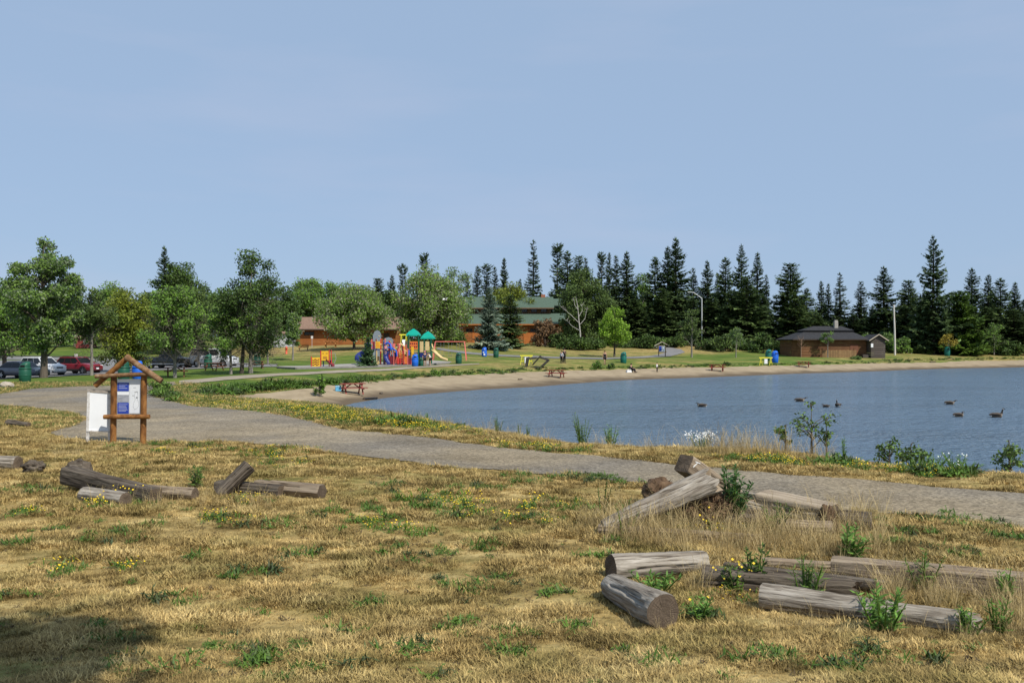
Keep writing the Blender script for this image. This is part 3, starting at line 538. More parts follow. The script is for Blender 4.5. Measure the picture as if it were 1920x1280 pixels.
def spruce_mesh(seed, Hh, Rr, base=.06, dens=1.0, droop=.35, gap=0.0, power=.85, key='spruce', tuft_top=False):
    """trunk + whorled, drooping branches carrying needle sprays"""
    rs = np.random.RandomState(seed); nb = int(Hh*17*dens); t = np.linspace(base, .985, nb)+rs.normal(0, .006, nb); t = np.clip(t, base, .99)
    a = np.arange(nb)*2.39996+rs.normal(0, .5, nb)
    env = (1-t)**power
    if tuft_top: env = env*.62+.38*np.exp(-((t-.93)/.07)**2)*.9+.12*np.sin(t*19+seed)*(t < .85)
    lump = 1+.22*np.sin(t*31+seed)+.2*np.sin(a*2+t*9+seed*2)
    Lb = Rr*env*lump*rs.uniform(.62, 1.12, nb)+Hh*.012
    keep = rs.uniform(size=nb) > gap*(.4+.6*np.sin(t*23+seed*1.7)**2); t, a, Lb = t[keep], a[keep], Lb[keep]; nb = len(t)
    slope = .55*t-droop*(1-t)+rs.normal(0, .08, nb)             # upward near the top, drooping below
    O = np.column_stack([np.zeros(nb), np.zeros(nb), t*Hh]); D = np.column_stack([np.cos(a), np.sin(a), slope]); Sd = np.column_stack([-np.sin(a), np.cos(a), np.zeros(nb)])
    nt_ = 15; s = np.linspace(.12, 1.0, nt_); Vs = []; nF = 0; Fs = []
    for j, sj in enumerate(s):
        for side in (-1, 1):
            p = O+D*(Lb*sj)[:, None]; p[:, 2] += -.10*Lb*math.sin(sj*3.1)+.10*Lb*sj**3
            tw = Lb*(.40*(1-sj)+.10)*rs.uniform(.5, 1.2, nb)+.07+.10*(1-t)
            d = D*(.75+.5*sj)+Sd*side*rs.uniform(.5, 1.3, nb)[:, None]; d[:, 2] -= rs.uniform(.05, .55, nb)
            nn = np.column_stack([rs.normal(0, .45, nb), rs.normal(0, .45, nb), np.ones(nb)])
            V, F = diamonds(p, d, nn, tw, tw*.40+.025); Vs.append(V); Fs.append(F+nF); nF += len(V)
    # hanging sprays give the tiers depth
    for j in range(5):
        sj = rs.uniform(.2, 1., nb); p = O+D*(Lb*sj)[:, None]; d = np.column_stack([rs.normal(0, .5, nb), rs.normal(0, .5, nb), -np.ones(nb)])+D*.5
        tw = np.minimum(.12+Lb*.2, .7)*rs.uniform(.6, 1.3, nb); V, F = diamonds(p, d, Sd+rs.normal(0, .5, (nb, 3)), tw, tw*.55); Vs.append(V); Fs.append(F+nF); nF += len(V)
    top = np.array([[0, 0, Hh*.955]]*5); d = np.column_stack([rs.normal(0, .12, 5), rs.normal(0, .12, 5), np.ones(5)]); V, F = diamonds(top, d, rs.normal(0, 1, (5, 3)), np.full(5, Hh*.055), np.full(5, .16)); Vs.append(V); Fs.append(F+nF)
    cm = np_mesh('crown', np.concatenate(Vs), np.concatenate(Fs)); cm.materials.append(LM[key])
    tb = MB(); r0 = Hh*.0125+.03; tb.tube([(0, 0, -.5), (0, 0, Hh*.05), (.03, 0, Hh*.4), (0, .02, Hh*.75), (0, 0, Hh*.97)], [r0*1.25, r0, r0*.72, r0*.4, .015], 8)
    return tb, cm
def decid_mesh(seed, Hh, Wd, zlow, key, ncl=46, nl=190, ls=.24, crs=.2, fork=.3, tr=.018, shape=.72, twigs=0, cfrac=1.0, wind=.25, bark=None, lean=0.0, conv=.5):
    """trunk, limbs reaching each leaf cluster, leaves scattered in the clusters"""
    rs = np.random.RandomState(seed); rnd = random.Random(seed)
    tb = MB(); r0 = Hh*tr+.03; top = Hh*.9
    trunk = [Vector((0, 0, -.4))]+[Vector((lean*t*Hh+rs.normal(0, .012*Hh)*t, rs.normal(0, .012*Hh)*t, t*top)) for t in (.08, .25, .45, .65, .85, 1.)]
    tb.tube(trunk, [r0*1.3, r0*1.05, r0*.85, r0*.65, r0*.45, r0*.25, .02], 8)
    def tp(z):
        z = min(max(z, 0), top*.999)
        for p, q in zip(trunk[:-1], trunk[1:]):
            if p.z <= z <= q.z: return p.lerp(q, (z-p.z)/(q.z-p.z))
        return trunk[-1]
    C = []
    while len(C) < ncl:
        u = rs.normal(size=3); u /= np.linalg.norm(u); r = rs.uniform()**conv; t = (u[2]*r+1)/2
        prof = max(.12, math.sin(math.pi*min(max(t, 0.02), .98)**shape))**.55
        x = u[0]*r/max(.35, math.sqrt(max(.05, 1-(2*t-1)**2)))*Wd*prof*.92; y = u[1]*r/max(.35, math.sqrt(max(.05, 1-(2*t-1)**2)))*Wd*prof*.92
        if math.hypot(x, y) > Wd*1.02: continue
        z = zlow+t*(Hh-zlow)*.96; C.append((x+lean*z, y, z))
    C = np.array(C)
    for c in C:
        hz = c[2]-math.hypot(c[0], c[1])*rnd.uniform(.5, 1.1); hz = max(Hh*fork*.7, hz); p = tp(hz); q = Vector(c); m1 = p.lerp(q, .5)+Vector((rs.normal(0, .05*Wd), rs.normal(0, .05*Wd), .06*Wd)); rr = max(.014, r0*.32*(1-hz/Hh))
        tb.tube([p, m1, q], [rr*1.3, rr*.8, .01], 5, cap=False)
    rad = Wd*crs*rs.uniform(.6, 1.35, ncl); k = rs.choice(ncl, int(ncl*nl), p=rad**2/np.sum(rad**2))
    P = C[k]+np.clip(rs.normal(0, 1, (len(k), 3)), -1.7, 1.7)*rad[k][:, None]*np.array([.62, .62, .5]); P = P[P[:, 2] > zlow*.6]
    n_ = len(P); D = rs.normal(0, 1, (n_, 3)); D[:, 2] -= .5; D[:, 0] += wind; Nn = rs.normal(0, .75, (n_, 3))+np.array([.25, -.2, .75])
    l = ls*rs.uniform(.6, 1.35, n_); V, F = diamonds(P, D, Nn, l, l*rs.uniform(.5, .8, n_))
    s_ = np.cross(D, Nn)
    cm = np_mesh('crown', V, F); cm.materials.append(LM[key])
    tm = None
    if twigs:
        zz = rs.uniform(zlow*.6, zlow+(Hh-zlow)*.55, twigs); a = rs.uniform(0, 6.283, twigs); rr = Wd*rs.uniform(.1, .95, twigs)
        P = np.column_stack([np.cos(a)*rr*.8, np.sin(a)*rr*.8, zz]); D = np.column_stack([np.cos(a), np.sin(a), rs.normal(.25, .5, twigs)])+rs.normal(0, .5, (twigs, 3)); V, F = diamonds(P, D, rs.normal(0, 1, (twigs, 3)), rs.uniform(.4, 1.1, twigs), np.full(twigs, .03)); tm = np_mesh('bare_twigs', V, F); tm.materials.append(m_twig)
    return tb, cm, tm
def put_tree(name, parts, loc, rz, label, cat, bark, group=None, sc=1.0, sxy=1.0):
    t = empty(name, loc, rz, label, cat, group); t.scale = (sc*sxy, sc*sxy, sc)
    tbm = parts[0]
    if isinstance(tbm, MB):
        o = tbm.build('trunk', bark, t, fix=False)
    else: o = link('trunk', tbm, bark, t)
    link('crown', parts[1], None, t)
    if len(parts) > 2 and parts[2] is not None: tag(link('bare_twigs', parts[2], None, t), kind='stuff')
    return t, o.data
def hgt(py_top, d, z): return CAMZ-(py_top-640)/FPX*d-z
# -- broadleaf trees, each grown on its own: px, depth, top py, half width px, lowest leaf py, key, name, label, opts
BROAD = [
 (82, 72, 433, 60, 655, 'poplar', 'poplar_tree', 'tallest windblown poplar with stout dark trunk beside the parked cars', 'tree', dict(ncl=70, nl=220, ls=.27, crs=.17, fork=.16, tr=.02, shape=.78, wind=.9, conv=.42), m_bark, 'L'),
 (8, 84, 512, 62, 668, 'green', 'maple_tree', 'light green maple cut off by the left edge, behind the grey sedan', 'tree', dict(ncl=46, nl=230, ls=.28), m_bark, 'L'),
 (172, 79, 524, 40, 640, 'willow', 'ash_tree', 'slender ash with thin grey trunk in front of the red wagon', 'tree', dict(ncl=30, nl=150, ls=.24, twigs=500, fork=.3, tr=.013), m_bark_g, 'L'),
 (238, 90, 534, 52, 690, 'yellow', 'willow_tree', 'broad yellow-topped willow hanging low behind the log notice board', 'tree', dict(ncl=60, nl=260, ls=.26, crs=.24, conv=.4), m_bark, 'L'),
 (328, 70.5, 528, 52, 665, 'green', 'linden_tree', 'bushy linden with greyish lower twigs beside the brown picnic table', 'tree', dict(ncl=46, nl=190, ls=.23, twigs=1600, fork=.25, tr=.014), m_bark_g, 'L'),
 (372, 96, 545, 48, 665, 'willow', 'aspen_tree', 'dull green aspen standing between the black pickup and white van', 'tree', dict(ncl=34, nl=170, ls=.26, twigs=900, tr=.012), m_bark_g, 'L'),
 (433, 76, 540, 42, 670, 'green', 'aspen_tree', 'thin pale-trunked aspen left of the double-trunked tree', 'tree', dict(ncl=28, nl=150, ls=.22, twigs=500, tr=.012), m_bark_g, 'L'),
 (470, 77, 466, 60, 672, 'dark', 'elm_tree', 'tall dark double-trunked elm with bare lower twigs above the picnic table', 'tree', dict(ncl=52, nl=190, ls=.24, twigs=2000, fork=.2, tr=.014, shape=.8), m_bark_g, 'L'),
 (502, 100, 575, 20, 655, 'willow', 'aspen_tree', 'small thin aspen just right of the double-trunked elm', 'tree', dict(ncl=22, nl=150, ls=.25, twigs=400, tr=.011), m_bark_g, 'L'),
 (549, 112, 572, 19, 650, 'poplar', 'poplar_tree', 'small loose poplar in front of the orange lodge gable', 'tree', dict(ncl=24, nl=150, ls=.27, tr=.012), m_bark_g, 'L'),
 (664, 132, 538, 62, 634, 'apple', 'crabapple_tree', 'broad round crabapple with pale leaf flecks shading the orange lodge', 'tree', dict(ncl=70, nl=250, ls=.34, crs=.19, fork=.16, shape=.8, conv=.4), m_bark, 'L'),
 (806, 142, 500, 64, 645, 'apple', 'basswood_tree', 'largest round pale-flecked tree rising behind the teal playground roofs', 'tree', dict(ncl=80, nl=270, ls=.36, crs=.19, fork=.16, conv=.4), m_bark, 'L'),
 (850, 160, 498, 40, 610, 'poplar', 'aspen_tree', 'airy aspen top rising just left of the green roofed hall', 'tree', dict(ncl=30, nl=150, ls=.34), m_bark_g, 'L'),
 (1095, 170, 503, 46, 640, 'willow', 'willow_tree', 'dense domed willow behind the white bare birch', 'tree', dict(ncl=80, nl=300, ls=.36, crs=.2, conv=.35, shape=.62), m_bark, 'R'),
 (1152, 135, 568, 29, 650, 'bright', 'young_maple_tree', 'bright lime green young maple standing alone on the lawn', 'tree', dict(ncl=34, nl=170, ls=.27, crs=.2, fork=.22, tr=.014, shape=.62), m_bark, 'R'),
 (1297, 141, 578, 24, 650, 'willow', 'ash_tree', 'thin sparse multi-stemmed ash beside the small far notice board', 'tree', dict(ncl=24, nl=75, ls=.25, twigs=200, tr=.014), m_bark_g, 'R'),
 (1380, 138, 612, 17, 652, 'poplar', 'sapling', 'small pale sapling on the lawn left of the blue bin', 'tree', dict(ncl=18, nl=90, ls=.2, tr=.012), m_bark_g, 'R'),
 (1552, 146, 618, 13, 646, 'green', 'sapling', 'thin green sapling in front of the brown boathouse wall', 'tree', dict(ncl=10, nl=70, ls=.2, tr=.012), m_bark_g, 'R'),
 (1779, 160, 628, 16, 648, 'gold', 'sapling', 'small golden brown sapling beside the lone teal bin at right', 'tree', dict(ncl=14, nl=80, ls=.22, tr=.012), m_bark_g, 'R'),
 (1864, 168, 603, 20, 655, 'green', 'sapling', 'light green sapling before the dark trees at far right', 'tree', dict(ncl=16, nl=80, ls=.24, tr=.012), m_bark_g, 'R'),
 (1203, 196, 506, 34, 640, 'green', 'birch_tree', 'rounded green birch gap-filling between two dark spruces', 'tree', dict(ncl=34, nl=170, ls=.4), m_bark_g, 'R'),
 (958, 186, 520, 44, 620, 'yellow', 'aspen_tree', 'yellow-green aspen rising behind the green roofed hall', 'tree', dict(ncl=44, nl=190, ls=.4), m_bark_g, 'R'),
 (640, 185, 517, 46, 610, 'green', 'poplar_tree', 'tall fresh green poplar crown behind the orange lodge roof', 'tree', dict(ncl=46, nl=200, ls=.4), m_bark, 'L'),
 (575, 178, 522, 44, 620, 'green', 'poplar_tree', 'leafy poplar behind the left end of the orange lodge', 'tree', dict(ncl=46, nl=200, ls=.4), m_bark, 'L'),
 (520, 170, 530, 44, 640, 'dark', 'maple_tree', 'dark maple behind the tall double-trunked elm', 'tree', dict(ncl=46, nl=200, ls=.4), m_bark, 'L'),
 (415, 172, 530, 50, 650, 'green', 'maple_tree', 'green maple behind the white van roof', 'tree', dict(ncl=46, nl=200, ls=.4), m_bark, 'L'),
 (336, 152, 484, 56, 600, 'dark', 'pine_tree', 'spreading dark pine crown around a spruce tip behind the linden', 'tree', dict(ncl=50, nl=180, ls=.36, crs=.16, conv=.4), m_bark, 'L'),
 (205, 175, 532, 44, 645, 'green', 'maple_tree', 'hazy green maple between the tall poplar and the willow', 'tree', dict(ncl=44, nl=190, ls=.4), m_bark, 'L'),
 (60, 178, 540, 60, 640, 'yellow', 'maple_tree', 'yellowish maple across the road behind the white car', 'tree', dict(ncl=50, nl=200, ls=.42), m_bark, 'L'),
 (140, 182, 545, 44, 645, 'dark', 'maple_tree', 'dark shady maple across the road behind the red wagon', 'tree', dict(ncl=44, nl=200, ls=.42), m_bark, 'L'),
 (-60, 170, 540, 60, 650, 'green', 'maple_tree', 'green maple across the road at the far left edge', 'tree', dict(ncl=44, nl=200, ls=.42), m_bark, 'L'),
 (290, 185, 540, 50, 650, 'green', 'maple_tree', 'background maple filling behind the broad willow', 'tree', dict(ncl=44, nl=200, ls=.42), m_bark, 'L'),
 (-150, 120, 520, 60, 670, 'green', 'maple_tree', 'leafy maple just outside the left edge near the parking lot', 'tree', dict(ncl=44, nl=180, ls=.36), m_bark, 'L'),
 (-260, 165, 530, 70, 660, 'dark', 'maple_tree', 'dark maple outside the left edge across the road', 'tree', dict(ncl=44, nl=180, ls=.42), m_bark, 'L'),
 (735, 178, 545, 36, 640, 'dark', 'maple_tree', 'dark maple between the crabapple and the pale-flecked tree', 'tree', dict(ncl=40, nl=200, ls=.42), m_bark, 'L'),
]
sd = 100
for px, d, pt, hw, pl, key, nm, lab, cat, op, bk, grp in BROAD:
    sd += 1; p = at(px, d); Hh = hgt(pt, d, p.z); zl = max(.5, hgt(pl, d, p.z))
    put_tree(nm, decid_mesh(sd, Hh, BRW*hw/FPX*d, zl, key, **dict(op, ncl=int(op.get('ncl', 46)*1.3), nl=int(op.get('nl', 190)*(1.5 if d < 115 else 1.15)), ls=op.get('ls', .24)*(.78 if d < 115 else .9))), p, 0, lab, cat, bk, {'L': 'leafy trees on the left shore', 'R': 'leafy trees before the forest'}[grp])
# second trunk of the elm
e = [o for o in COL.objects if o.get('label', '').startswith('tall dark double')][0]
MB().tube([(-.75, -.2, -.3), (-.62, -.1, 2.2), (-.25, 0, 4.4), (.1, 0, 6.4)], [.2, .15, .12, .08], 8).build('trunk', m_bark, e)
# white bare birch
p = at(1087, 158); e = empty('dead_birch', p, 0, 'bare white birch with no leaves before the domed willow', 'tree'); Hh = hgt(556, 158, p.z); rnd = random.Random(4); tb = MB()
tb.tube([(0, 0, -.3), (.1, 0, Hh*.3), (-.15, 0, Hh*.55), (-.35, 0, Hh*.8), (-.7, .1, Hh)], [.17, .13, .09, .06, .02], 8); tb.build('trunk', m_birch, e)
for a, b, c in (((-.1, 0, Hh*.5), (-1.6, .2, Hh*.66), (-3.4, .3, Hh*.82)), ((.1, 0, Hh*.48), (.9, 0, Hh*.58), (1.3, .1, Hh*.76)), ((-.3, 0, Hh*.75), (-.9, .1, Hh*.84), (-1.1, 0, Hh*.98)), ((0, 0, Hh*.36), (-1.3, .2, Hh*.44), (-2.4, 0, Hh*.56)), ((-.2, 0, Hh*.62), (.5, .2, Hh*.74), (.4, .1, Hh*.9))):
    b_ = MB().tube([a, b, c], [.065, .045, .015], 6)
    for i in range(5):
        t = rnd.uniform(.4, 1); q = Vector(b).lerp(Vector(c), t); b_.tube([q, q+Vector((rnd.uniform(-.6, .6), rnd.uniform(-.3, .3), rnd.uniform(.1, .8)))], [.035, .01], 4)
    b_.build('branch', m_birch, e)
# bare young tree by the boathouse
p = at(1502, 145.5); e = empty('bare_sapling', p, 0, 'leafless reddish sapling in front of the boathouse left wall', 'tree'); Hh = hgt(632, 145.5, p.z)
m_red = mat('reddish_bark', [(.20, .12, .08), (.28, .18, .12)], scale=4)
tb = MB().tube([(0, 0, -.2), (0, 0, Hh*.55), (.05, 0, Hh)], [.07, .05, .012], 6); tb.build('trunk', m_red, e)
for i in range(11):
    a = i*2.4; z = Hh*(.45+.045*i); tb = MB().tube([(0, 0, z), (math.cos(a)*.4, math.sin(a)*.4, z+.35), (math.cos(a)*.75*(1.1-i*.05), math.sin(a)*.7, z+.8)], [.03, .022, .008], 5); tb.build('branch', m_red, e)

# -- conifers: a few grown kinds, copied with their own size and turn
KIND = {
 'a': (spruce_mesh(1, 20, 3.5, .05, 1.0, .35, .05), m_bark), 'b': (spruce_mesh(2, 20, 2.7, .05, 1.1, .4, .12), m_bark), 'c': (spruce_mesh(3, 20, 2.9, .1, .8, .5, .35, 1.0), m_bark_g),
 'd': (spruce_mesh(4, 20, 3.2, .05, 1.0, .3, .1, .7, 'spruce2'), m_bark), 'e': (spruce_mesh(5, 20, 4.3, .04, 1.0, .3, .05, .75, 'spruce2'), m_bark), 'f': (spruce_mesh(6, 20, 2.6, .1, .9, .3, .25, .6, 'spruce', True), m_bark_g),
 'g': (spruce_mesh(7, 20, 3.9, .06, .85, .12, .12, .9, 'spruce'), m_bark), 'h': (spruce_mesh(8, 20, 2.0, .04, 1.0, .45, .1, .75), m_bark), 'i': (spruce_mesh(9, 20, 3.4, .05, 1.1, .3, .02, .6, 'spruce2'), m_bark),
 'u': (spruce_mesh(10, 12, 2.9, .02, 1.5, .25, .0, .8, 'blue'), m_bark), 'y': (spruce_mesh(11, 4, 1.1, .03, 3.0, .0, .0, .85, 'young'), m_bark), 'z': (spruce_mesh(12, 12, 3.2, .02, 1.6, -.1, .0, .55, 'cedar'), m_bark),
}
KM = {}
def conifer(k, px, d, pt, hw, label, group, name='spruce_tree', rz=None, cat='tree'):
    (tb, cm), bk = KIND[k]; p = at(px, d); Hh = hgt(pt, d, p.z); base = {'u': 12, 'y': 4, 'z': 12}.get(k, 20); R0 = {'a': 3.5, 'b': 2.7, 'c': 2.9, 'd': 3.2, 'e': 4.3, 'f': 2.6, 'g': 3.9, 'h': 2.0, 'i': 3.4, 'u': 2.9, 'y': 1.1, 'z': 3.2}[k]
    s = Hh/base; sxy = CONW*(hw/FPX*d)/(R0*s*.95) if hw else random.Random(px).uniform(1.1, 1.45)
    t, me = put_tree(name, (KM.get(k, tb), cm), p, (px*.37+d) % 6.28 if rz is None else rz, label, cat, bk, group, s, sxy); KM[k] = me; return t
CON = [  # kind, px, depth, top py, half width px (0: as grown), label
 ('g', 1750, 166, 441, 36, 'tallest spruce at right with wide tiered branches above the teal bin'),
 ('c', 1000, 205, 450, 24, 'lone gappy spruce rising behind the green roof, sky all round it'),
 ('f', 1045, 206, 456, 18, 'thin spruce with tufted top right of the lone gappy spruce'),
 ('d', 1064, 200, 470, 24, 'ragged spruce just right of the tufted thin one'),
 ('i', 1085, 198, 479, 22, 'rounded-top fir peeping above the domed willow'),
 ('h', 1098, 202, 483, 0, 'narrow dark spire directly over the domed willow'),
 ('f', 1128, 203, 472, 15, 'tufted spruce on the right shoulder of the domed willow'),
 ('b', 1142, 205, 474, 14, 'thin spruce second right of the domed willow top'),
 ('h', 1155, 200, 479, 14, 'slim spire left of the broad spruce behind the lime maple'),
 ('a', 1175, 190, 471, 28, 'broad black spruce rising directly behind the lime maple'),
 ('d', 1228, 186, 481, 24, 'spruce with pointed tip left of the forest giant pair'),
 ('a', 1267, 184, 445, 34, 'tallest spruce of the middle forest with crooked tip'),
 ('b', 1252, 188, 462, 22, 'second tip leaning on the tallest middle forest spruce'),
 ('h', 1300, 196, 502, 0, 'short dark spire left of the street lamp'),
 ('a', 1326, 194, 488, 22, 'even dark spruce standing right behind the street lamp'),
 ('h', 1345, 197, 512, 0, 'low spire right of the street lamp spruce'),
 ('d', 1360, 188, 482, 22, 'dense spruce left of the tall tufted one over the pale sapling'),
 ('g', 1390, 182, 458, 28, 'tall spruce with clumpy top over the pale sapling'),
 ('b', 1420, 185, 473, 20, 'tall spruce at the right end of the middle forest'),
 ('h', 1437, 190, 515, 0, 'slim spire on the last slope of the middle forest'),
 ('i', 1482, 180, 493, 34, 'fat rounded spruce standing alone left of the boathouse roof'),
 ('d', 1513, 184, 540, 20, 'small open spruce on the right flank of the fat rounded one'),
 ('b', 1540, 186, 527, 14, 'thin spruce, left of the twin spires behind the boathouse'),
 ('h', 1553, 188, 532, 11, 'thin spruce, right of the twin spires behind the boathouse'),
 ('c', 1575, 184, 511, 24, 'open spruce directly behind the boathouse chimney'),
 ('h', 1614, 186, 527, 16, 'isolated narrow spire behind the boathouse right roof'),
 ('a', 1657, 178, 499, 32, 'large spruce behind the annex and the bare pole'),
 ('i', 1703, 180, 525, 26, 'medium spruce between the bare pole and the tallest right spruce'),
 ('h', 1733, 184, 538, 0, 'small spire tucked left of the tallest right spruce'),
 ('a', 1822, 184, 502, 28, 'dark spruce rising right of the light green cedar'),
 ('b', 1853, 186, 515, 20, 'slim spruce second from the right forest end'),
 ('d', 1876, 182, 521, 24, 'brownish-tipped spruce near the right edge'),
 ('b', 1903, 188, 529, 18, 'twin-looking spruce at the right picture edge'),
 ('d', 1935, 184, 532, 22, 'spruce half cut off by the right picture edge'),
 ('f', 755, 196, 494, 14, 'thin tufted conifer tip left of the pair above the pale-flecked tree'),
 ('f', 795, 198, 474, 16, 'taller tufted conifer tip above the pale-flecked tree'),
 ('i', 709, 196, 521, 22, 'dark rounded conifer above the right side of the crabapple'),
 ('a', 735, 194, 515, 18, 'dark spruce tip between crabapple and pale-flecked tree'),
 ('b', 895, 204, 498, 16, 'thin conifer left of the cluster behind the green roof'),
 ('f', 912, 206, 494, 16, 'tufted conifer in the cluster behind the green roof'),
 ('h', 928, 204, 500, 0, 'narrow spire amid the cluster behind the green roof'),
 ('b', 945, 203, 484, 16, 'tallest of the cluster behind the green roof, left of the lone spruce'),
 ('h', 876, 204, 515, 0, 'low dark conifer behind the left end of the green roof'),
 ('h', 975, 208, 523, 0, 'small spire between cluster and lone gappy spruce'),
 ('a', 308, 150, 461, 26, 'dark spruce tip poking up through the spreading pine at left'),
]
for k, px, d, pt, hw, lab in CON: conifer(k, px, d, pt, hw, lab, 'tall conifers along the skyline')
conifer('u', 917, 141, 538, 22, 'silvery blue spruce standing in front of the green roofed hall', 'ornamental conifers on the lawn', 'blue_spruce')
conifer('d', 957, 151, 552, 23, 'darker spruce beside the silvery one before the green roofed hall', 'ornamental conifers on the lawn')
conifer('y', 690, 92, 632, 11, 'small young spruce at the left end of the play structure', 'ornamental conifers on the lawn', 'young_spruce')
conifer('z', 1800, 166, 545, 30, 'light green broad cedar right of the tallest spruce', 'ornamental conifers on the lawn', 'cedar_tree')
# filler conifers deep in the wood, nothing tells them apart
rnd = random.Random(12)
for i in range(62):
    px = 985+i*15.6+rnd.uniform(-6, 6); d = rnd.uniform(192, 236) if px < 1450 else rnd.uniform(188, 215)
    pt = rnd.uniform(528, 556) if px < 1445 else rnd.uniform(560, 588) if px < 1690 else rnd.uniform(545, 570)
    conifer('abdihe'[i % 6], px, d, pt, 0, 'dark conifer deep in the wood, half hidden by the front row', 'hidden conifers in the wood')
for i in range(30):
    px = -80+i*36+rnd.uniform(-10, 10); d = rnd.uniform(205, 240); conifer('aidb'[i % 4], px, d, rnd.uniform(556, 585), 0, 'dark conifer far back behind the leafy trees', 'far conifers behind the leafy trees')
# front-row lower boughs of the forest edge
for i, (k, px, d, pt, hw) in enumerate((('e', 1190, 178, 560, 34), ('d', 1240, 177, 540, 30), ('e', 1335, 178, 556, 34), ('a', 1300, 180, 560, 26), ('d', 1400, 172, 520, 34), ('e', 1370, 174, 545, 30), ('a', 1430, 176, 550, 26), ('d', 1490, 172, 560, 34), ('e', 1530, 176, 590, 30), ('a', 1700, 174, 575, 30), ('d', 1740, 170, 560, 34), ('e', 1850, 176, 575, 36), ('d', 1900, 174, 580, 36), ('a', 1600, 176, 590, 30), ('e', 1640, 178, 580, 30), ('e', 1150, 182, 570, 30))):
    conifer(k, px, d, pt, hw, ['bushy dark spruce', 'low-branched spruce', 'full skirted spruce'][i % 3]+' at the wood edge '+('behind the lime maple', 'behind the far notice board', 'below the street lamp', 'left of the street lamp foot', 'behind the pale sapling', 'left behind the pale sapling', 'at the middle forest end', 'left of the boathouse', 'touching the boathouse left roof', 'right of the bare pole', 'under the tallest right spruce', 'right of the light cedar', 'by the right picture edge', 'behind the boathouse ridge', 'behind the boathouse annex', 'right of the domed willow')[i], 'spruces along the wood edge')
# -- shrubs
def bush(name, px, d, pt, hw, key, label, seed, ncl=24, nl=150, ls=.3, cat='shrub'):
    p = at(px, d); Hh = hgt(pt, d, p.z); put_tree(name, decid_mesh(seed, Hh, hw/FPX*d, .1, key, ncl=ncl, nl=nl, ls=ls, crs=.24, fork=.05, tr=.015, shape=.6, conv=.4), p, 0, label, cat, m_bark, 'shrubs along the wood edge')
BUSH = [(1022, 164, 592, 26, 'rust', 'reddish brown bush at the right end of the green roofed hall'), (1080, 156, 630, 32, 'dark', 'low dark bush under the white bare birch'), (1115, 160, 633, 24, 'dark', 'low dark bush right of the white bare birch'), (1045, 162, 622, 18, 'willow', 'grey-green bush left of the white bare birch'),
 (845, 152, 612, 34, 'dark', 'dark round bush under the pale-flecked tree beside the hall'), (1470, 158, 620, 22, 'dark', 'dark green bush left of the boathouse corner'), (1432, 160, 616, 22, 'dark', 'dark bush behind the blue and teal bins'), (1690, 163, 622, 28, 'green', 'green thicket just right of the bare pole'), (1660, 166, 615, 24, 'shrub', 'thicket behind the leaning white post'), (1622, 168, 612, 28, 'green', 'fresh green thicket above the annex roof'),
 (1730, 166, 632, 28, 'dark', 'dark thicket under the tallest right spruce'), (1836, 170, 632, 28, 'cedar', 'olive thicket right of the light cedar'), (1895, 168, 630, 30, 'dark', 'dark thicket at the right picture edge'), (1215, 168, 625, 26, 'dark', 'dark thicket behind the far notice board'), (1265, 172, 622, 28, 'dark', 'dark thicket where the asphalt walk enters the wood'), (1325, 166, 622, 30, 'dark', 'dark thicket right of the sparse ash'), (1355, 162, 618, 26, 'willow', 'grey-green thicket left of the pale sapling'), (1405, 166, 624, 26, 'dark', 'dark thicket right of the pale sapling'), (1178, 170, 628, 24, 'dark', 'dark thicket behind the lime maple trunk'), (1505, 164, 632, 20, 'dark', 'dark bush touching the boathouse left end'),
 (1120, 105.5, 676, 9, 'green', 'round green bush at the edge of the sand before the walker'), (1145, 106, 681, 6, 'shrub', 'tiny bush at the sand edge left of the teal bin'), (1363, 119, 680, 8, 'dark', 'dark tuft bush on the lawn above the beach table'), (1607, 140, 670, 13, 'shrub', 'leafy clump before the boathouse annex steps'), (300, 56, 716, 20, 'shrub', 'grassy green bush right behind the log notice board'), (735, 165, 600, 30, 'dark', 'dark bush right of the orange lodge'), (600, 60.5, 704, 12, 'green', 'weedy green clump on the bank left of the beach table'), (815, 86, 694, 10, 'green', 'pale green clump on the bank below the playground')]
for i, (px, d, pt, hw, key, lab) in enumerate(BUSH):
    if d > 155 and px > 1130: pt += 6+(i*5) % 13; hw *= .8+.1*((i*3) % 5)
    bush('shrub', px, d, pt, hw, key, lab, 300+i, ls=.34 if d > 140 else .16, ncl=24 if d > 140 else 16, nl=150 if d > 140 else 70)
# shade tree standing beside the photographer; its crown throws the shadow at the lower left
p = Vector((4.1, -3.3, H(4.1, -3.3))); put_tree('shade_tree', decid_mesh(777, 17.5, 2.7, 11.5, 'green', ncl=46, nl=190, ls=.3), p, 0, 'tall leafy tree beside the viewer, its shadow falling lower left', 'tree', m_bark)
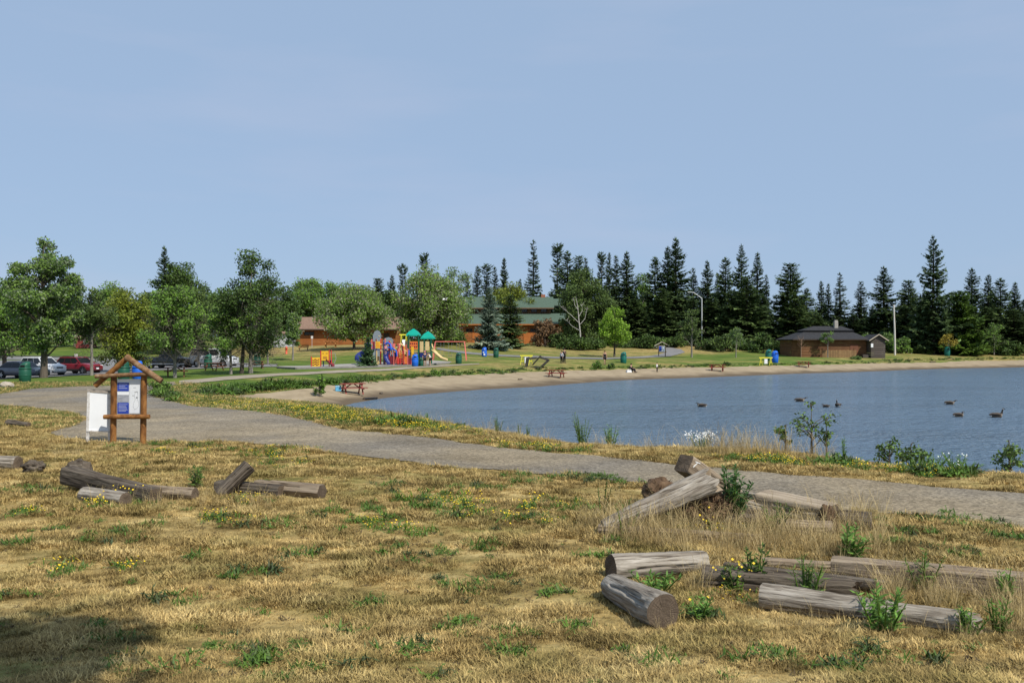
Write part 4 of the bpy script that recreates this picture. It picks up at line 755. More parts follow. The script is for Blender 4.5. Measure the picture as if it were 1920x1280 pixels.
# ---------------------------------------------------------------- logs and timbers in the foreground
m_log = mat('weathered_log', [(.10, .082, .062), (.21, .18, .145), (.34, .305, .255), (.45, .41, .355)], scale=3.4, stretch=(.35, 3.2, 3.2), rough=.9, bump=.9, bscale=7, detail=8, spec=.15, dist=.6)
m_log_d = mat('dark_log', [(.045, .035, .027), (.105, .085, .065), (.17, .145, .115)], scale=2.6, stretch=(.35, 3.2, 3.2), rough=.92, bump=.9, bscale=7, detail=8, spec=.15, dist=.6)
m_log_t = mat('tan_log', [(.15, .112, .078), (.25, .195, .138), (.35, .285, .21)], scale=3.4, stretch=(.3, 3.4, 3.4), rough=.9, bump=.8, bscale=7, detail=8, spec=.15, dist=.5)
for m__ in (m_log, m_log_d, m_log_t):
    n = m__.node_tree; L = n.links.new; b = n.nodes['Principled BSDF']; src = b.inputs['Base Color'].links[0].from_socket; t = n.nodes.new('ShaderNodeTexNoise'); mp = n.nodes.new('ShaderNodeMapping'); mp.inputs['Scale'].default_value = (1.4, 22, 22); tcn = n.nodes.new('ShaderNodeTexCoord'); L(tcn.outputs['Object'], mp.inputs[0]); L(mp.outputs[0], t.inputs['Vector']); t.inputs['Scale'].default_value = 1.6; t.inputs['Detail'].default_value = 5; t.inputs['Distortion'].default_value = .4
    r = n.nodes.new('ShaderNodeValToRGB'); r.color_ramp.elements[0].position = .33; r.color_ramp.elements[1].position = .45; r.color_ramp.elements[0].color = (.22, .19, .17, 1); r.color_ramp.elements[1].color = (1, 1, 1, 1); L(t.outputs[0], r.inputs[0])
    mx = n.nodes.new('ShaderNodeMix'); mx.data_type = 'RGBA'; mx.blend_type = 'MULTIPLY'; mx.inputs[0].default_value = .85; L(src, mx.inputs[6]); L(r.outputs[0], mx.inputs[7]); L(mx.outputs[2], b.inputs['Base Color'])
m_slab = mat('pale_slab', [(.20, .155, .11), (.32, .26, .19), (.40, .335, .25)], scale=3, stretch=(.4, 2.4, 2.4), rough=.9, bump=.5, bscale=8, spec=.15)
def ring_mat(name, a, b):
    m = mat(name, [a, b], scale=3, rough=.95, bump=.5, bscale=14, spec=.1); n = m.node_tree; L = n.links.new; bs = n.nodes['Principled BSDF']
    tcn = n.nodes.new('ShaderNodeTexCoord'); mp = n.nodes.new('ShaderNodeMapping'); mp.inputs['Scale'].default_value = (0, 1, 1); L(tcn.outputs['Object'], mp.inputs[0])
    wv = n.nodes.new('ShaderNodeTexWave'); wv.wave_type = 'RINGS'; wv.rings_direction = 'X'; wv.inputs['Scale'].default_value = 11; wv.inputs['Distortion'].default_value = 9; wv.inputs['Detail'].default_value = 3; L(mp.outputs[0], wv.inputs[0])
    mx = n.nodes.new('ShaderNodeMix'); mx.data_type = 'RGBA'; mx.blend_type = 'MULTIPLY'; mx.inputs[0].default_value = .22; src = bs.inputs['Base Color'].links[0].from_socket
    L(src, mx.inputs[6]); L(wv.outputs[0], mx.inputs[7]); L(mx.outputs[2], bs.inputs['Base Color']); return m
m_ring = ring_mat('cut_wood', (.075, .056, .04), (.165, .125, .09)); m_ring_t = ring_mat('cut_wood_tan', (.22, .165, .11), (.34, .27, .19))
def log(name, label, a, b, r0, r1, m=None, endm=None, kind='round', seed=0, n=64, rings=44, rough=.10, crack=4, sq=1.0, cat='log', taper_a=0.0, group='logs lying in the foreground', broken=0.0):
    """a log or timber from a to b: local X is the grain; cracks are real grooves"""
    a = Vector(a); b = Vector(b); d = b-a; Ln = d.length; rnd = random.Random(seed)
    o = empty(name, a, 0, label, cat, group); x = d.normalized(); y = Vector((0, 0, 1)).cross(x).normalized(); z = x.cross(y); o.rotation_mode = 'QUATERNION'; o.rotation_quaternion = Matrix((x, y, z)).transposed().to_quaternion()
    ck = [(rnd.uniform(0, 6.283), rnd.uniform(0, .5), rnd.uniform(.6, 1), rnd.uniform(.16, .32)) for _ in range(crack+3)]
    V = []; F = []; bow = rnd.uniform(-.012, .012)*(kind == 'round')
    def cross(t, k, e):
        th = 2*math.pi*k/n; c, s = math.cos(th), math.sin(th)
        if kind == 'round': rr = 1.0
        elif kind == 'hex':
            u = (th % (math.pi/3))-math.pi/6; rr = .93/math.cos(u)*.97
        else:
            p = 9; rr = 1/((abs(c)**p+abs(s)**p)**(1/p))
        r = (r0+(r1-r0)*t)*rr*e
        r *= 1+rough*.45*noise3((t*Ln*3, c*11, s*11), seed+5)+rough*noise3((t*Ln*1.6, c*1.4, s*1.4), seed)+rough*.5*noise3((t*Ln*6, c*4, s*4), seed+3)
        for a0, t0, t1, dp in ck:
            w_ = abs((th-a0-.25*noise3((t*Ln*2, 0, 0), seed+a0)+math.pi) % (2*math.pi)-math.pi)
            if t0 < t < t1 and w_ < .13: r *= 1-dp*(1-w_/.13)
        return c*r, s*r*sq
    for i in range(rings+1):
        t = i/rings; e = 1-.035*(i in (0, rings))
        for k in range(n):
            yy, zz = cross(t, k, e); jag = 0
            if broken and i >= rings-2: jag = broken*(noise3((yy*14, zz*14, 1), seed)-.2)*(i-rings+3)/3
            V.append((t*Ln+jag, yy+bow*math.sin(t*3.14)*Ln, zz))
    for i in range(rings):
        for k in range(n): F.append((i*n+k, i*n+(k+1) % n, (i+1)*n+(k+1) % n, (i+1)*n+k))
    bmb = MB(); bmb.add(V, F, True); bmb.build('log_body' if kind != 'square' else 'timber_body', m or m_log, o)
    for i, xx in ((0, -.004), (rings, .004)):
        vs = [V[i*n+k] for k in range(n)]; c = Vector((sum(v[0] for v in vs)/n, sum(v[1] for v in vs)/n, sum(v[2] for v in vs)/n)); c.x += xx
        mid = [tuple(c.lerp(Vector(v), .55)+Vector((xx*1.5+rnd.uniform(-.003, .003), 0, 0))) for v in vs]
        MB().add(vs+mid+[tuple(c)], [(k, (k+1) % n, n+(k+1) % n, n+k) for k in range(n)]+[(n+k, n+(k+1) % n, 2*n) for k in range(n)]).build('cut_end', endm or m_ring, o)
    return o
def gl(px, py, r): return G(px, py, r*.9)
log('log', 'pale weathered log with dark sawn end facing left', gl(1145, 1064, .165), gl(1320, 1052, .14), .165, .14, m_log, None, seed=1, crack=4)
log('log', 'short cracked log pointing at the viewer with its sawn end showing', gl(1147, 1098, .14), gl(1244, 1147, .19), .145, .185, m_log, None, seed=2, crack=5)
log('log', 'long thin grey log, split at its right end, nearest at right', gl(1428, 1117, .14), gl(1842, 1170, .1), .15, .10, m_log, m_ring_t, seed=3, crack=5, broken=.12, rings=50)
log('timber', 'dark rotten timber stub between pale log and thin log', gl(1316, 1082, .13), gl(1610, 1104, .10), .13, .10, m_log_d, None, 'square', 4, crack=5, rough=.14, rings=44, cat='timber', broken=.2)
log('timber', 'narrow grey plank lying on top of the rotten timber', G(1358, 1064, .10), G(1660, 1098, .10), .07, .06, m_log_d, None, 'square', 5, crack=2, rough=.08, rings=40, cat='timber')
log('timber', 'very long tan squared timber running out of the right edge', gl(1560, 1066, .14), gl(1990, 1106, .14), .15, .15, m_log_t, None, 'square', 6, crack=3, rough=.05, rings=50, cat='timber')
log('timber', 'brown half-buried plank behind the long tan timber', gl(1430, 1056, .06), gl(1680, 1068, .06), .07, .06, m_log_t, None, 'square', 7, crack=2, rough=.1, cat='timber')
log('log', 'tapering pale log leaning up the middle of the pile', W(1132, 990, 13.5), W(1336, 900, 13.9), .13, .22, m_log, m_ring_t, seed=8, crack=5, broken=.16, rings=44, group='logs in the right pile')
tb_ = log('timber', 'squared timber with white paint marks sticking up from the pile', W(1282, 868, 14.5), W(1418, 962, 15.4), .17, .17, m_log_t, m_ring, 'square', 9, crack=2, rough=.03, sq=.9, cat='timber', group='logs in the right pile')
m_paint = mat('white_paint', [(.72, .72, .70)], scale=14, rough=.7)
yf = -.172
for (xa, za, xb, zb) in ((.06, .08, .17, .10), (.115, .09, .06, -.02), (.26, -.02, .28, -.06), (.40, .10, .42, -.05), (.42, -.05, .40, -.10)):
    MB().bar((xa, yf, za), (xb, yf, zb), .012, .014, up=(0, 0, 1)).build('paint_mark', m_paint, tb_)
log('timber', 'low grey plank lying along the front foot of the pile', gl(1122, 992, .08), gl(1432, 1010, .06), .08, .06, m_log_t, None, 'square', 10, crack=3, rough=.07, rings=40, cat='timber', group='logs in the right pile')
log('log', 'wide flat-topped slab log on the right of the pile', G(1428, 940, .30), G(1560, 966, .22), .30, .27, m_slab, None, 'square', 11, crack=1, rough=.035, sq=.62, group='logs in the right pile')
log('timber', 'splintered pale board just right of the dark green weed', G(1388, 926, .36), G(1440, 934, .34), .05, .05, m_log, None, 'square', 12, crack=2, rough=.1, cat='timber', group='logs in the right pile')
log('log', 'grey stub log at the far right end of the pile', gl(1572, 972, .14), gl(1634, 978, .14), .16, .15, m_log_d, None, seed=13, crack=3, rough=.1, group='logs in the right pile')
log('log', 'thick brown rotten log under the dark green weed in the pile', gl(1335, 972, .15), gl(1450, 968, .14), .17, .14, m_log_d, None, seed=41, crack=5, rough=.18, broken=.2, group='logs in the right pile')
log('timber', 'split grey board slanting behind the slab log', G(1395, 945, .30), G(1505, 968, .12), .07, .06, m_log, None, 'square', 42, crack=3, rough=.1, cat='timber', broken=.12, group='logs in the right pile')
log('log', 'short weathered log half hidden by straw before the slab', gl(1455, 985, .12), gl(1560, 990, .11), .13, .11, m_log_t, None, seed=43, crack=4, rough=.12, group='logs in the right pile')
# left group
log('timber', 'dark squared timber tilted up at its left end', W(127, 890, 17.3), gl(292, 930, .12), .17, .14, m_log_d, m_ring, 'square', 14, crack=4, rough=.06, rings=40, cat='timber', group='logs in the left group')
log('log', 'short grey log under the tilted dark timber', gl(158, 926, .13), gl(236, 937, .13), .14, .14, m_log, None, seed=15, crack=3, group='logs in the left group')
log('log', 'flat tan log in the middle of the left group', gl(262, 920, .12), gl(366, 926, .12), .13, .12, m_log_t, None, seed=16, crack=3, rough=.1, group='logs in the left group')
log('log', 'brown bark log leaning steeply up to the right', W(412, 928, 16.7), W(468, 872, 16.9), .14, .14, m_log_d, m_ring, seed=17, crack=4, rough=.1, group='logs in the left group')
log('timber', 'dark timber lying behind the steep leaning log', gl(408, 912, .1), gl(528, 922, .1), .12, .12, m_log_d, None, 'square', 18, crack=2, cat='timber', group='logs in the left group')
log('timber', 'six-sided brown timber, rightmost of the left group', gl(482, 912, .12), gl(604, 922, .13), .15, .15, m_log_t, m_ring, 'hex', 19, crack=2, rough=.03, cat='timber', group='logs in the left group')
log('log', 'pale log end cut off by the left picture edge', gl(-40, 866, .15), gl(34, 868, .15), .17, .17, m_log, None, seed=20, crack=3, group='logs in the left group')
log('log', 'small dark rotten log on the green verge at far left', gl(14, 793, .12), gl(54, 796, .1), .13, .09, m_log_d, None, seed=21, crack=2, rough=.2, group='logs in the left group')
def lump(name, label, c, r, m, seed, sq=(1, 1, .8), amp=.35, cat='stump', spikes=0, sm=None, freq=2.2):
    o = empty(name, (c[0], c[1], c[2]-r*.5), 0, label, cat); bm = bmesh.new(); bmesh.ops.create_icosphere(bm, subdivisions=4, radius=1)
    for v in bm.verts:
        p = v.co.copy(); k = 1+amp*noise3(p*freq, seed)+amp*.45*noise3(p*freq*3, seed+1)+amp*.2*noise3(p*freq*8, seed+2); v.co = Vector((p.x*sq[0], p.y*sq[1], p.z*sq[2]))*r*k+Vector((0, 0, r*.5))
    me = bpy.data.meshes.new(name); bm.to_mesh(me); bm.free(); me.polygons.foreach_set('use_smooth', [True]*len(me.polygons)); link('stump_body', me, m, o)
    if spikes:
        rs_ = np.random.RandomState(seed); n_ = spikes; D = rs_.normal(0, 1, (n_, 3)); D /= np.linalg.norm(D, axis=1)[:, None]; D[:, 2] = np.abs(D[:, 2])*.7; P = D*r*np.array(sq)*.85+np.array([0, 0, r*.5]); D2 = D+rs_.normal(0, .9, (n_, 3)); V, F = diamonds(P, D2, rs_.normal(0, 1, (n_, 3)), r*rs_.uniform(.3, .8, n_), np.full(n_, .022)); x_ = np_mesh('rootlets', V, F); q_ = link('rootlets', x_, sm or m, o); q_['kind'] = 'stuff'
    return o
m_root = mat('root_brown', [(.06, .035, .02), (.13, .08, .045), (.20, .13, .075)], scale=7, stretch=(1, 1, .4), rough=.95, bump=1.0, bscale=14, isl=.3)
c = G(1236, 922, .22); lump('root_stump', 'round red-brown stump end behind the leaning log', c, .30, m_root, 3, (1, .8, .85), .25, spikes=90)
c = G(1312, 958, .25); lump('root_mass', 'shaggy brown root mass under the leaning log', c, .40, m_root, 5, (1.1, .8, .8), .4, spikes=900)
c = G(1552, 978, .16); lump('jagged_stump', 'jagged little brown stump at the slab log end', c, .17, m_root, 8, (.7, .6, 1.35), .7, spikes=60, freq=1.6)
c = G(148, 880, .14); lump('dirt_stump', 'dark pointed mound of rotten wood behind the tilted timber', c, .22, m_log_d, 9, (1.2, 1, .9), .3)
c = G(62, 875, .12); lump('rotten_stump', 'dark crumbling stump beside the pale log at the left edge', c, .20, m_log_d, 10, (1.1, .8, .7), .5)
m_rock = mat('pale_rock', [(.33, .28, .22), (.46, .40, .33)], scale=4, rough=.9, bump=.4)
c = G(13, 722, .15); lump('boulder', 'small pale boulder on the grass left of the green bin', c, .30, m_rock, 11, (1.3, 1, .75), .2, 'rock')
# -- taller weeds standing by the logs and along the bank
def weed(name, label, px, py, h_, n_stem, m, seed, lw=.05, ll=.15, spread=.3, cat='plant', fl=0, fm=None, nl=26, bare=.15, loc=None, group='weeds and bank plants'):
    p = Vector(loc) if loc else G(px, py); p.z = H(p.x, p.y); rs_ = np.random.RandomState(seed); o = empty(name, p, 0, label, cat, group); st = MB(); P = []; D = []; LL = []; tips = []
    for i in range(n_stem):
        a = rs_.uniform(0, 6.283); s = spread*rs_.uniform(.1, 1); hh = h_*rs_.uniform(.6, 1.05); b = Vector((math.cos(a)*s*.3, math.sin(a)*s*.3, -.03)); t = Vector((math.cos(a)*s*1.2, math.sin(a)*s*1.2, hh)); m1 = b.lerp(t, .5)+Vector((0, 0, .06*hh)); st.tube([b, m1, t], [.011+h_*.004, .008+h_*.002, .003], 5, cap=False); tips.append(t)
        for j in range(nl):
            u = bare+(1-bare)*j/nl; c = b.lerp(m1, u*2) if u < .5 else m1.lerp(t, u*2-1); an = j*2.4+rs_.normal(0, .4); e = rs_.uniform(.0, .9); P.append(c); D.append((math.cos(an)*math.cos(e), math.sin(an)*math.cos(e), math.sin(e))); LL.append(ll*rs_.uniform(.6, 1.2)*(1.15-.6*u))
    st.build('stems', m_twig if bare > .3 else m_weed, o); D = np.array(D, float); LL = np.array(LL)
    V, F = diamonds(np.array([tuple(v) for v in P]), D, np.tile([0, 0, 1.], (len(P), 1))+rs_.normal(0, .35, (len(P), 3)), LL, LL*lw/ll); me = np_mesh('leaves', V, F); link('leaves', me, m, o)
    if fl:
        ct = np.array([tuple(tips[rs_.randint(len(tips))]+Vector(rs_.normal(0, .06, 3))) for _ in range(fl)]); r = .017*rs_.uniform(.7, 1.2, fl); V, F = diamonds(ct-np.array([1, 0, 0])*r[:, None], np.tile([1., 0, 0], (fl, 1)), np.tile([0, -.75, .65], (fl, 1)), r*2, r*2); link('flowers', np_mesh('flowers', V, F), fm, o)
    return o
mw = LM['shrub']; md = leaf_mat('dark_herb', [(.022, .055, .014), (.04, .085, .02)], (.05, .09, .03)); mb = leaf_mat('fresh_herb', [(.06, .12, .02), (.09, .17, .03)], (.11, .18, .05))
weed('tall_weed', 'bushy dark green weed growing out of the log pile', 1372, 986, .95, 18, md, 1, .055, .19, .3, nl=40)
weed('leafy_weed', 'upright leafy weed between plank and thin log', 1412, 1108, .55, 5, mw, 2, .05, .16, .18)
weed('leafy_weed', 'tall narrow-leaved weed behind the thin grey log', 1512, 1140, .62, 9, mw, 3, .022, .17, .2, nl=30)
weed('leafy_weed', 'full green weed before the middle of the thin grey log', 1655, 1186, .45, 10, mb, 4, .04, .15, .26, nl=24)
weed('leafy_weed', 'green weed at the right tip of the thin grey log', 1815, 1192, .32, 7, mb, 5, .03, .12, .18, nl=18)
weed('leafy_weed', 'pale green weed right of the thin grey log tip', 1870, 1185, .36, 6, mb, 6, .03, .13, .2, nl=16)
weed('leafy_weed', 'weed with yellow flowers before the dark rotten timber', 1380, 1112, .34, 7, mw, 7, .035, .12, .2, fl=14, fm=m_yel, nl=18)
weed('leafy_weed', 'low bushy green weed inside the corner of the two pale logs', 1232, 1108, .26, 10, mb, 8, .04, .14, .3, nl=14)
weed('leafy_weed', 'small weed with one bloom in front of the cracked log', 1312, 1160, .24, 8, mb, 9, .04, .12, .18, fl=2, fm=m_yel, nl=12)
weed('leafy_weed', 'rounded green weed in the straw behind the long timber', 1592, 1048, .5, 9, mb, 10, .06, .16, .26, nl=20)
weed('leafy_weed', 'weed on the tan timber near the right edge', 1730, 1108, .5, 6, mw, 11, .035, .14, .22, nl=18)
weed('leafy_weed', 'green weed at the right picture edge by the tan timber', 1885, 1130, .4, 8, mb, 12, .035, .13, .16, nl=18)
weed('leafy_weed', 'yellow-flowered weeds beneath the leaning log', 1265, 985, .42, 9, mw, 13, .03, .12, .4, fl=22, fm=m_yel, nl=16)
weed('leafy_weed', 'yellow-flowered weeds below the root mass', 1345, 992, .3, 8, mw, 14, .03, .12, .35, fl=30, fm=m_yel, nl=14)
weed('leafy_weed', 'green weed standing behind the flat tan log at left', 368, 915, .42, 9, mw, 15, .05, .15, .24, nl=18)
weed('leafy_weed', 'yellow-flowered weeds in front of the short grey log', 205, 945, .2, 9, mw, 16, .03, .1, .45, fl=40, fm=m_yel, nl=10)
weed('dry_dock', 'dark seeded dock stem left of the log pile', 1128, 965, .7, 3, mat('dock_seed', [(.06, .045, .025), (.10, .07, .04)], scale=5), 17, .03, .06, .25, nl=30)
weed('leafy_weed', 'pair of dry green stalks left of the pile front plank', 1170, 1005, .45, 6, mw, 18, .02, .09, .3, nl=14)
weed('leafy_weed', 'leafy weed rising before the slab log in the pile', 1455, 1000, .5, 9, mw, 71, .035, .14, .28, nl=20)
weed('leafy_weed', 'green weed at the left foot of the leaning log', 1175, 985, .45, 8, mw, 72, .03, .12, .3, nl=18)
# bank plants against the water
def bankpt(px, extra=0.4):
    for (a, da, za), (b, db, zb) in zip(CREST[:-1], CREST[1:]):
        if a <= px <= b: d = da+(db-da)*(px-a)/(b-a)-extra; return tuple(at(px, d))
for i, (px, h_, ns, m_, lab, kw) in enumerate((
 (932, .85, 8, md, 'dark conical weed on the bank, tallest left of the daisies', dict(lw=.03, ll=.14, spread=.2, nl=26)), (872, .4, 5, md, 'short dark weed on the bank left of the conical one', dict(lw=.04, ll=.12)), (972, .7, 3, mw, 'single slim stalk on the bank right of the conical weed', dict(lw=.02, ll=.1, spread=.1)), (990, .5, 4, mw, 'short slim stalks next to the single slim bank stalk', dict(lw=.02, ll=.1, spread=.15)),
 (1092, 1.0, 14, mw, 'tall bushy willow-herb clump on the bank left of the bright green one', dict(lw=.025, ll=.17, spread=.34, nl=26)), (1145, .75, 12, mb, 'bright green feathery clump on the bank behind the path', dict(lw=.03, ll=.15, spread=.3, nl=24)),
 (1313, .55, 16, mw, 'white flowering daisy clump on the bank above the timber', dict(lw=.02, ll=.1, spread=.4, fl=110, fm=m_wht, nl=12)), (1582, .85, 3, mb, 'slim upright green stalk right of the straggly sapling', dict(lw=.03, ll=.13, spread=.1)),
 (1748, .5, 14, mb, 'lush green clump on the bank behind the yellow flowers', dict(lw=.03, ll=.15, spread=.5, nl=20)), (1798, .45, 14, mb, 'lush green clump with white blooms near the right edge', dict(lw=.03, ll=.15, spread=.5, nl=20, fl=18, fm=m_wht)), (775, .55, 14, mb, 'grassy pale clump on the bank where the water narrows', dict(lw=.02, ll=.2, spread=.5, nl=16)), (800, .5, 12, mb, 'second grassy clump on the narrow bank', dict(lw=.02, ll=.18, spread=.4, nl=16)))):
    weed('bank_plant', lab, 0, 0, h_, ns, m_, 50+i, loc=bankpt(px), **kw)

for i, (px, h_, wd_, zl_, nc_, nl_, lab) in enumerate(((1473, .95, .28, .25, 9, 34, 'short leafy shrub left of the straggly bank sapling'), (1522, 1.65, .62, .35, 13, 26, 'tall straggly sapling on the bank reaching over the water'), (1550, 1.25, .3, .3, 8, 20, 'thin leafy stem right beside the straggly bank sapling'), (1668, .75, .42, .1, 11, 30, 'branching shrub on the bank left of the yellow flowers'), (1708, .72, .45, .1, 12, 34, 'low branching shrub on the bank over the yellow flowers'), (1893, .95, .42, .1, 13, 42, 'bushy shrub on the bank at the right picture edge'))):
    put_tree('bank_shrub', decid_mesh(900+i, h_, wd_, zl_, 'shrub', ncl=nc_, nl=nl_, ls=.085, crs=.24, fork=.1, tr=.004, wind=0), bankpt(px), 0, lab, 'shrub', m_twig, 'weeds and bank plants')
# ---------------------------------------------------------------- notice boards
m_pine = mat('varnished_log', [(.085, .034, .010), (.21, .088, .024), (.31, .145, .042)], scale=6, stretch=(1.2, 1.2, .5), rough=.65, bump=.4, bscale=10, spec=.25, pos=(.34, .64))
m_pine_g = mat('silvered_log', [(.095, .04, .014), (.20, .11, .05), (.36, .27, .19)], scale=3.2, stretch=(1.4, 1.4, 1.4), rough=.75, bump=.3, bscale=8)
m_white = mat('white_board', [(.74, .76, .78), (.80, .82, .84)], scale=2, rough=.5)
m_blue = mat('blue_print', [(.018, .045, .30), (.03, .065, .38)], scale=3, rough=.45)
m_grey = mat('grey_print', [(.22, .23, .26), (.42, .43, .46)], scale=6, stretch=(1, 1, 3), rough=.5)
m_line = mat('line_print', [(.42, .46, .66)], scale=8, rough=.5); m_fine = mat('thin_line', [(.28, .29, .30)], scale=8, rough=.6)
m_oldw = mat('chipped_white_wood', [(.34, .30, .26), (.62, .60, .57), (.72, .71, .69)], scale=9, rough=.8, bump=.3)
DK = 25.6
def kw_(px, py, dy=0): p = W(px, py, DK); p.y += dy; return p
b0 = at(241, DK); k = empty('notice_board', b0, 0, 'log-framed notice board with peaked rafters and blue printed panel beside the path', 'notice board')
def rel(p): return Vector(p)-b0
zb = H(b0.x, b0.y)-b0.z-.3
def pole(name, pts, r, m, par=k, n=14):
    pts = [Vector(p) for p in pts]; q = []
    for a, b in zip(pts[:-1], pts[1:]):
        for i in range(6): q.append(a.lerp(b, i/6))
    q.append(pts[-1]); rr = [r*(1+.06*noise3((i*.9, 0, 0), r*37+len(name))) for i in range(len(q))]
    return MB().tube(q, rr, n).build(name, m, par)
for px0, px1 in ((213.5, 212), (270, 268)):
    a = rel(kw_(px0, 705)); b = rel(kw_(px1, 829)); b.z = zb; pole('post', [a, b], .088, m_pine)
pole('crossbeam', [rel(kw_(182, 705, -.10)), rel(kw_(287, 700.5, -.13))], .062, m_pine_g); pole('crossbeam', [rel(kw_(199, 780.5, -.14)), rel(kw_(284, 780, -.14))], .068, m_pine)
pole('rafter', [rel(kw_(242.5, 667.5, .02)), rel(kw_(177, 723, .05))], .078, m_pine); pole('rafter', [rel(kw_(239, 668.5, -.1)), rel(kw_(307, 714, -.16))], .085, m_pine_g)
def panel(name, x0, y0, x1, y1, dy, m, par=k, th=.02):
    a = rel(kw_(x0, y0, dy)); b = rel(kw_(x1, y1, dy)); return MB().box((a+b)/2, (abs(b.x-a.x), th, abs(a.z-b.z))).build(name, m, par)
bp_ = panel('backing_board', 219.5, 710.5, 265.5, 775.5, .02, m_white, th=.03)
def sub(name, x0, y0, x1, y1, dy, m, th=.006): o = panel(name, x0, y0, x1, y1, dy, m, bp_, th); return o
sub('blue_panel', 220.3, 717, 241.8, 733, -.004, m_blue); sub('blue_panel', 220.3, 754.5, 241.8, 775.2, -.004, m_blue); sub('picture', 220.3, 737.5, 241.8, 753, -.004, m_grey); sub('picture_sky', 220.3, 734, 241.8, 740, -.005, m_white)
for i in range(3): sub('text_line', 223, 720+i*3.6, 239-i % 2*4, 721+i*3.6, -.009, m_line, .003)
for i in range(6): sub('text_line', 222.5, 757.5+i*2.5, 239.5-(i*7 % 4), 758.3+i*2.5, -.009, m_line, .003)
sub('map_sheet', 243, 715, 264.8, 774.5, -.004, mat('map_paper', [(.66, .68, .71), (.74, .76, .78)], scale=5, rough=.6))
rnd = random.Random(3); mm_ = MB(); pts = []
q = kw_(252, 768, -.009); cur = Vector((q.x, q.y, q.z))
for i, (dx, dy) in enumerate(((-2, -7), (1, -6), (3, -7), (-2, -6), (1, -5), (4, -4), (2, 7), (-1, 8), (2, 6), (0, 7), (-4, 5), (-4, 1))):
    nx = cur+Vector((dx/65, 0, -dy/65)); mm_.bar(rel(cur), rel(nx), .003, .005); cur = nx
mm_.build('map_outline', m_fine, bp_)
for x0, y0, w_ in ((250, 726, 5), (252, 734, 7), (248, 741, 4), (256, 745, 3)): sub('map_label', x0, y0, x0+w_, y0+.9, -.008, m_fine, .003)
sub('map_mark', 255.6, 744, 257.6, 746, -.009, mat('dark_ink', [(.02, .02, .02)], scale=4), .003)
# blank white board on a frame, left of it
b1 = at(185, 25.9); f = empty('blank_board', b1, 0, 'blank white board in a chipped frame, left of the log notice board', 'board')
def r1(px, py, d): return W(px, py, d)-b1
z_ = -.25
def leg(pt, pb, d, top):
    a = r1(pt, top, d); b = r1(pb, 832, d); b.z = z_; MB().bar(a, b, .075, .055, up=(0, 1, 0)).build('post', m_oldw, f)
leg(167, 163.5, 25.66, 731); leg(206.5, 205, 25.78, 733)
MB().bar(r1(164, 731.5, 25.66), r1(209, 734, 25.78), .09, .07).build('top_rail', mat('old_grey_wood', [(.22, .19, .16), (.36, .32, .28)], scale=7), f)
MB().bar(r1(163, 807, 25.63), r1(205, 808.5, 25.75), .05, .035).build('bottom_rail', m_oldw, f)
a, b, c, d = r1(168.5, 736, 25.65), r1(205, 738, 25.76), r1(204, 807, 25.76), r1(166.5, 806, 25.65)
MB().add([a, b, c, d]+[v+Vector((-.004, .02, 0)) for v in (a, b, c, d)], [(0, 1, 2, 3), (7, 6, 5, 4), (0, 4, 5, 1), (1, 5, 6, 2), (2, 6, 7, 3), (3, 7, 4, 0)]).build('panel', m_white, f)
# small far notice board by the asphalt walk
p = at(1241, 145); f = empty('notice_board', p, 0, 'small far notice board with peaked roof beside the asphalt walk', 'notice board'); s = 145/FPX
m_wd = mat('brown_wood', [(.14, .09, .055), (.22, .15, .095)], scale=5); m_wd_p = mat('pale_wood', [(.42, .36, .28), (.52, .45, .36)], scale=5)
for x in (-6, 6.5): MB().box((x*s, 0, .75), (.13, .13, 2.1)).build('post', m_wd, f)
MB().box((0, -.03, 1.25), (12*s, .05, .95)).build('panel', m_white, f); MB().box((-3*s, -.062, 1.3), (5*s, .01, .8)).build('blue_panel', m_blue, f)
for sg in (-1, 1): MB().bar((0, 0, 2.4), (sg*14*s, 0, 1.75), .5, .08, up=(0, 0, 1)).build('roof_slope', m_wd_p, f)
MB().bar((-8*s, 0, .7), (8*s, 0, .7), .1, .1).build('crossbeam', m_wd, f); MB().bar((-10*s, 0, 1.8), (10*s, 0, 1.8), .1, .1).build('crossbeam', m_wd, f)

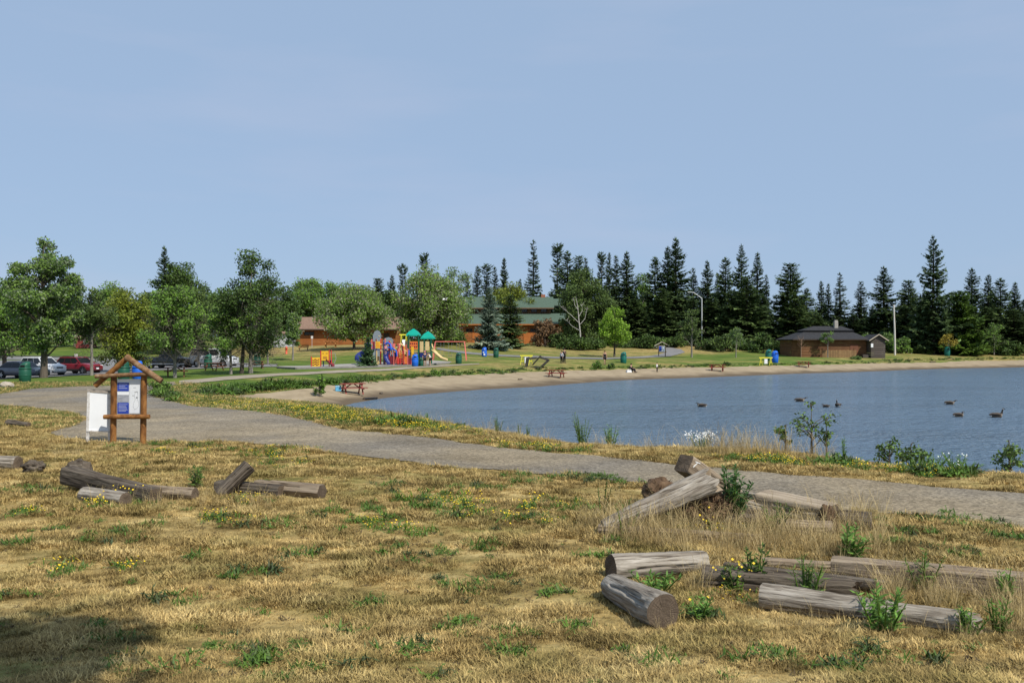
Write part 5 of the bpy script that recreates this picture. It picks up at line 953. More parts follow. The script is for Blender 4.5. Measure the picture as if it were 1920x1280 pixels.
# ---------------------------------------------------------------- bins
m_bin = {'g': mat('green_plastic', [(.012, .075, .045), (.018, .10, .062)], scale=4, rough=.45), 't': mat('teal_plastic', [(.008, .11, .085), (.012, .14, .11)], scale=4, rough=.45), 'b': mat('blue_plastic', [(.012, .10, .52), (.018, .14, .62)], scale=4, rough=.4)}
m_hole = mat('dark_opening', [(.008, .008, .008)], scale=3); m_logo = mat('white_sticker', [(.72, .76, .8)], scale=5)
def bin_(kind, px, py, label, h_=1.4, rz=0.0, logo=False, loc=None):
    p = loc or G(px, py); p = Vector((p.x, p.y, H(p.x, p.y))); o = empty('litter_bin', p, rz, label, 'bin', 'litter bins along the shore'); m = m_bin[kind]; s = h_/1.4
    MB().lathe([(.30*s, -.06), (.36*s, .02*s), (.385*s, .45*s), (.385*s, .80*s), (.36*s, .84*s)], n=20).build('body', m, o); MB().lathe([(.365*s, .835*s), (.40*s, .85*s), (.40*s, .93*s), (.35*s, .95*s)], n=20).build('collar', m, o)
    n = 20; V = []; F = []                                     # hood with a slanting rounded top
    for j, (rr, zz, sl) in enumerate(((.335, .945, 0), (.335, 1.14, .12), (.30, 1.24, .16), (.20, 1.31, .12), (.02, 1.34, 0))):
        for q_ in range(n): th = 2*math.pi*q_/n; V.append((rr*s*math.cos(th), rr*s*math.sin(th), (zz+sl*math.sin(th+.9)*.6)*s))
    for j in range(4):
        for q_ in range(n): F.append((j*n+q_, j*n+(q_+1) % n, (j+1)*n+(q_+1) % n, (j+1)*n+q_))
    hd = MB().add(V, F, True).build('hood', m, o); MB().box((0, -.325*s, 1.06*s), (.30*s, .05*s, .15*s), bev=.02).build('opening', m_hole, hd)
    MB().lathe([(.388*s, .40*s), (.397*s, .42*s), (.397*s, .46*s), (.388*s, .48*s)], n=20).build('band', m, o)
    if logo:
        for i, (a, b, c, d) in enumerate(((-.10, .62, .20, .16), (.02, .30, .24, .26), (.05, 1.06, .2, .08))): MB().box((a*s, -.39*s-(.004 if i else 0), b*s), (c*s, .02, d*s), bev=.008).build('sticker', m_logo, o)
    return o
bin_('g', 47, 715, 'dark green bin on the grass in front of the grey sedan', 1.5); bin_('g', 232, 703, 'green bin behind the gable of the log notice board', 1.5, loc=at(232, 66)); bin_('b', 262, 700, 'blue bin behind the gable of the log notice board', 1.45, .4, loc=at(258, 67))
bin_('g', 391, 692, 'green bin in front of the white van', 1.5, loc=at(390, 91)); bin_('g', 482, 690, 'green bin right of the double-trunked elm', 1.4, loc=at(482, 95)); bin_('b', 778, 686.5, 'large blue bin in front of the play structure', 1.35, .2, loc=at(778, 97)); bin_('g', 791, 686, 'small green bin with white lid band beside the large blue one', .95, loc=at(790, 97.5))
bin_('g', 860, 681.5, 'dark green bin right of the yellow slide', 1.35, loc=at(860, 104)); bin_('b', 908, 673.5, 'blue recycling bin with white emblem near the silvery spruce', 1.3, loc=at(908, 122), logo=True); bin_('g', 930, 675, 'green bin right of the blue recycling bin with emblem', 1.35, loc=at(930, 120)); bin_('t', 1169, 679.5, 'teal green bin on the lawn right of the lime maple', 1.45, loc=at(1169, 113))
bin_('b', 1453, 678, 'tall blue bin on the lawn behind the yellow barricade', 1.7, loc=at(1453, 124), rz=.3); bin_('t', 1442, 677, 'teal bin half hidden by the tall blue one', 1.62, loc=at(1441, 126)); bin_('t', 1776, 670, 'lone teal bin near the golden sapling at right', 1.75, loc=at(1776, 160))
# ---------------------------------------------------------------- picnic tables
m_tab = {'r': mat('red_paint', [(.17, .022, .016), (.27, .045, .032)], scale=5, stretch=(.4, 2, 2), rough=.6, bump=.15), 'b': mat('brown_red_paint', [(.12, .045, .025), (.20, .08, .045)], scale=5, stretch=(.4, 2, 2), rough=.7, bump=.15), 'o': mat('orange_wood', [(.34, .14, .035), (.46, .21, .06)], scale=5, stretch=(.4, 2, 2), rough=.6)}
def table_proto(c):
    m = m_tab[c]; o = empty('picnic_table', (0, 0, 0))
    for i in range(5): MB().box((0, -.32+i*.16, .735), (1.85, .145, .04), bev=.006).build('top_plank', m, o)
    for sg in (-1, 1):
        for j in range(2): MB().box((0, sg*(.63+j*.15), .435), (1.85, .14, .04), bev=.006).build('seat_plank', m, o)
        for e in (-1, 1): MB().bar((e*.62, sg*.22, .713), (e*.62, sg*.66, -.03), .045, .10, up=(1, 0, 0)).build('leg', m, o)
    for e in (-1, 1): MB().bar((e*.665, -.82, .385), (e*.665, .82, .385), .045, .10).build('seat_beam', m, o); MB().bar((e*.665, -.38, .685), (e*.665, .38, .685), .045, .07).build('top_batten', m, o); MB().bar((e*.60, 0, .38), (e*.12, 0, .70), .045, .08).build('brace', m, o)
    return o
PT = {}
def picnic(c, px, d, rz, label, s=1.0, py=None):
    p = G(px, py) if py else at(px, d); p.z = H(p.x, p.y)+.035; first = c not in PT
    o = PT.setdefault(c, None) or table_proto(c)
    if first: PT[c] = o
    else: o = copy_tree(PT[c])
    o.location = p; o.rotation_euler = (0, 0, rz); o.scale = (s, s, s); tag(o, label, 'picnic table', 'picnic tables'); return o
picnic('r', 661, 65, .42, 'red picnic table on the sand nearest the viewer with blue cooler', 1.0); picnic('r', 1043, 93, -.35, 'red picnic table on the sand in front of the tipped chair frame', 1.02); picnic('r', 1345, 112, -.3, 'red picnic table on the sand below the pale sapling', 1.08); picnic('r', 1507, 122, -.3, 'red picnic table on the sand before the boathouse', 1.0)
picnic('b', 330, 73, .35, 'brown picnic table under the linden behind the notice board'); picnic('b', 402, 85, -.3, 'brown-red picnic table in front of the white van', .95); picnic('b', 480, 88, .4, 'brown picnic table right of the double-trunked elm', .95); picnic('o', 620, 142, .1, 'orange wooden picnic table close to the lodge wall', 1.25)
# cooler, driftwood and small things on the sand
p = G(634, 734); p.z = H(p.x, p.y)+.03; o = empty('cooler_box', p, .3, 'light blue cooler box on the sand beside the nearest red table', 'cooler'); m = mat('light_blue_plastic', [(.10, .36, .58), (.14, .44, .66)], scale=4, rough=.4)
MB().box((0, 0, .17), (.42, .3, .34), bev=.03).build('body', m, o); MB().box((0, 0, .375), (.44, .32, .07), bev=.02).build('lid', mat('pale_blue_lid', [(.3, .5, .62)], scale=3, rough=.4), o); MB().tube([(-.2, -.17, .26), (-.2, -.2, .34), (.2, -.2, .34), (.2, -.17, .26)], .012, 6).build('handle', m_white, o)
log('driftwood', 'black waterlogged driftwood log at the water edge', G(682, 747.5, .1), G(707, 746, .1), .10, .07, mat('wet_wood', [(.012, .010, .009), (.03, .025, .02)], scale=4, rough=.5), None, seed=31, crack=1, group='dark wood on the beach')
log('driftwood', 'small dark driftwood stub above the waterlogged log', G(713, 738, .06), G(717, 736, .12), .10, .06, m_log_d, None, seed=32, crack=1, n=16, rings=12, group='dark wood on the beach')
log('driftwood', 'brown driftwood piece on the sand left of the second red table', G(972, 711.5, .06), G(979, 710.5, .06), .10, .06, m_log_d, None, seed=33, crack=1, n=16, rings=12, group='dark wood on the beach')
log('driftwood', 'black driftwood stub floating off the boathouse beach', Vector(((1588-CX)/FPX*124, 124, .04)), Vector(((1594-CX)/FPX*124, 124.1, .06)), .10, .07, m_log_d, None, seed=34, crack=1, n=16, rings=12, group='dark wood on the beach')
log('driftwood', 'black driftwood on the sand below the tallest right spruce', G(1744, 678.5, .05), G(1754, 678.3, .05), .14, .1, m_log_d, None, seed=35, crack=1, n=16, rings=12, group='dark wood on the beach')
# ---------------------------------------------------------------- yellow barricades
m_hv = mat('yellow_paint', [(.62, .58, .03), (.74, .70, .06)], scale=4, rough=.5)
def barricade(px, d, w_, h_, rz, label):
    p = at(px, d); o = empty('barricade', p, rz, label, 'barricade', 'yellow barricades')
    MB().box((0, 0, h_-.07), (w_, .05, .15), bev=.01).build('top_rail', m_hv, o)
    for e in (-1, 1):
        for sg in (-1, 1): MB().bar((e*(w_/2-.25)+sg*.03, 0, h_-.05), (e*(w_/2-.25)+sg*.26, sg*.25, -.04), .05, .11, up=(0, 1, 0)).build('leg', m_hv, o)
        MB().bar((e*(w_/2-.25)-.16, -.02, .38*h_), (e*(w_/2-.25)+.16, .02, .38*h_), .04, .08).build('crossbar', m_hv, o)
    MB().box((0, -.04, h_*.5), (.42, .02, h_*.6), bev=.005).build('notice', m_white, o)
barricade(987, 104, 1.5, 1.15, .1, 'yellow barricade behind the tipped grey chair frame'); barricade(1436, 121, 1.85, 1.1, 0, 'yellow barricade in front of the tall blue bin'); barricade(757, 109, 1.1, 3.3, .3, 'yellow barricade-like stand behind the play structure')
# tipped-over lifeguard chair frame
p = at(1007, 101.5); o = empty('tipped_chair', p, -.15, 'dark grey wooden chair frame tipped over at the beach edge', 'chair'); m = mat('dark_grey_wood', [(.03, .028, .026), (.07, .065, .06)], scale=5)
for y in (-.45, .45):
    MB().bar((-1.25, y, -.05), (-1.1, y, 1.15), .2, .17, up=(0, 1, 0)).build('leg', m, o); MB().bar((-1.2, y, 1.0), (-.1, y, 1.1), .17, .2).build('side_rail', m, o); MB().bar((.35, y, -.04), (1.35, y, .88), .17, .2).build('leg', m, o); MB().bar((-.3, y, .1), (.45, y, .02), .17, .17).build('side_rail', m, o); MB().bar((.3, y, 1.2), (1.35, y, .85), .17, .17).build('side_rail', m, o)
for i in range(5): t = i/4; MB().bar((-.42+t*.75, -.5, .42+t*.85), (-.42+t*.75, .5, .42+t*.85), .24, .09, up=(-.75, 0, .66)).build('seat_slat', m, o)
for z in (.4, .8): MB().bar((-1.17, -.45, z), (-1.17, .45, z), .08, .08).build('rung', m, o)
# ---------------------------------------------------------------- poles
p = at(1677, 156); o = empty('utility_pole', p, 0, 'bare pale wooden pole right of the boathouse', 'pole'); hh = hgt(572, 156, p.z)
MB().tube([(0.1, 0, -.4), (.04, 0, hh*.5), (-.12, 0, hh)], [.17, .15, .12], 12).build('shaft', mat('pale_pole', [(.48, .45, .40), (.62, .59, .54)], scale=3, stretch=(1, 1, .2), rough=.8), o); MB().bar((-.12, 0, hh-.45), (.28, 0, hh-.1), .06, .06).build('bracket', m_wd_p, o); MB().lathe([(.13, hh), (.14, hh+.03), (.05, hh+.08)], c=(-.12, 0, 0), n=10).build('cap', m_wd_p, o)
p = at(1316, 176); o = empty('street_lamp', p, 0, 'street lamp with curved arm rising from the middle forest', 'street lamp'); hh = hgt(559, 176, p.z); m = mat('galvanised', [(.5, .51, .52), (.6, .61, .62)], scale=3, rough=.4, metal=.3)
MB().tube([(0, 0, -.4), (0, 0, hh)], [.17, .11], 10).build('shaft', m, o); MB().tube([(0, 0, hh-.05), (-.8, 0, hh+.55), (-1.7, 0, hh+1.15), (-2.1, 0, hh+1.22)], [.08, .06, .05, .05], 8).build('arm', m, o); hd = MB().box((-2.45, 0, hh+1.2), (.8, .32, .16), bev=.06).build('lamp_head', m, o); MB().box((-2.5, 0, hh+1.115), (.5, .24, .05), bev=.02).build('lens', m_white, hd)
p = at(1656, 157); o = empty('leaning_post', p, 0, 'short leaning white post beside the boathouse annex', 'post'); MB().tube([(-.15, 0, -.2), (.2, 0, 1.6)], .05, 8).build('shaft', m_oldw, o); MB().lathe([(.055, 0), (.06, .05), (.02, .09)], c=(.2, 0, 1.58), n=8).build('cap', m_oldw, o)
# sign posts by the lodge and the road
for px, d, h_, lab in ((143, 88, 1.9, 'thin grey sign post between the red wagon and the poplar'), (585, 143, 1.9, 'thin sign post in front of the lodge wall')):
    p = at(px, d); o = empty('sign_post', p, 0, lab, 'sign'); MB().tube([(0, 0, -.2), (0, 0, h_)], .035, 8).build('shaft', m, o); MB().box((0, -.05, h_-.2), (.35, .03, .45), bev=.01).build('plate', m_oldw, o)
p = at(537, 127); o = empty('hydrant', p, 0, 'small orange-red hydrant on the lawn left of the lodge bench', 'hydrant'); m = mat('hydrant_red', [(.62, .10, .05)], scale=4, rough=.5)
MB().lathe([(.17, -.05), (.17, .1), (.13, .12), (.13, .75), (.19, .78), (.19, .86), (.11, 1.0), (.04, 1.08)], n=14).build('barrel', m, o)
for sg in (-1, 1): MB().tube([(sg*.1, 0, .62), (sg*.24, 0, .62)], .06, 8).build('nozzle', m, o)
# park bench on the lawn
p = at(569, 133); o = empty('park_bench', p, .1, 'wooden park bench on the dry slope left of the lodge', 'bench'); m = m_tab['o']
for i in range(3): MB().box((0, -.14+i*.15, .45), (1.5, .12, .04)).build('seat_slat', m, o); MB().bar((-.75, .25+.04*i, .58+.15*i), (.75, .25+.04*i, .58+.15*i), .03, .12).build('back_slat', m, o)
for e in (-.6, .6): MB().box((e, 0, .2), (.09, .42, .46)).build('leg', m_wd, o); MB().bar((e, .22, .4), (e, .36, .95), .07, .05).build('back_post', m_wd, o)
# ---------------------------------------------------------------- buildings
m_cedar = mat('orange_cedar', [(.19, .062, .016), (.29, .10, .026), (.37, .138, .036)], scale=2, stretch=(.3, 1, 2), rough=.65, bump=.2, objvar=.14)
m_shing = mat('brown_shingle', [(.16, .10, .07), (.26, .17, .12)], scale=3, stretch=(1, 1, 2.5), rough=.9, bump=.3); m_gshing = mat('green_shingle', [(.055, .088, .064), (.09, .135, .10)], scale=2.5, stretch=(1, 2, 2), rough=.85, bump=.3); m_bshing = mat('black_shingle', [(.016, .016, .018), (.042, .042, .045)], scale=3, stretch=(1, 2, 2), rough=.85, bump=.4)
m_bwood = mat('boathouse_wood', [(.085, .036, .017), (.15, .068, .029), (.20, .095, .042)], scale=2, stretch=(.3, 1, 2), rough=.8, bump=.25, objvar=.14); m_gwood = mat('grey_brown_wood', [(.06, .048, .042), (.11, .09, .08)], scale=2, stretch=(.3, 1, 2), rough=.85, objvar=.15); m_dk = mat('dark_glass', [(.015, .017, .02)], scale=3, rough=.15, spec=.5); m_trim = mat('dark_trim', [(.05, .035, .025)], scale=4); m_stone = mat('chimney_stone', [(.27, .25, .22), (.40, .37, .33)], scale=6, rough=.9, bump=.4)
m_plain = mat('pale_wall', [(.40, .41, .43), (.48, .49, .50)], scale=2, rough=.8); m_brick = mat('chimney_brick', [(.26, .10, .06), (.36, .15, .09)], scale=7, rough=.9)
def course_wall(o, x0, x1, y, z0, z1, n, m, name='wall_log', th=.22, axis='x', r=None):
    """a wall of stacked horizontal logs or boards, each its own piece"""
    hh = (z1-z0)/n; me = None
    for i in range(n):
        zc = z0+hh*(i+.5)
        if me is None:
            b = MB(); L_ = (x1-x0); q = [(-th/2, -hh*.46), (-th/2-.03, 0), (-th/2, hh*.46), (th/2, hh*.46), (th/2, -hh*.46)]
            if axis == 'x': b.prism(q, -L_/2, L_/2, 'x')
            else: b.prism(q, -L_/2, L_/2, 'y')
            c = b.build(name, m, o); me = c.data
        else: c = link(name, me, None, o)
        c.location = ((x0+x1)/2, y, zc) if axis == 'x' else (y, (x0+x1)/2, zc)
def roof(o, pts, m, th=.14, name='roof'):
    """a roof slope as a thick slab from its corner points"""
    v = [Vector(p) for p in pts]; n_ = (v[1]-v[0]).cross(v[2]-v[0]).normalized()
    if n_.z < 0: n_ = -n_
    k = len(v); return MB().add([p+n_*th/2 for p in v]+[p-n_*th/2 for p in v], [tuple(range(k)), tuple(range(2*k-1, k-1, -1))]+[(i, i+k, (i+1) % k+k, (i+1) % k) for i in range(k)]).build(name, m, o)
def window(o, c, w_, h_, frame=None, name='window', nx=2):
    f = MB()
    for sx in (-1, 1): f.box((c[0]+sx*w_/2, c[1], c[2]), (.08, .12, h_+.16))
    for sz in (-1, 1): f.box((c[0], c[1], c[2]+sz*h_/2), (w_-.085, .118, .08))
    q = f.build(name, frame or m_trim, o)
    for i in range(nx): ww = w_/nx; MB().box((c[0]-w_/2+ww*(i+.5), c[1]+.02, c[2]), (ww-.05, .03, h_-.08)).build('pane', m_dk, q)
    return q
# -- orange log lodge: x along the picture, gable roof with ridge along x
p = at(646, 156); s = 156/FPX; Z0 = -.4; o = empty('lodge', p, .0, 'orange log lodge with brown shingle roof behind the crabapple', 'building'); xl, xr = (556-646)*s, (742-646)*s; ze = hgt(617, 156, p.z); zr = hgt(595, 160, p.z)
course_wall(o, xl, xr, 0, Z0, ze-.1, 13, m_cedar); course_wall(o, xl, xr, 7.0, Z0, ze-.1, 13, m_cedar); course_wall(o, .15, 6.85, xr, Z0, ze-.1, 13, m_cedar, axis='y'); course_wall(o, .15, 6.85, xl, Z0, ze-.1, 13, m_cedar, axis='y')
roof(o, [(xl-.9, -1.0, ze-.05), (xr+.7, -1.0, ze-.05), (xr+.7, 3.5, zr), (xl-.9, 3.5, zr)], m_shing); roof(o, [(xl-.9, 8.0, ze-.05), (xr+.7, 8.0, ze-.05), (xr+.7, 3.5, zr-.01), (xl-.9, 3.5, zr-.01)], m_shing)
for x in (xl, xr): MB().prism([(.05, ze-.08), (6.95, ze-.08), (3.5, zr-.12)], x-.09, x+.09, 'x').build('gable', m_cedar, o)
MB().box(((xl+xr)/2, -1.02, ze-.1), (xr-xl+1.6, .06, .22)).build('fascia', m_trim, o)
window(o, ((580-646)*s, -.16, ze-.75), 1.6, .55); window(o, ((700-646)*s, -.16, ze-1.3), 1.2, .9)
dr = MB().box(((725-646)*s, -.17, 1.0), (1.0, .08, 2.05)).build('door', m_trim, o); MB().box(((725-646)*s+.38, -.23, 1.0), (.05, .05, .14)).build('handle', m, dr)
# pale wing with white notices at its left end
MB().box((xl-1.9, -.4, .7), (3.6, 2.4, 2.2), bev=.02).build('wing', m_plain, o); MB().box(((562-646)*s, -.19, 2.15), (1.0, .05, .55), bev=.01).build('notice', m_white, o); MB().box(((566-646)*s+.3, -.2, 2.55), (.5, .05, .5), bev=.01).build('notice', m_white, o); roof(o, [(xl-4., -2, 1.95), (xl-.2, -2, 1.95), (xl-.2, .9, 2.3), (xl-4., .9, 2.3)], m_shing)
# -- green-roofed hall with clerestory
D0 = 178; p = at(950, D0); s = D0/FPX; o = empty('hall', p, 0, 'large hall with two-tier green roof and orange walls behind the spruces', 'building'); xl, xr = (855-950)*s, (1056-950)*s; X = lambda px: (px-950)*s; z = lambda py, d=D0: hgt(py, d, p.z)
e1 = z(607); b1_ = z(588, D0+4); c1 = z(577, D0+4); t1 = z(557, D0+8)
course_wall(o, xl, xr, 0, -.5, e1-.1, 13, m_cedar); course_wall(o, .15, 12, xr, -.5, e1-.1, 13, m_cedar, axis='y'); course_wall(o, .15, 12, xl, -.5, e1-.1, 13, m_cedar, axis='y')
roof(o, [(xl-.8, -1.0, e1-.1), (xr+.8, -1.0, e1-.1), (xr+.8, 4.0, b1_), (xl-.8, 4.0, b1_)], m_gshing); MB().box(((xl+xr)/2, -1.03, e1-.16), (xr-xl+1.6, .06, .24)).build('fascia', mat('orange_fascia', [(.38, .13, .03)], scale=3), o)
xu = X(1036); course_wall(o, X(862), xu-.2, 4.05, b1_-.3, c1+.15, 4, m_bwood, 'clerestory_board')
for i in range(9): x = X(872)+i*(X(1030)-X(872))/8.5; window(o, (x, 3.88, (b1_+c1)/2+.1), 1.1, .75)
roof(o, [(X(855), 3.0, c1-.05), (xu+.5, 3.0, c1-.05), (xu+.5, 8.2, t1), (X(855), 8.2, t1)], m_gshing); roof(o, [(X(855), 13.4, c1-.05), (xu+.5, 13.4, c1-.05), (xu+.5, 8.2, t1-.01), (X(855), 8.2, t1-.01)], m_gshing)
MB().prism([(3.6, c1-.35), (12.8, c1-.35), (8.2, t1-.2)], xu-.15, xu+.1, 'x').build('gable', m_trim, o); MB().box(((X(855)+xu)/2+.2, 2.97, c1-.12), (xu-X(855)+.4, .06, .2)).build('fascia', m_wd, o)
roof(o, [(xu+.15, 9.0, c1+.6), (X(1062), 9.0, c1+.6), (X(1062), 14., t1-.1), (xu+.15, 14., t1-.1)], m_gshing)
MB().box((X(1021), 8.3, t1+.15), (.9, .8, .8), bev=.03).build('chimney', m_brick, o)
for px, w_ in ((893, 1.6), (990, 1.8), (1012, 1.5)): dr = MB().box((X(px), -.17, 1.1), (w_, .08, 2.3)).build('door', mat('door_orange_%d' % px, [(.36, .11, .025), (.44, .15, .035)], scale=3), o); MB().box((X(px)+w_*.4, -.23, 1.1), (.06, .05, .2)).build('handle', m_trim, dr)
for px in (880, 1000, 1030): window(o, (X(px), -.16, 2.75), 1.2, .6)
# -- brown boathouse with two-tier hipped black roof and gabled annex
D0 = 148; p = at(1560, D0); s = D0/FPX; o = empty('boathouse', p, 0, 'brown wooden boathouse with two-tier black hipped roof on the lawn', 'building'); X = lambda px: (px-1560)*s; z = lambda py, d=D0: hgt(py, d, p.z); xl, xr = X(1490), X(1624); ze = z(636.5); dp = 8.0
course_wall(o, xl+1.0, xr, 0, -.4, ze-.05, 13, m_bwood, 'wall_board', .16); course_wall(o, .1, dp, xr, -.4, ze-.05, 13, m_bwood, 'wall_board', .16, 'y')
MB().add([(xl+1.0, -.06, -.4), (xl, 1.6, -.4), (xl, 1.6, ze), (xl+1.0, -.06, ze), (xl+1.0, .1, -.4), (xl+.16, 1.6, -.4), (xl+.16, 1.6, ze), (xl+1.0, .1, ze)], [(0, 1, 2, 3), (7, 6, 5, 4), (0, 3, 7, 4), (1, 5, 6, 2), (3, 2, 6, 7), (0, 4, 5, 1)]).build('corner_wall', m_bwood, o); course_wall(o, 1.62, dp, xl+.05, -.4, ze-.05, 13, m_bwood, 'wall_board', .16, 'y')
zt, zt2, z3 = z(622, D0+3), z(620.5, D0+3), z(612, D0+4); A = [(xl-.6, -.7), (xr+.5, -.7), (xr+.5, dp+.7), (xl-.6, dp+.7)]; B = [(X(1518), 2.6), (X(1608), 2.6), (X(1608), dp-2.6), (X(1518), dp-2.6)]
for i in range(4):
    j = (i+1) % 4; roof(o, [(*A[i], ze-.02), (*A[j], ze-.02), (*B[j], zt), (*B[i], zt)], m_bshing, .12)
B2 = [(X(1515), 2.2), (X(1611), 2.2), (X(1611), dp-2.2), (X(1515), dp-2.2)]; C2 = [(X(1540), 3.9), (X(1594), 3.9), (X(1594), 4.1), (X(1540), 4.1)]
MB().box(((B[0][0]+B[1][0])/2, dp/2, zt), (B[1][0]-B[0][0]-.05, dp-5.25, .3)).build('vent_band', m_trim, o)
for i in range(4):
    j = (i+1) % 4; roof(o, [(*B2[i], zt2+.05), (*B2[j], zt2+.05), (*C2[j], z3), (*C2[i], z3)], m_bshing, .12)
ch = MB().box((X(1581), 3.4, z3+.25), (.62, .6, 1.2), bev=.03).build('chimney', m_stone, o); MB().box((X(1581), 3.4, z3+.95), (.5, .5, .25), bev=.03).build('chimney_cap', m_stone, ch)
MB().box(((xl+xr)/2, -.74, ze-.02), (xr-xl+1.0, .05, .16)).build('fascia', m_trim, o)
# door, front screen, annex
dr = MB().box((X(1601), -.11, .95), (1.35, .08, 2.4)).build('door', mat('red_brown_door', [(.14, .055, .03), (.19, .08, .045)], scale=3), o); MB().box((X(1601)+.5, -.17, .95), (.06, .05, .16)).build('handle', m, dr)
for i in range(27): MB().box((X(1538)+i*.21, -1.2, .52+.03*((i*7) % 3)), (.185, .03, 1.36)).build('screen_slat', mat('screen_slat', [(.20, .12, .055), (.27, .17, .08)], scale=3, objvar=.2) if 'screen_slat' not in MATS else MATS['screen_slat'], o)
for x in (X(1538)-.1, X(1596)): MB().box((x, -1.16, .62), (.12, .12, 1.9)).build('screen_post', m_bwood, o)
MB().box((X(1567), -1.175, .9), (5.6, .05, .09)).build('screen_rail', m_bwood, o)
ax0, ax1 = X(1625.5), X(1652); za, zp = z(637, D0-1), z(627, D0-1); am = (ax0+ax1)/2
course_wall(o, ax0, ax1, -1.6, -.3, za, 9, m_gwood, 'annex_board', .14); course_wall(o, -1.5, 2.5, ax0+.05, -.3, za, 9, m_gwood, 'annex_board', .14, 'y'); course_wall(o, -1.5, 2.5, ax1-.05, -.3, za, 9, m_gwood, 'annex_board', .14, 'y')
MB().prism([(ax0, za+.01), (ax1, za+.01), (am, zp-.1)], -1.66, -1.52).build('annex_gable', m_gwood, o); roof(o, [(ax0-.4, -2.0, za-.15), (am, -2.0, zp), (am, 2.6, zp), (ax0-.4, 2.6, za-.15)], m_bshing, .1, 'annex_roof'); roof(o, [(ax1+.4, -2.0, za-.15), (am, -2.0, zp-.01), (am, 2.6, zp-.01), (ax1+.4, 2.6, za-.15)], m_bshing, .1, 'annex_roof')
for sg, xe in ((-1, ax0-.42), (1, ax1+.42)): MB().bar((xe, -2.04, za-.15), (am, -2.04, zp+.02), .05, .14).build('barge_board', m_wd_p, o)
MB().box((X(1625.5)+.15, -1.74, 2.0), (.38, .03, .62), bev=.005).build('notice', m_white, o); MB().box((X(1618), -.8, .25), (1.0, 1.1, .5)).build('step', m_gwood, o)
# far red shed glimpsed under the left trees
p = at(155, 175); o = empty('red_shed', p, 0, 'small red shed glimpsed across the road under the left trees', 'shed'); m_rs = mat('red_shed', [(.22, .04, .035), (.30, .06, .05)], scale=2); s = 175/FPX
MB().box((0, 1.5, .95), (26*s, 3, 2.1)).build('wall', m_rs, o); roof(o, [(-1.9, -.3, 1.95), (1.9, -.3, 1.95), (1.9, 1.5, 2.9), (-1.9, 1.5, 2.9)], m_shing); roof(o, [(-1.9, 3.3, 1.95), (1.9, 3.3, 1.95), (1.9, 1.5, 2.89), (-1.9, 1.5, 2.89)], m_shing); window(o, (.6, -.03, 1.25), .8, .7, m_oldw)

# ---------------------------------------------------------------- playground
def pm(name, c, r=.42): return mat(name, [c], scale=3, rough=r)
P_red, P_pink, P_yel, P_blue, P_navy, P_teal, P_grn, P_tan, P_or, P_gry = pm('play_red', (.55, .045, .035)), pm('play_salmon', (.68, .16, .13)), pm('play_yellow', (.72, .42, .03)), pm('play_blue', (.02, .09, .48)), pm('play_navy', (.018, .03, .16)), pm('play_teal', (.0, .30, .22)), pm('play_green', (.012, .10, .055)), pm('play_tan', (.62, .47, .23)), pm('play_orange', (.66, .17, .04)), pm('play_grey', (.22, .25, .28))
P_mar = pm('play_maroon', (.17, .02, .03))
D0 = 100; p = at(760, D0); s = D0/FPX; o = empty('play_structure', p, 0, 'colourful play structure with two teal pyramid roofs, panels and slides', 'playground'); X = lambda px: (px-760)*s; Zg = lambda x, y: H(p.x+x, p.y+y)-p.z
zz = lambda py: hgt(py, D0, p.z)
def post(px, y, top, m, r=.065, ring=None):
    x = X(px); q = MB().tube([(x, y, Zg(x, y)-.1), (x, y, top)], r, 10).build('post', m, o); MB().lathe([(r*1.2, 0), (r*1.25, .06), (r*.5, .12)], c=(x, y, top), n=10).build('cap', m, q)
    if ring:
        for t in (.55, .8): MB().lathe([(r*1.02, 0), (r*1.3, .02), (r*1.3, .12), (r*1.02, .14)], c=(x, y, top*t), n=10).build('clamp', ring, q)
for px, y, pt, m in ((697, 0, 638, P_pink), (702, 1.3, 637, P_mar), (714, 0, 637, P_red), (719, 1.3, 637, P_pink), (730, 0, 640, P_red), (735, 1.4, 641, P_mar), (748, 0, 646, P_pink), (752, 1.2, 644, P_red), (761, 0, 648, P_pink), (770, .2, 648, P_red)): post(px, y, zz(pt), m, ring=P_tan if px < 740 else None)
for px, y, pt, m in ((766.5, 0, 629, P_grn), (784.5, 0, 629, P_grn), (767.5, 1.6, 629, P_grn), (783.5, 1.6, 629, P_grn), (794, .6, 634, P_grn), (807, .6, 634, P_grn), (795, 2.1, 634, P_grn), (806, 2.1, 634, P_grn)): post(px, y, zz(pt), m, .07)
def pyramid(px, y, pb, pt, hw_, m):
    zb_, ztp = zz(pb), zz(pt); q = empty; b = MB(); w0, w1 = hw_, hw_*.16; V = []; lv = [(w0, zb_-.12), (w0*1.0, zb_), (w0*.62, zb_+(ztp-zb_)*.55), (w1, ztp-.05), (w1*.5, ztp)]
    for w_, zz_ in lv: V += [(X(px)-w_, y-w_, zz_), (X(px)+w_, y-w_, zz_), (X(px)+w_, y+w_, zz_), (X(px)-w_, y+w_, zz_)]
    F = [(4*i+k_, 4*i+(k_+1) % 4, 4*i+4+(k_+1) % 4, 4*i+4+k_) for i in range(4) for k_ in range(4)]+[(3, 2, 1, 0), (16, 17, 18, 19)]
    b.add(V, F).build('pyramid_roof', m, o)
pyramid(774, .8, 628, 616, .80, P_teal); pyramid(800.5, 1.3, 633.5, 621, .80, P_teal)
def pan(name, px0, py0, px1, py1, y, m, th=.06, par=None): a, b = X(px0), X(px1); z0, z1 = zz(py1), zz(py0); return MB().box(((a+b)/2, y, (z0+z1)/2), (abs(b-a), th, z1-z0), bev=.015).build(name, m, par or o)
def deck(px0, px1, y0, y1, py, m): MB().box(((X(px0)+X(px1))/2, (y0+y1)/2, zz(py)), (X(px1)-X(px0), y1-y0, .09)).build('deck', m, o)
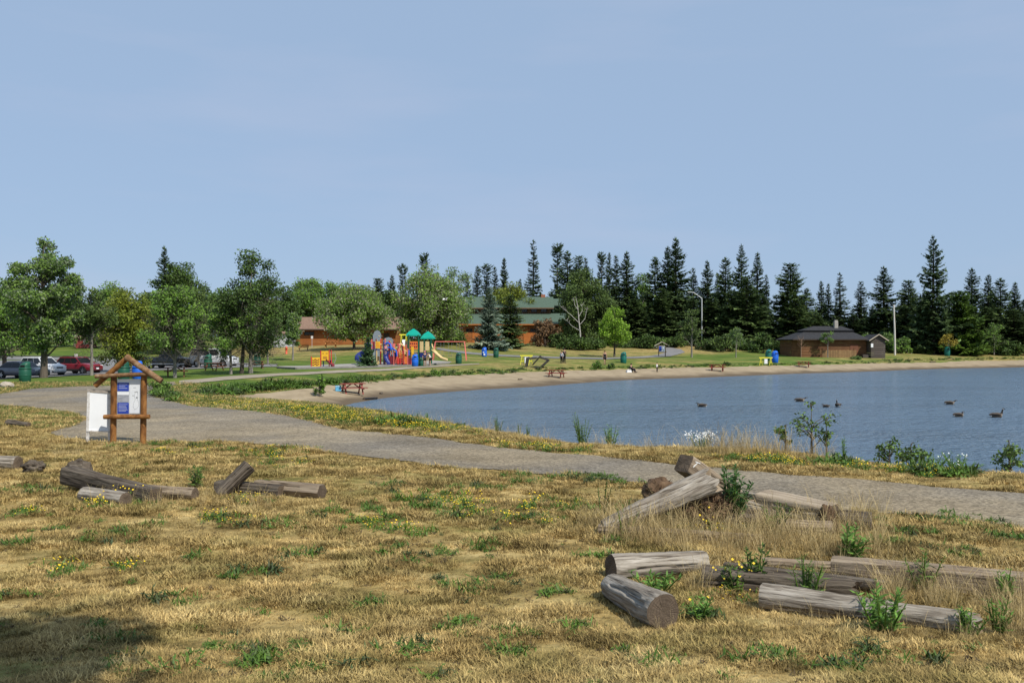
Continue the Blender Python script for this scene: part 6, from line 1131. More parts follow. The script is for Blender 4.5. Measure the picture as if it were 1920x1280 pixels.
deck(697, 719, 0, 1.4, 655, P_navy); deck(730, 766, 0, 1.4, 668, P_navy); deck(766, 785, 0, 1.6, 662, P_navy); deck(785, 807, .6, 2.1, 662, P_navy)
pan('panel', 704, 640, 713, 653, -.04, P_yel); pan('panel', 699, 640, 703, 654, -.05, P_mar)
for i in range(3): pan('panel_bar', 705.5+i*2.4, 642, 706.4+i*2.4, 651, -.08, P_or, .02)
cl = pan('climbing_grid', 768, 640, 783, 655, -.03, P_or, .05)
for i in range(4): pan('grid_hole', 769+i*3.6, 642.5, 771.4+i*3.6, 645.5, -.062, P_mar, .02, cl); pan('grid_hole', 769+i*3.6, 648.5, 771.4+i*3.6, 651.5, -.062, P_mar, .02, cl)
pan('panel', 786, 640, 793, 660, .5, P_tan); pan('panel', 796.5, 640, 804, 657, .57, P_tan); pan('panel', 757, 639, 765.5, 656, 1.2, P_tan); pan('panel', 735, 668, 742, 681, .02, P_mar); pan('panel', 742.5, 664, 749, 681.5, -.03, P_or); pan('panel', 750, 662, 756, 671, -.03, P_yel); pan('panel', 771, 650, 776, 664, -.1, P_yel); pan('panel', 756, 650, 762, 668, .06, P_yel); pan('panel', 763, 667, 768, 681, .02, P_navy); pan('panel', 770, 664, 783, 670, -.05, P_navy)
pan('panel', 738, 652, 742, 662, -.03, P_yel); pan('panel', 749, 672, 755, 681, .05, P_red)
for px, y, pt, m in ((706, .1, 650, P_tan), (710, 1.3, 648, P_or), (722, -.2, 646, P_mar), (726, 1.2, 642, P_red), (739, -.3, 650, P_pink), (743, 1.1, 646, P_red), (757, -.2, 650, P_red), (765, -.3, 655, P_pink), (773, -.4, 660, P_yel), (718, .6, 641, P_navy), (733, .5, 645, P_pink)): post(px, y, zz(pt), m, .06)
for a in ((731, 668, 738, 682, -.25, P_mar), (739, 660, 745, 668, -.3, P_navy), (745, 670, 750, 682, -.2, P_red), (757, 655, 761, 664, -.25, P_tan), (759, 668, 764, 682, -.28, P_or), (765, 656, 769, 666, -.28, P_blue), (722, 668, 730, 681, .9, P_navy), (736, 644, 741, 651, .1, P_pink), (747, 650, 752, 660, .3, P_tan), (703, 668, 709, 686, 1.0, P_tan), (766, 671, 771, 684, -.32, P_mar), (775, 671, 782, 683, .3, P_navy), (727, 646, 731, 654, .4, P_pink), (786, 662, 793, 670, .55, P_navy)): pan('panel', *a)
# blue spiral and trough slides
def slide(pts, w_, m, name='slide', lip=.18):
    pts = [Vector(q) for q in pts]; V = []; F = []
    for i, c in enumerate(pts):
        d = (pts[min(i+1, len(pts)-1)]-pts[max(i-1, 0)]); d.z = 0; d.normalize(); sd_ = Vector((-d.y, d.x, 0)); 
        for u, h_ in ((-.5, lip), (-.46, 0), (.46, 0), (.5, lip), (.54, lip-.01), (.5, -.06), (-.5, -.06), (-.54, lip-.01)): V.append(c+sd_*u*w_+Vector((0, 0, h_)))
    for i in range(len(pts)-1):
        for k_ in range(8): F.append((8*i+k_, 8*i+(k_+1) % 8, 8*i+8+(k_+1) % 8, 8*i+8+k_))
    F += [tuple(range(8)), tuple(range(8*len(pts)-1, 8*len(pts)-9, -1))]; return MB().add(V, F, True).build(name, m, o)
slide([(X(808), .9, zz(655)), (X(813), .7, zz(659.5)), (X(820), .5, zz(666)), (X(828), .3, zz(672.5)), (X(835), .1, zz(674.5)), (X(839), .1, zz(675.3))], .55, P_tan)
MB().tube([(X(806), .9, zz(650)), (X(808.5), .8, zz(645)), (X(810.5), .7, zz(652))], .09, 8).build('slide_hood', P_tan, o)
slide([(X(729), 0, zz(657)), (X(726), -.35, zz(662)), (X(725), -.6, zz(668)), (X(727), -.8, zz(675)), (X(731), -.95, zz(682))], .5, P_navy)
for i in range(2): MB().tube([(X(722), -.1, zz(645)), (X(728), -.2, zz(642.5)), (X(733), -.3, zz(646)), (X(734.5), -.4, zz(656))], .12, 8).build('slide_rail', P_blue, o) if i == 0 else MB().tube([(X(728), -.3, zz(651)), (X(738), -.4, zz(653)), (X(744), -.45, zz(658)), (X(745), -.4, zz(668))], .09, 8).build('slide_rail', P_blue, o)
th = [math.pi*.1+i*.45 for i in range(10)]; MB().tube([(X(682)+math.cos(t)*.75, .6+math.sin(t)*.75, zz(654)-i*.155) for i, t in enumerate(th)], .40, 12).build('tube_slide', P_navy, o)
MB().tube([(X(684), .3, zz(649)), (X(697), .3, zz(648))], .36, 12).build('tube_slide', P_blue, o)
MB().tube([(X(742), -.1, zz(681)), (X(744), -.25, zz(665)), (X(748), -.1, zz(655)), (X(751), 0, zz(646))], .06, 8).build('climber_rail', P_pink, o)
for i in range(6): MB().tube([(X(752), -.35, zz(679-i*4)), (X(758), -.35, zz(679-i*4))], .03, 6).build('rung', P_pink, o)
for px in (752, 758): MB().tube([(X(px), -.35, zz(682.5)), (X(px), -.35, zz(656))], .045, 8).build('ladder_rail', P_red, o)
MB().tube([(X(744), .2, zz(652)), (X(751), .2, zz(644.5)), (X(758), .2, zz(650))], .13, 8).build('arch_panel', P_tan, o)
# grey climbing boulders behind
for px, d, pt, w_, lab in ((707, 108, 619, 15, 'tall grey rounded climbing wall standing behind the play structure'), (728, 109, 632, 19, 'lower wide grey climbing wall behind the play structure')):
    q = at(px, d); e = empty('play_climber', q, 0, lab, 'climbing wall'); hh = hgt(pt, d, q.z); ww = w_/FPX*d; poly = [(-ww/2, -.1), (ww/2, -.1), (ww/2, hh*.86), (ww*.3, hh*.97), (0, hh), (-ww*.3, hh*.96), (-ww/2, hh*.84)]
    MB().prism(poly, -.12, .12).build('board', P_gry, e)
    for i in range(5): MB().lathe([(.08, 0), (.06, .05)], c=(0, 0, 0), n=8).build('hold', P_tan, e).matrix_local = Matrix.Translation((ww*(.3*math.sin(i*2.1)), -.12, hh*(.25+.14*i))) @ Matrix.Rotation(R(90), 4, 'X')
# swing frame
p = at(842, 112); o = empty('swing_set', p, 0, 'salmon-red swing frame right of the play structure', 'swing'); s = 112/FPX; hh = hgt(640.5, 112, p.z); xa, xb = (816-842)*s, (871-842)*s
MB().tube([(xa, 0, hh), (xb, 0, hh)], .06, 10).build('top_bar', P_pink, o)
for x in (xa, xb):
    for y in (-1, 1): MB().tube([(x, 0, hh), (x+(.25 if x > 0 else -.25), y*.9, -.12)], .055, 10).build('leg', P_pink, o)
for i in range(3):
    x = xa+.9+i*1.0
    for e in (-.2, .2): MB().tube([(x+e, 0, hh), (x+e, .05, hh-1.75)], .012, 5).build('chain', P_gry, o)
    MB().box((x, .05, hh-1.76), (.45, .18, .04), bev=.01).build('seat', P_navy, o)
# toddler play panel, left
p = at(606, 95); o = empty('toddler_play_panel', p, .1, 'small yellow toddler play panels with red posts and dark slide', 'playground'); s = 95/FPX; X = lambda px: (px-606)*s; zz = lambda py: hgt(py, 95, p.z)
for px, pt in ((584, 668), (601.5, 657), (617, 656), (621, 656)): MB().tube([(X(px), 0, -.1), (X(px), 0, zz(pt))], .055, 10).build('post', P_red, o)
a_p = pan('panel', 585.5, 670, 600, 687, 0, P_yel)
for i in range(3): MB().tube([(X(586.5+j*1.35), -.05, zz(674.5+i*4.2+1.3*math.sin(j*1.25))) for j in range(10)], .035, 6).build('wave_groove', P_mar, a_p)
b_p = pan('panel', 602.5, 658, 616, 676, 0, P_yel)
for i in range(5): pan('panel_hole', 606+i*1.6, 668, 606.8+i*1.6, 673, -.035, P_mar, .02, b_p)
for i in range(2): pan('panel_hole', 605+i*7, 661.5, 606.8+i*7, 663.3, -.035, P_mar, .02, b_p)
deck(602, 622, .05, 1.0, 676, P_navy); MB().tube([(X(606), .3, -.1), (X(606), .3, zz(676))], .05, 8).build('post', P_navy, o); slide([(X(613), .2, zz(675.5)), (X(619), .1, zz(681)), (X(625), 0, zz(686))], .6, P_mar); MB().tube([(X(618), .5, zz(660)), (X(627), .5, zz(663)), (X(629), .5, zz(672)), (X(625), .4, zz(683))], .03, 6).build('hand_rail', P_gry, o)
# ---------------------------------------------------------------- vehicles
m_tyre = mat('tyre', [(.012, .012, .012), (.025, .025, .025)], scale=6, rough=.85); m_rim = mat('alloy', [(.5, .5, .52), (.62, .62, .64)], scale=3, rough=.3, metal=.6); m_glass = mat('car_glass', [(.012, .015, .018), (.018, .022, .026)], scale=1, rough=.08, spec=.35); m_lamp = mat('lamp_clear', [(.62, .64, .66)], scale=5, rough=.12, spec=.6); m_tail = mat('lamp_red', [(.38, .01, .012)], scale=4, rough=.2); m_blk = mat('black_trim', [(.014, .014, .015), (.025, .025, .026)], scale=4, rough=.55)
def paint(name, c): m = mat(name, [c], scale=1.2, rough=.28, spec=.5); m.node_tree.nodes['Principled BSDF'].inputs['Coat Weight'].default_value = .6; return m
def car(name, label, px, d, rz, m, L_, hw, zr, belt, hood, prof, wheels, wr, clad=False, bed=None, roofm=None, rack=False, nwin=2):
    p = at(px, d); p.z += .05; o = empty(name, p, rz, label, {'pickup_truck': 'pickup', 'passenger_van': 'van'}.get(name, 'car'), 'vehicles in the parking lot'); xs = L_/2
    # lower body: lofted sections from tail to nose
    st = [(-xs, .80, .48, belt*.80), (-xs+.06, .93, .30, belt*.93), (-xs+.35, .99, .24, belt), (-xs*.3, 1, .22, belt), (prof[0]-.15, 1, .22, belt), (prof[0]+.25, .99, .22, hood+.03), (xs-.55, .97, .23, hood-.05), (xs-.18, .90, .26, hood-.13), (xs, .74, .36, hood-.24)]
    V = []; F = []; n = 12
    for x, w_, zb_, zt in st:
        W_ = hw*w_; q = [(-W_*.86, zb_), (-W_*.98, zb_+.10), (-W_, zb_+(zt-zb_)*.45), (-W_*.985, zt-.14), (-W_*.93, zt-.04), (-W_*.75, zt), (W_*.75, zt), (W_*.93, zt-.04), (W_*.985, zt-.14), (W_, zb_+(zt-zb_)*.45), (W_*.98, zb_+.10), (W_*.86, zb_)]
        V += [(x, a, b) for a, b in q]
    for i in range(len(st)-1):
        for k_ in range(n): F.append((i*n+k_, i*n+(k_+1) % n, (i+1)*n+(k_+1) % n, (i+1)*n+k_))
    F += [tuple(range(n-1, -1, -1)), tuple(range((len(st)-1)*n, len(st)*n))]; bd = MB().add(V, F, True).build('body', m, o)
    # greenhouse: windscreen base, roof front, roof rear, rear base
    xa0, xa1, xc1, xc0 = prof; w0, w1 = hw*.92, hw*.74
    prf = [(xa0, belt-.03, w0), (xa1, zr-.02, w1), ((xa1+xc1)/2, zr+.03, w1), (xc1, zr-.02, w1), (xc0, belt-.03, w0)]
    V = [(x, -w_, zz_) for x, zz_, w_ in prf]+[(x, w_, zz_) for x, zz_, w_ in prf]; MB().add(V, [(0, 1, 2, 3, 4), (9, 8, 7, 6, 5), (0, 5, 6, 1), (1, 6, 7, 2), (2, 7, 8, 3), (3, 8, 9, 4), (4, 9, 5, 0)]).build('cabin', roofm or m, o)
    def gp_(x, t, sd): return Vector((x, sd*(w0+(w1-w0)*t+.012), belt-.03+(zr-.01-belt)*t))
    def edge(t, fr): a, b = (xa0, xa1) if fr else (xc0, xc1); return a+(b-a)*t
    for sd in (-1, 1):
        lo_, hi = .07, .90; xf0, xf1, xr0, xr1 = edge(lo_, 1)-.12, edge(hi, 1)-.07, edge(lo_, 0)+.10, edge(hi, 0)+.07
        for i in range(nwin):
            u0, u1 = i/nwin+(.008 if i else 0), (i+1)/nwin-(.008 if i < nwin-1 else 0)
            q = [gp_(xr0+(xf0-xr0)*u0, lo_, sd), gp_(xr0+(xf0-xr0)*u1, lo_, sd), gp_(xr1+(xf1-xr1)*u1, hi, sd), gp_(xr1+(xf1-xr1)*u0, hi, sd)]
            MB().add(q+[v-Vector((0, sd*.02, 0)) for v in q], [(0, 1, 2, 3), (7, 6, 5, 4), (0, 4, 5, 1), (1, 5, 6, 2), (2, 6, 7, 3), (3, 7, 4, 0)]).build('side_window', m_glass, o)
        MB().box((xa0-.25, sd*(hw+.09), belt+.06), (.16, .18, .13), bev=.04).build('wing_mirror', m, o)
        for xx in (xa0-.55-.02, (xa0+xc0)/2-.15): MB().box((xx, sd*(hw+.004), belt-.14), (.2, .03, .03), bev=.008).build('door_handle', m_blk if clad else m, o)
        MB().box((0, sd*(hw*.985), .30), (wheels[0]-wheels[1]-2*wr, .03, .12)).build('sill', m_blk, o)
    for fr, nm in ((1, 'windscreen'), (0, 'rear_window')):
        q = []
        for t, ins in ((.08, .92), (.92, .92)):
            x = edge(t, fr)+(.012 if fr else -.012); y = (w0+(w1-w0)*t)*ins; zz_ = belt-.03+(zr-.01-belt)*t; q += [(x, -y, zz_+.012), (x, y, zz_+.012)]
        MB().add([q[0], q[1], q[3], q[2]], [(0, 1, 2, 3)]).build(nm, m_glass, o)
    for x in wheels:
        for sd in (-1, 1):
            T = Matrix.Translation((x, sd*(hw-.10), wr-.05)) @ Matrix.Rotation(R(90), 4, 'X'); aw = MB().lathe([(wr*1.16, -.10), (wr*1.16, .10)], n=24).build('wheel_arch', m_blk, o); aw.matrix_local = Matrix.Translation((x, sd*(hw-.09), wr-.01)) @ Matrix.Rotation(R(90), 4, 'X')
            w_ = empty('wheel', (0, 0, 0)); w_.parent = o; w_.matrix_local = Matrix.Translation((x, sd*(hw-.085), wr-.05)) @ Matrix.Rotation(R(90), 4, 'X')
            MB().lathe([(wr*.62, -.11), (wr*.95, -.11), (wr, -.07), (wr, .07), (wr*.95, .11), (wr*.62, .11)], n=24).build('tyre', m_tyre, w_)
            b_ = MB().lathe([(wr*.64, -.105), (wr*.64, .105)], n=24); b_.build('rim', m_blk, w_)
            rm_ = MB()
            for i in range(5): a = i*1.2566; rm_.bar((0, 0, -sd*-.112*-1), (math.cos(a)*wr*.62, math.sin(a)*wr*.62, -sd*-.112*-1), wr*.22, .02, up=(0, 0, 1))
            rm_.lathe([(wr*.2, -.118), (wr*.2, .118)], n=12); rm_.build('spokes', m_rim, w_)
    for sd in (-1, 1):
        MB().box((xs-.17, sd*hw*.66, hood-.22), (.22, hw*.36, .14), bev=.04).build('headlight', m_lamp, o); MB().box((-xs+.09, sd*hw*.74, belt-.17), (.12, hw*.34, .16), bev=.03).build('tail_light', m_tail, o)
    MB().box((xs-.03, 0, hood-.33), (.08, hw*.8, .18), bev=.03).build('grille', m_blk, o); MB().box((xs-.10, 0, .40), (.16, hw*1.6, .2), bev=.05).build('bumper', m_blk if clad else m, o); MB().box((-xs+.08, 0, .42), (.16, hw*1.75, .22), bev=.05).build('bumper', m_blk if clad else m, o); MB().box((xs+.015, 0, .50), (.03, .3, .14), bev=.005).build('number_plate', m_white, o)
    if clad:
        for sd in (-1, 1): MB().box((0, sd*hw*.995, .36), (L_*.8, .04, .14), bev=.015).build('cladding', m_blk, o)
    if rack:
        for sd in (-1, 1): MB().tube([(xa1-.2, sd*w1*.9, zr+.01), (xa1-.35, sd*w1*.9, zr+.09), (xc1+.35, sd*w1*.9, zr+.09), (xc1+.2, sd*w1*.9, zr+.01)], .022, 6).build('roof_rail', m_blk, o)
    if bed:
        MB().box(((bed[0]+bed[1])/2, 0, belt+.012), (bed[0]-bed[1], hw*1.6, .02)).build('bed_cover', m_blk, o)
        for sd in (-1, 1): MB().box((0, sd*(hw+.012), .46), (L_*.93, .03, .12), bev=.01).build('rocker_stripe', m_rim, o)
    return o
AZ = -.42
car('grey_sedan', 'dark grey sedan parked at the far left behind the green bin', 42, 77, AZ+.1, paint('grey_paint', (.085, .09, .115)), 4.75, .92, 1.44, .90, .92, (1.15, .35, -.95, -1.95), (1.42, -1.38), .34)
car('white_suv', 'white sport utility car parked between grey sedan and red wagon', 80, 83, AZ, paint('white_car_paint', (.72, .73, .74)), 4.6, .93, 1.72, 1.06, 1.08, (1.1, .3, -1.75, -2.15), (1.4, -1.32), .37, clad=True, nwin=3)
car('red_wagon', 'dark red station wagon with black roof rails, rightmost of three parked cars', 148, 86.5, AZ+.05, paint('dark_red_paint', (.19, .012, .022)), 4.75, .91, 1.60, .98, .99, (1.1, .3, -1.7, -2.2), (1.42, -1.38), .35, clad=True, rack=True, nwin=3)
car('pickup_truck', 'black pickup truck with silver lower stripe behind the linden', 318, 99, AZ+.15, paint('black_paint', (.012, .013, .016)), 5.6, .98, 1.88, 1.18, 1.20, (1.15, .55, -.55, -.85), (1.75, -1.75), .42, bed=(-.95, -2.7))
car('passenger_van', 'white passenger van parked right of the black pickup', 402, 98, AZ+.1, paint('white_van_paint', (.70, .72, .74)), 5.4, .98, 2.0, 1.22, 1.18, (1.55, .85, -2.35, -2.6), (1.8, -1.55), .37, nwin=3)
# ---------------------------------------------------------------- people
m_skin = mat('skin', [(.42, .24, .16), (.50, .30, .21)], scale=5, rough=.6); m_eye = mat('eye_dark', [(.02, .015, .012)], scale=4, rough=.3)
def skin(name, verts, edges, rad, m, parent, sub=1):
    me = bpy.data.meshes.new(name+'_cage'); me.from_pydata([tuple(v) for v in verts], edges, []); t = bpy.data.objects.new(name, me); COL.objects.link(t)
    bm = bmesh.new(); bm.from_mesh(me); ly = bm.verts.layers.skin.verify(); bm.verts.ensure_lookup_table()
    for i, v in enumerate(bm.verts): r = rad[i]; v[ly].radius = r if hasattr(r, '__len__') else (r, r); v[ly].use_root = (i == 0)
    bm.to_mesh(me); bm.free(); md1 = t.modifiers.new('skin', 'SKIN'); md1.use_smooth_shade = True; md2 = t.modifiers.new('sub', 'SUBSURF'); md2.levels = sub; md2.render_levels = sub
    dg = bpy.context.evaluated_depsgraph_get(); nm = bpy.data.meshes.new_from_object(t.evaluated_get(dg)); bpy.data.objects.remove(t); nm.name = name; nm.materials.clear()
    return link(name, nm, m, parent)
def person(label, px, py, d, hgt_, rz, top, bot, hair, J=None, sleeve='long', legs='long', long_hair=False, loc=None, cap=None, dress=False):
    J = J or {}; p = loc or at(px, d); o = empty('person', p, rz, label, 'person', 'people by the lake'); k = hgt_/1.72
    B = {'pel': (0, 0, .95), 'sp': (0, 0, 1.15), 'ch': (0, -.01, 1.36), 'nk': (0, 0, 1.48), 'h0': (0, -.015, 1.56), 'h1': (0, -.02, 1.66), 'ns': (0, -.115, 1.585)}
    for s_, sg in (('l', -1), ('r', 1)):
        B.update({'sh'+s_: (sg*.17, 0, 1.40), 'el'+s_: (sg*.24, .03, 1.12), 'wr'+s_: (sg*.24, -.06, .88), 'ha'+s_: (sg*.235, -.08, .80), 'hp'+s_: (sg*.09, 0, .90), 'kn'+s_: (sg*.10, -.02, .50), 'an'+s_: (sg*.11, .02, .08), 'to'+s_: (sg*.12, -.14, .04)})
    B.update(J); B = {a: Vector(b)*k for a, b in B.items()}
    rb = {'pel': .13, 'sp': .115, 'ch': .13, 'nk': .055, 'h0': .085, 'h1': .088, 'ns': .02}
    for s_ in 'lr': rb.update({'sh'+s_: .062, 'el'+s_: .043, 'wr'+s_: .03, 'ha'+s_: .034, 'hp'+s_: .095, 'kn'+s_: .06, 'an'+s_: .04, 'to'+s_: .035})
    E = [('pel', 'sp'), ('sp', 'ch'), ('ch', 'nk'), ('nk', 'h0'), ('h0', 'h1'), ('h0', 'ns')]
    for s_ in 'lr': E += [('ch', 'sh'+s_), ('sh'+s_, 'el'+s_), ('el'+s_, 'wr'+s_), ('wr'+s_, 'ha'+s_), ('pel', 'hp'+s_), ('hp'+s_, 'kn'+s_), ('kn'+s_, 'an'+s_), ('an'+s_, 'to'+s_)]
    nm = list(B); V = [B[a] for a in nm]; rr = [rb[a]*k for a in nm]; ed = [(nm.index(a), nm.index(b)) for a, b in E]
    for s_, sg in (('l', -1), ('r', 1)):
        hi_ = nm.index('ha'+s_); dr_ = (B['ha'+s_]-B['wr'+s_]).normalized(); sx = Vector((0, -1, 0)) if abs(dr_.y) < .8 else Vector((1, 0, 0))
        for i, (off, ln_) in enumerate(((-.034, .085), (-.012, .10), (.011, .095), (.033, .075), (.05, .05))):
            b_ = B['ha'+s_]+sx*off*k+dr_*(.03 if i < 4 else -.01)*k; t_ = b_+(dr_ if i < 4 else (dr_+sx).normalized())*ln_*k; V += [b_, t_]; rr += [.010*k, .008*k]; ed += [(hi_, len(V)-2), (len(V)-2, len(V)-1)]
    skin('body', V, ed, rr, m_skin, o)
    def cloth(name, keys, edges, grow, m): V_ = [B[a] for a in keys]; return skin(name, V_, [(keys.index(a), keys.index(b)) for a, b in edges], [(rb[a]+grow)*k for a in keys], m, o)
    ks = ['sp', 'pel', 'ch', 'shl', 'shr']; es = [('sp', 'pel'), ('sp', 'ch'), ('ch', 'shl'), ('ch', 'shr')]
    if sleeve != 'none':
        for s_ in 'lr':
            if sleeve == 'long': ks += ['el'+s_, 'wr'+s_]; es += [('sh'+s_, 'el'+s_), ('el'+s_, 'wr'+s_)]
            else: B['m'+s_] = B['sh'+s_].lerp(B['el'+s_], .6); rb['m'+s_] = .052; ks += ['m'+s_]; es += [('sh'+s_, 'm'+s_)]
    cloth('shirt', ks, es, .022, top)
    ks = ['pel', 'hpl', 'hpr']; es = [('pel', 'hpl'), ('pel', 'hpr')]
    for s_ in 'lr':
        if legs == 'long': ks += ['kn'+s_, 'an'+s_]; es += [('hp'+s_, 'kn'+s_), ('kn'+s_, 'an'+s_)]
        else: B['q'+s_] = B['hp'+s_].lerp(B['kn'+s_], .75); rb['q'+s_] = .075; ks += ['q'+s_]; es += [('hp'+s_, 'q'+s_)]
    cloth('trousers' if legs == 'long' else 'shorts', ks, es, .026, bot)
    b_ = MB(); b_.lathe([(.09*k, -.02*k), (.106*k, .03*k), (.098*k, .08*k), (.06*k, .115*k), (.01*k, .125*k)], c=B['h1']+Vector((0, .022*k, 0)), n=14); b_.build('cap' if cap else 'hair', cap or hair, o)
    if long_hair: MB().tube([B['h1']+Vector((0, .05*k, 0)), B['h0']+Vector((0, .085*k, -.02*k)), B['nk']+Vector((0, .11*k, -.12*k))], [.085*k, .085*k, .05*k], 10).build('hair', hair, o)
    for sg in (-1, 1): MB().lathe([(.002, -.012*k), (.012*k, 0), (.002, .012*k)], c=B['h0']+Vector((sg*.032*k, -.082*k, .045*k)), n=8).build('eye', m_eye, o); MB().lathe([(.006*k, -.03*k), (.022*k, 0), (.006*k, .03*k)], c=B['h0']+Vector((sg*.092*k, .0, .03*k)), n=8).build('ear', m_skin, o)
    MB().box(B['h0']+Vector((0, -.085*k, -.045*k)), (.045*k, .012*k, .01*k)).build('mouth', mat('lip', [(.36, .13, .11)]) if 'lip' not in MATS else MATS['lip'], o)
    for s_ in 'lr': MB().box((B['an'+s_]+B['to'+s_])/2+Vector((0, -.01*k, -.02*k)), (.10*k, .27*k, .09*k), bev=.03*k).build('shoe', m_blk, o)
    return o
def cm(n, c): return mat(n, [c], scale=6, rough=.8)
c_blk, c_wht, c_navy, c_grey, c_pink, c_bl = cm('black_cloth', (.012, .012, .015)), cm('white_cloth', (.68, .68, .68)), cm('navy_cloth', (.02, .035, .11)), cm('pale_grey_cloth', (.46, .48, .54)), cm('pink_cloth', (.62, .22, .30)), cm('blue_cloth', (.05, .10, .30))
h_dk, h_br = cm('dark_hair', (.012, .009, .008)), cm('brown_hair', (.09, .045, .02))
bent = {'ell': (-.25, -.02, 1.15), 'wrl': (-.1, -.2, 1.2), 'hal': (-.04, -.22, 1.22), 'elr': (.25, -.02, 1.15), 'wrr': (.1, -.2, 1.2), 'har': (.04, -.22, 1.22)}
walk = {'knl': (-.10, -.16, .52), 'anl': (-.10, -.10, .10), 'tol': (-.11, -.25, .05), 'knr': (.10, .05, .50), 'anr': (.11, .22, .12), 'tor': (.12, .08, .05)}
person('woman in black with long dark hair, taller of the two standing on the lawn', 1058, 0, 110.5, 1.75, .5, c_blk, c_blk, h_dk, bent, long_hair=True)
person('child in pale grey top and dark trousers beside the woman in black', 1053, 0, 110, 1.50, -.6, c_grey, c_blk, h_dk)
person('walker in black tank top and shorts facing the lake', 1134, 0, 110, 1.72, .1, c_blk, c_blk, h_br, dict(walk), 'none', 'short')
sit = {'pel': (0, 0, .22), 'sp': (0, .02, .42), 'ch': (0, 0, .63), 'nk': (0, -.02, .75), 'h0': (0, -.04, .83), 'h1': (0, -.05, .93), 'ns': (0, -.14, .86), 'hpl': (-.09, -.04, .2), 'hpr': (.09, -.04, .2), 'knl': (-.13, -.38, .46), 'knr': (.13, -.38, .46), 'anl': (-.12, -.55, .09), 'anr': (.12, -.55, .09), 'tol': (-.12, -.7, .05), 'tor': (.12, -.7, .05), 'shl': (-.17, 0, .66), 'shr': (.17, 0, .66), 'ell': (-.25, -.12, .45), 'elr': (.25, -.12, .45), 'wrl': (-.14, -.34, .52), 'wrr': (.14, -.34, .52), 'hal': (-.12, -.41, .5), 'har': (.12, -.41, .5)}
person('person in black sitting on the sand by a white bag', 1183, 0, 102, 1.75, .9, c_blk, c_blk, h_dk, sit, loc=G(1183, 698))
person('small child in white shirt standing on the sand', 1232, 0, 104, 1.12, 1.0, c_wht, c_blk, h_dk, loc=G(1232, 697.5))
person('adult in navy top and shorts with pink cap at the play structure', 797, 0, 98, 1.62, .3, c_navy, c_blk, h_br, {}, 'short', 'short', cap=c_pink, loc=at(796.5, 97.5))
lean = {'pel': (0, .12, .92), 'sp': (0, .02, 1.10), 'ch': (0, -.14, 1.25), 'nk': (0, -.25, 1.31), 'h0': (0, -.33, 1.36), 'h1': (0, -.37, 1.44), 'ns': (0, -.44, 1.36), 'shl': (-.17, -.15, 1.27), 'shr': (.17, -.15, 1.27), 'ell': (-.24, -.2, 1.0), 'elr': (.24, -.2, 1.0), 'wrl': (-.2, -.3, .78), 'wrr': (.2, -.3, .78), 'hal': (-.2, -.33, .70), 'har': (.2, -.33, .70), 'hpl': (-.09, .12, .88), 'hpr': (.09, .12, .88)}
person('person in white shirt bending forward beside the pink-capped adult', 807, 0, 98, 1.60, -1.0, c_wht, c_blk, h_br, lean, 'short', 'short', loc=at(806, 97.8))
person('child in pink shirt climbing beside the blue slide of the play structure', 724, 0, 100, 1.1, .2, c_pink, c_navy, h_br, {}, 'short', 'short', loc=W(723, 664.5, 99.4))
# white bag by the sitting person
p = G(1179, 698.5); p.z = H(p.x, p.y)+.03; o = empty('beach_bag', p, .3, 'white beach bag beside the sitting person in black', 'bag'); MB().box((0, 0, .14), (.62, .4, .28), taper=.8).build('body', c_wht, o); MB().tube([(-.18, -.1, .26), (-.12, -.12, .42), (.12, -.12, .42), (.18, -.1, .26)], .015, 6).build('strap', c_wht, o)
# ---------------------------------------------------------------- geese on the lake and a gull in the air
gm_ = bpy.data.materials.new('goose_plumage'); gm_.use_nodes = True; n = gm_.node_tree; L = n.links.new; b = n.nodes['Principled BSDF']; b.inputs['Roughness'].default_value = .8
tcn = n.nodes.new('ShaderNodeTexCoord'); sx = n.nodes.new('ShaderNodeSeparateXYZ'); L(tcn.outputs['Object'], sx.inputs[0]); t = n.nodes.new('ShaderNodeTexNoise'); t.inputs['Scale'].default_value = 14; mpn = n.nodes.new('ShaderNodeMapping'); mpn.inputs['Scale'].default_value = (2.5, 1, 1); L(tcn.outputs['Object'], mpn.inputs[0]); L(mpn.outputs[0], t.inputs['Vector'])
r = n.nodes.new('ShaderNodeValToRGB'); r.color_ramp.elements[0].color = (.05, .038, .028, 1); r.color_ramp.elements[1].color = (.10, .08, .06, 1); r.color_ramp.elements[0].position = .35; r.color_ramp.elements[1].position = .65; L(t.outputs[0], r.inputs[0])
def gate(sock, v, inv=False):
    q = n.nodes.new('ShaderNodeMath'); q.operation = 'LESS_THAN' if inv else 'GREATER_THAN'; L(sock, q.inputs[0]); q.inputs[1].default_value = v; return q.outputs[0]
def mixc_(f, a, c):
    x = n.nodes.new('ShaderNodeMix'); x.data_type = 'RGBA'; L(f, x.inputs[0]); L(a, x.inputs[6]); x.inputs[7].default_value = (*c, 1); return x.outputs[2]
def mul(a, c): q = n.nodes.new('ShaderNodeMath'); q.operation = 'MULTIPLY'; L(a, q.inputs[0]); L(c, q.inputs[1]); return q.outputs[0]
col_ = r.outputs[0]; col_ = mixc_(mul(gate(sx.outputs[0], -.30, True), gate(sx.outputs[2], .10, True)), col_, (.62, .6, .57)); col_ = mixc_(mul(gate(sx.outputs[0], .19), gate(sx.outputs[2], .16, True)), col_, (.26, .23, .19)); col_ = mixc_(mul(gate(sx.outputs[0], .15), gate(sx.outputs[2], .20)), col_, (.010, .010, .010)); L(col_, b.inputs['Base Color'])
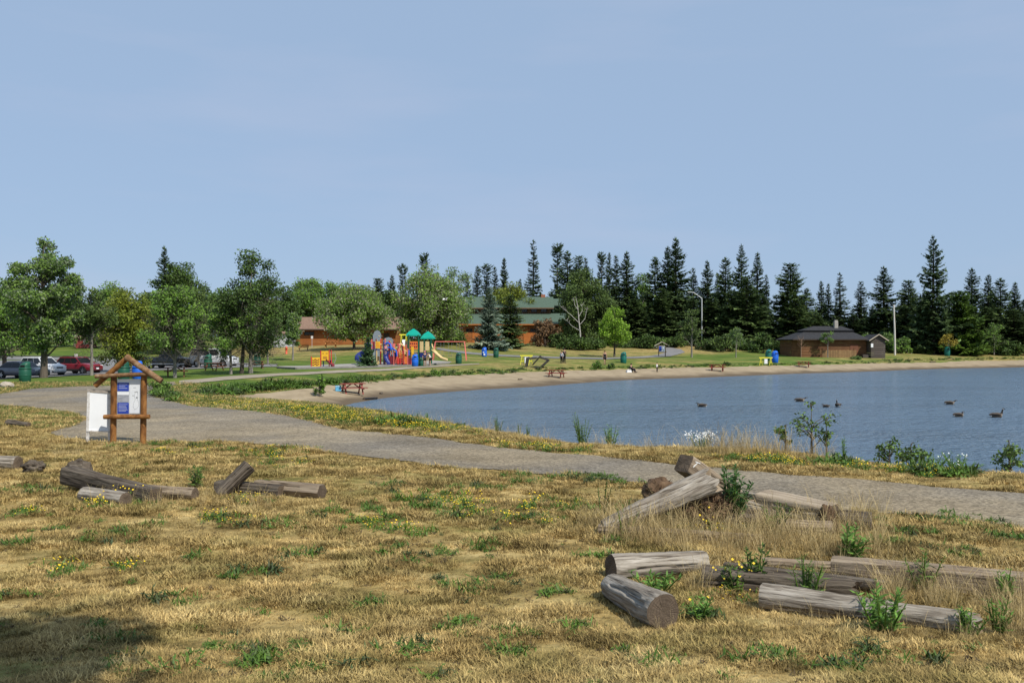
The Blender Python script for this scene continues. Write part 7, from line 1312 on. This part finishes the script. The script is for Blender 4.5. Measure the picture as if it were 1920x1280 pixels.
def goose(px, py, rz, label, neck='up', s=1.0):
    d = CAMZ*FPX/(py-640); o = empty('goose', ((px-CX)/FPX*d, d, 0), rz, label, 'goose', 'geese swimming on the lake')
    V = [(0, 0, .07), (-.22, 0, .09), (-.40, 0, .15), (.18, 0, .10)]; rr = [(.155, .17), (.12, .14), (.03, .05), (.12, .13)]; E = [(0, 1), (1, 2), (0, 3)]
    if neck == 'up': nk = [((.27, 0, .22), .055), ((.30, 0, .36), .038), ((.33, 0, .44), .042), ((.40, 0, .435), .03)]
    elif neck == 'low': nk = [((.29, 0, .17), .055), ((.37, 0, .24), .04), ((.44, 0, .28), .042), ((.50, 0, .265), .03)]
    else: nk = [((.24, 0, .20), .055), ((.20, 0, .26), .045), ((.27, 0, .28), .042), ((.33, 0, .26), .03)]
    k = 3
    for q, r_ in nk: V.append(q); rr.append((r_, r_)); E.append((k, len(V)-1)); k = len(V)-1
    bd = skin('body', V, E, rr, gm_, o, 2); hx = Vector(nk[-1][0]); MB().tube([hx, hx+Vector((.045, 0, -.012)), hx+Vector((.075, 0, -.02))], [.02, .014, .005], 8).build('bill', m_blk, o)
    ck = Vector(nk[-2][0]); MB().lathe([(.002, -.03), (.043, -.01), (.046, .0), (.002, .02)], c=ck+Vector((-.005, 0, -.012)), n=10).build('cheek_patch', c_wht, o)
    for sg in (-1, 1): MB().tube([(.10, sg*.13, .14), (-.12, sg*.15, .17), (-.34, sg*.06, .18)], [.05, .06, .012], 8).build('wing', m_gs, o)
    o.scale = (s, s, s); return o
m_gs = mat('wing_feather', [(.03, .024, .018), (.085, .065, .05)], scale=12, stretch=(2, 1, 1), rough=.8)
goose(1315, 762.5, 3.0, 'goose swimming alone at the left, head low', 'tuck', .95); goose(1500, 752.5, .1, 'goose swimming right, farthest from the viewer', 'low', 1.05); goose(1548, 763, 2.6, 'small-looking goose with head tucked beside the upright one', 'tuck', .7); goose(1571, 762.5, 1.45, 'goose seen from behind with neck upright', 'up', 1.0); goose(1781, 758, .1, 'goose facing right above the other two at right', 'low', 1.0); goose(1798, 781, .15, 'nearest goose with head tucked, left of the long-necked one', 'tuck', .95); goose(1869, 782, .05, 'rightmost goose with raised neck facing right', 'up', 1.08)
p = W(834, 562, 88); o = empty('gull', p, .5, 'white gull flying in front of the pale-flecked tree', 'gull'); skin('body', [(0, 0, 0), (-.16, 0, .01), (-.30, 0, .02), (.14, 0, .02), (.21, 0, .04)], [(0, 1), (1, 2), (0, 3), (3, 4)], [.07, .05, .02, .055, .045], c_wht, o, 2)
for sg in (-1, 1): MB().add([(.09, sg*.05, .03), (.12, sg*.34, .17), (0, sg*.72, .10), (-.06, sg*.70, .10), (-.07, sg*.34, .16), (-.10, sg*.05, .02), (.09, sg*.05, .015), (.12, sg*.34, .155), (-.07, sg*.34, .145), (-.10, sg*.05, .005)], [(0, 1, 4, 5), (1, 2, 3, 4), (6, 9, 8, 7), (7, 8, 3, 2)]).build('wing', c_wht, o)
MB().tube([(.25, 0, .035), (.31, 0, .025)], [.018, .006], 6).build('bill', m_hv, o)
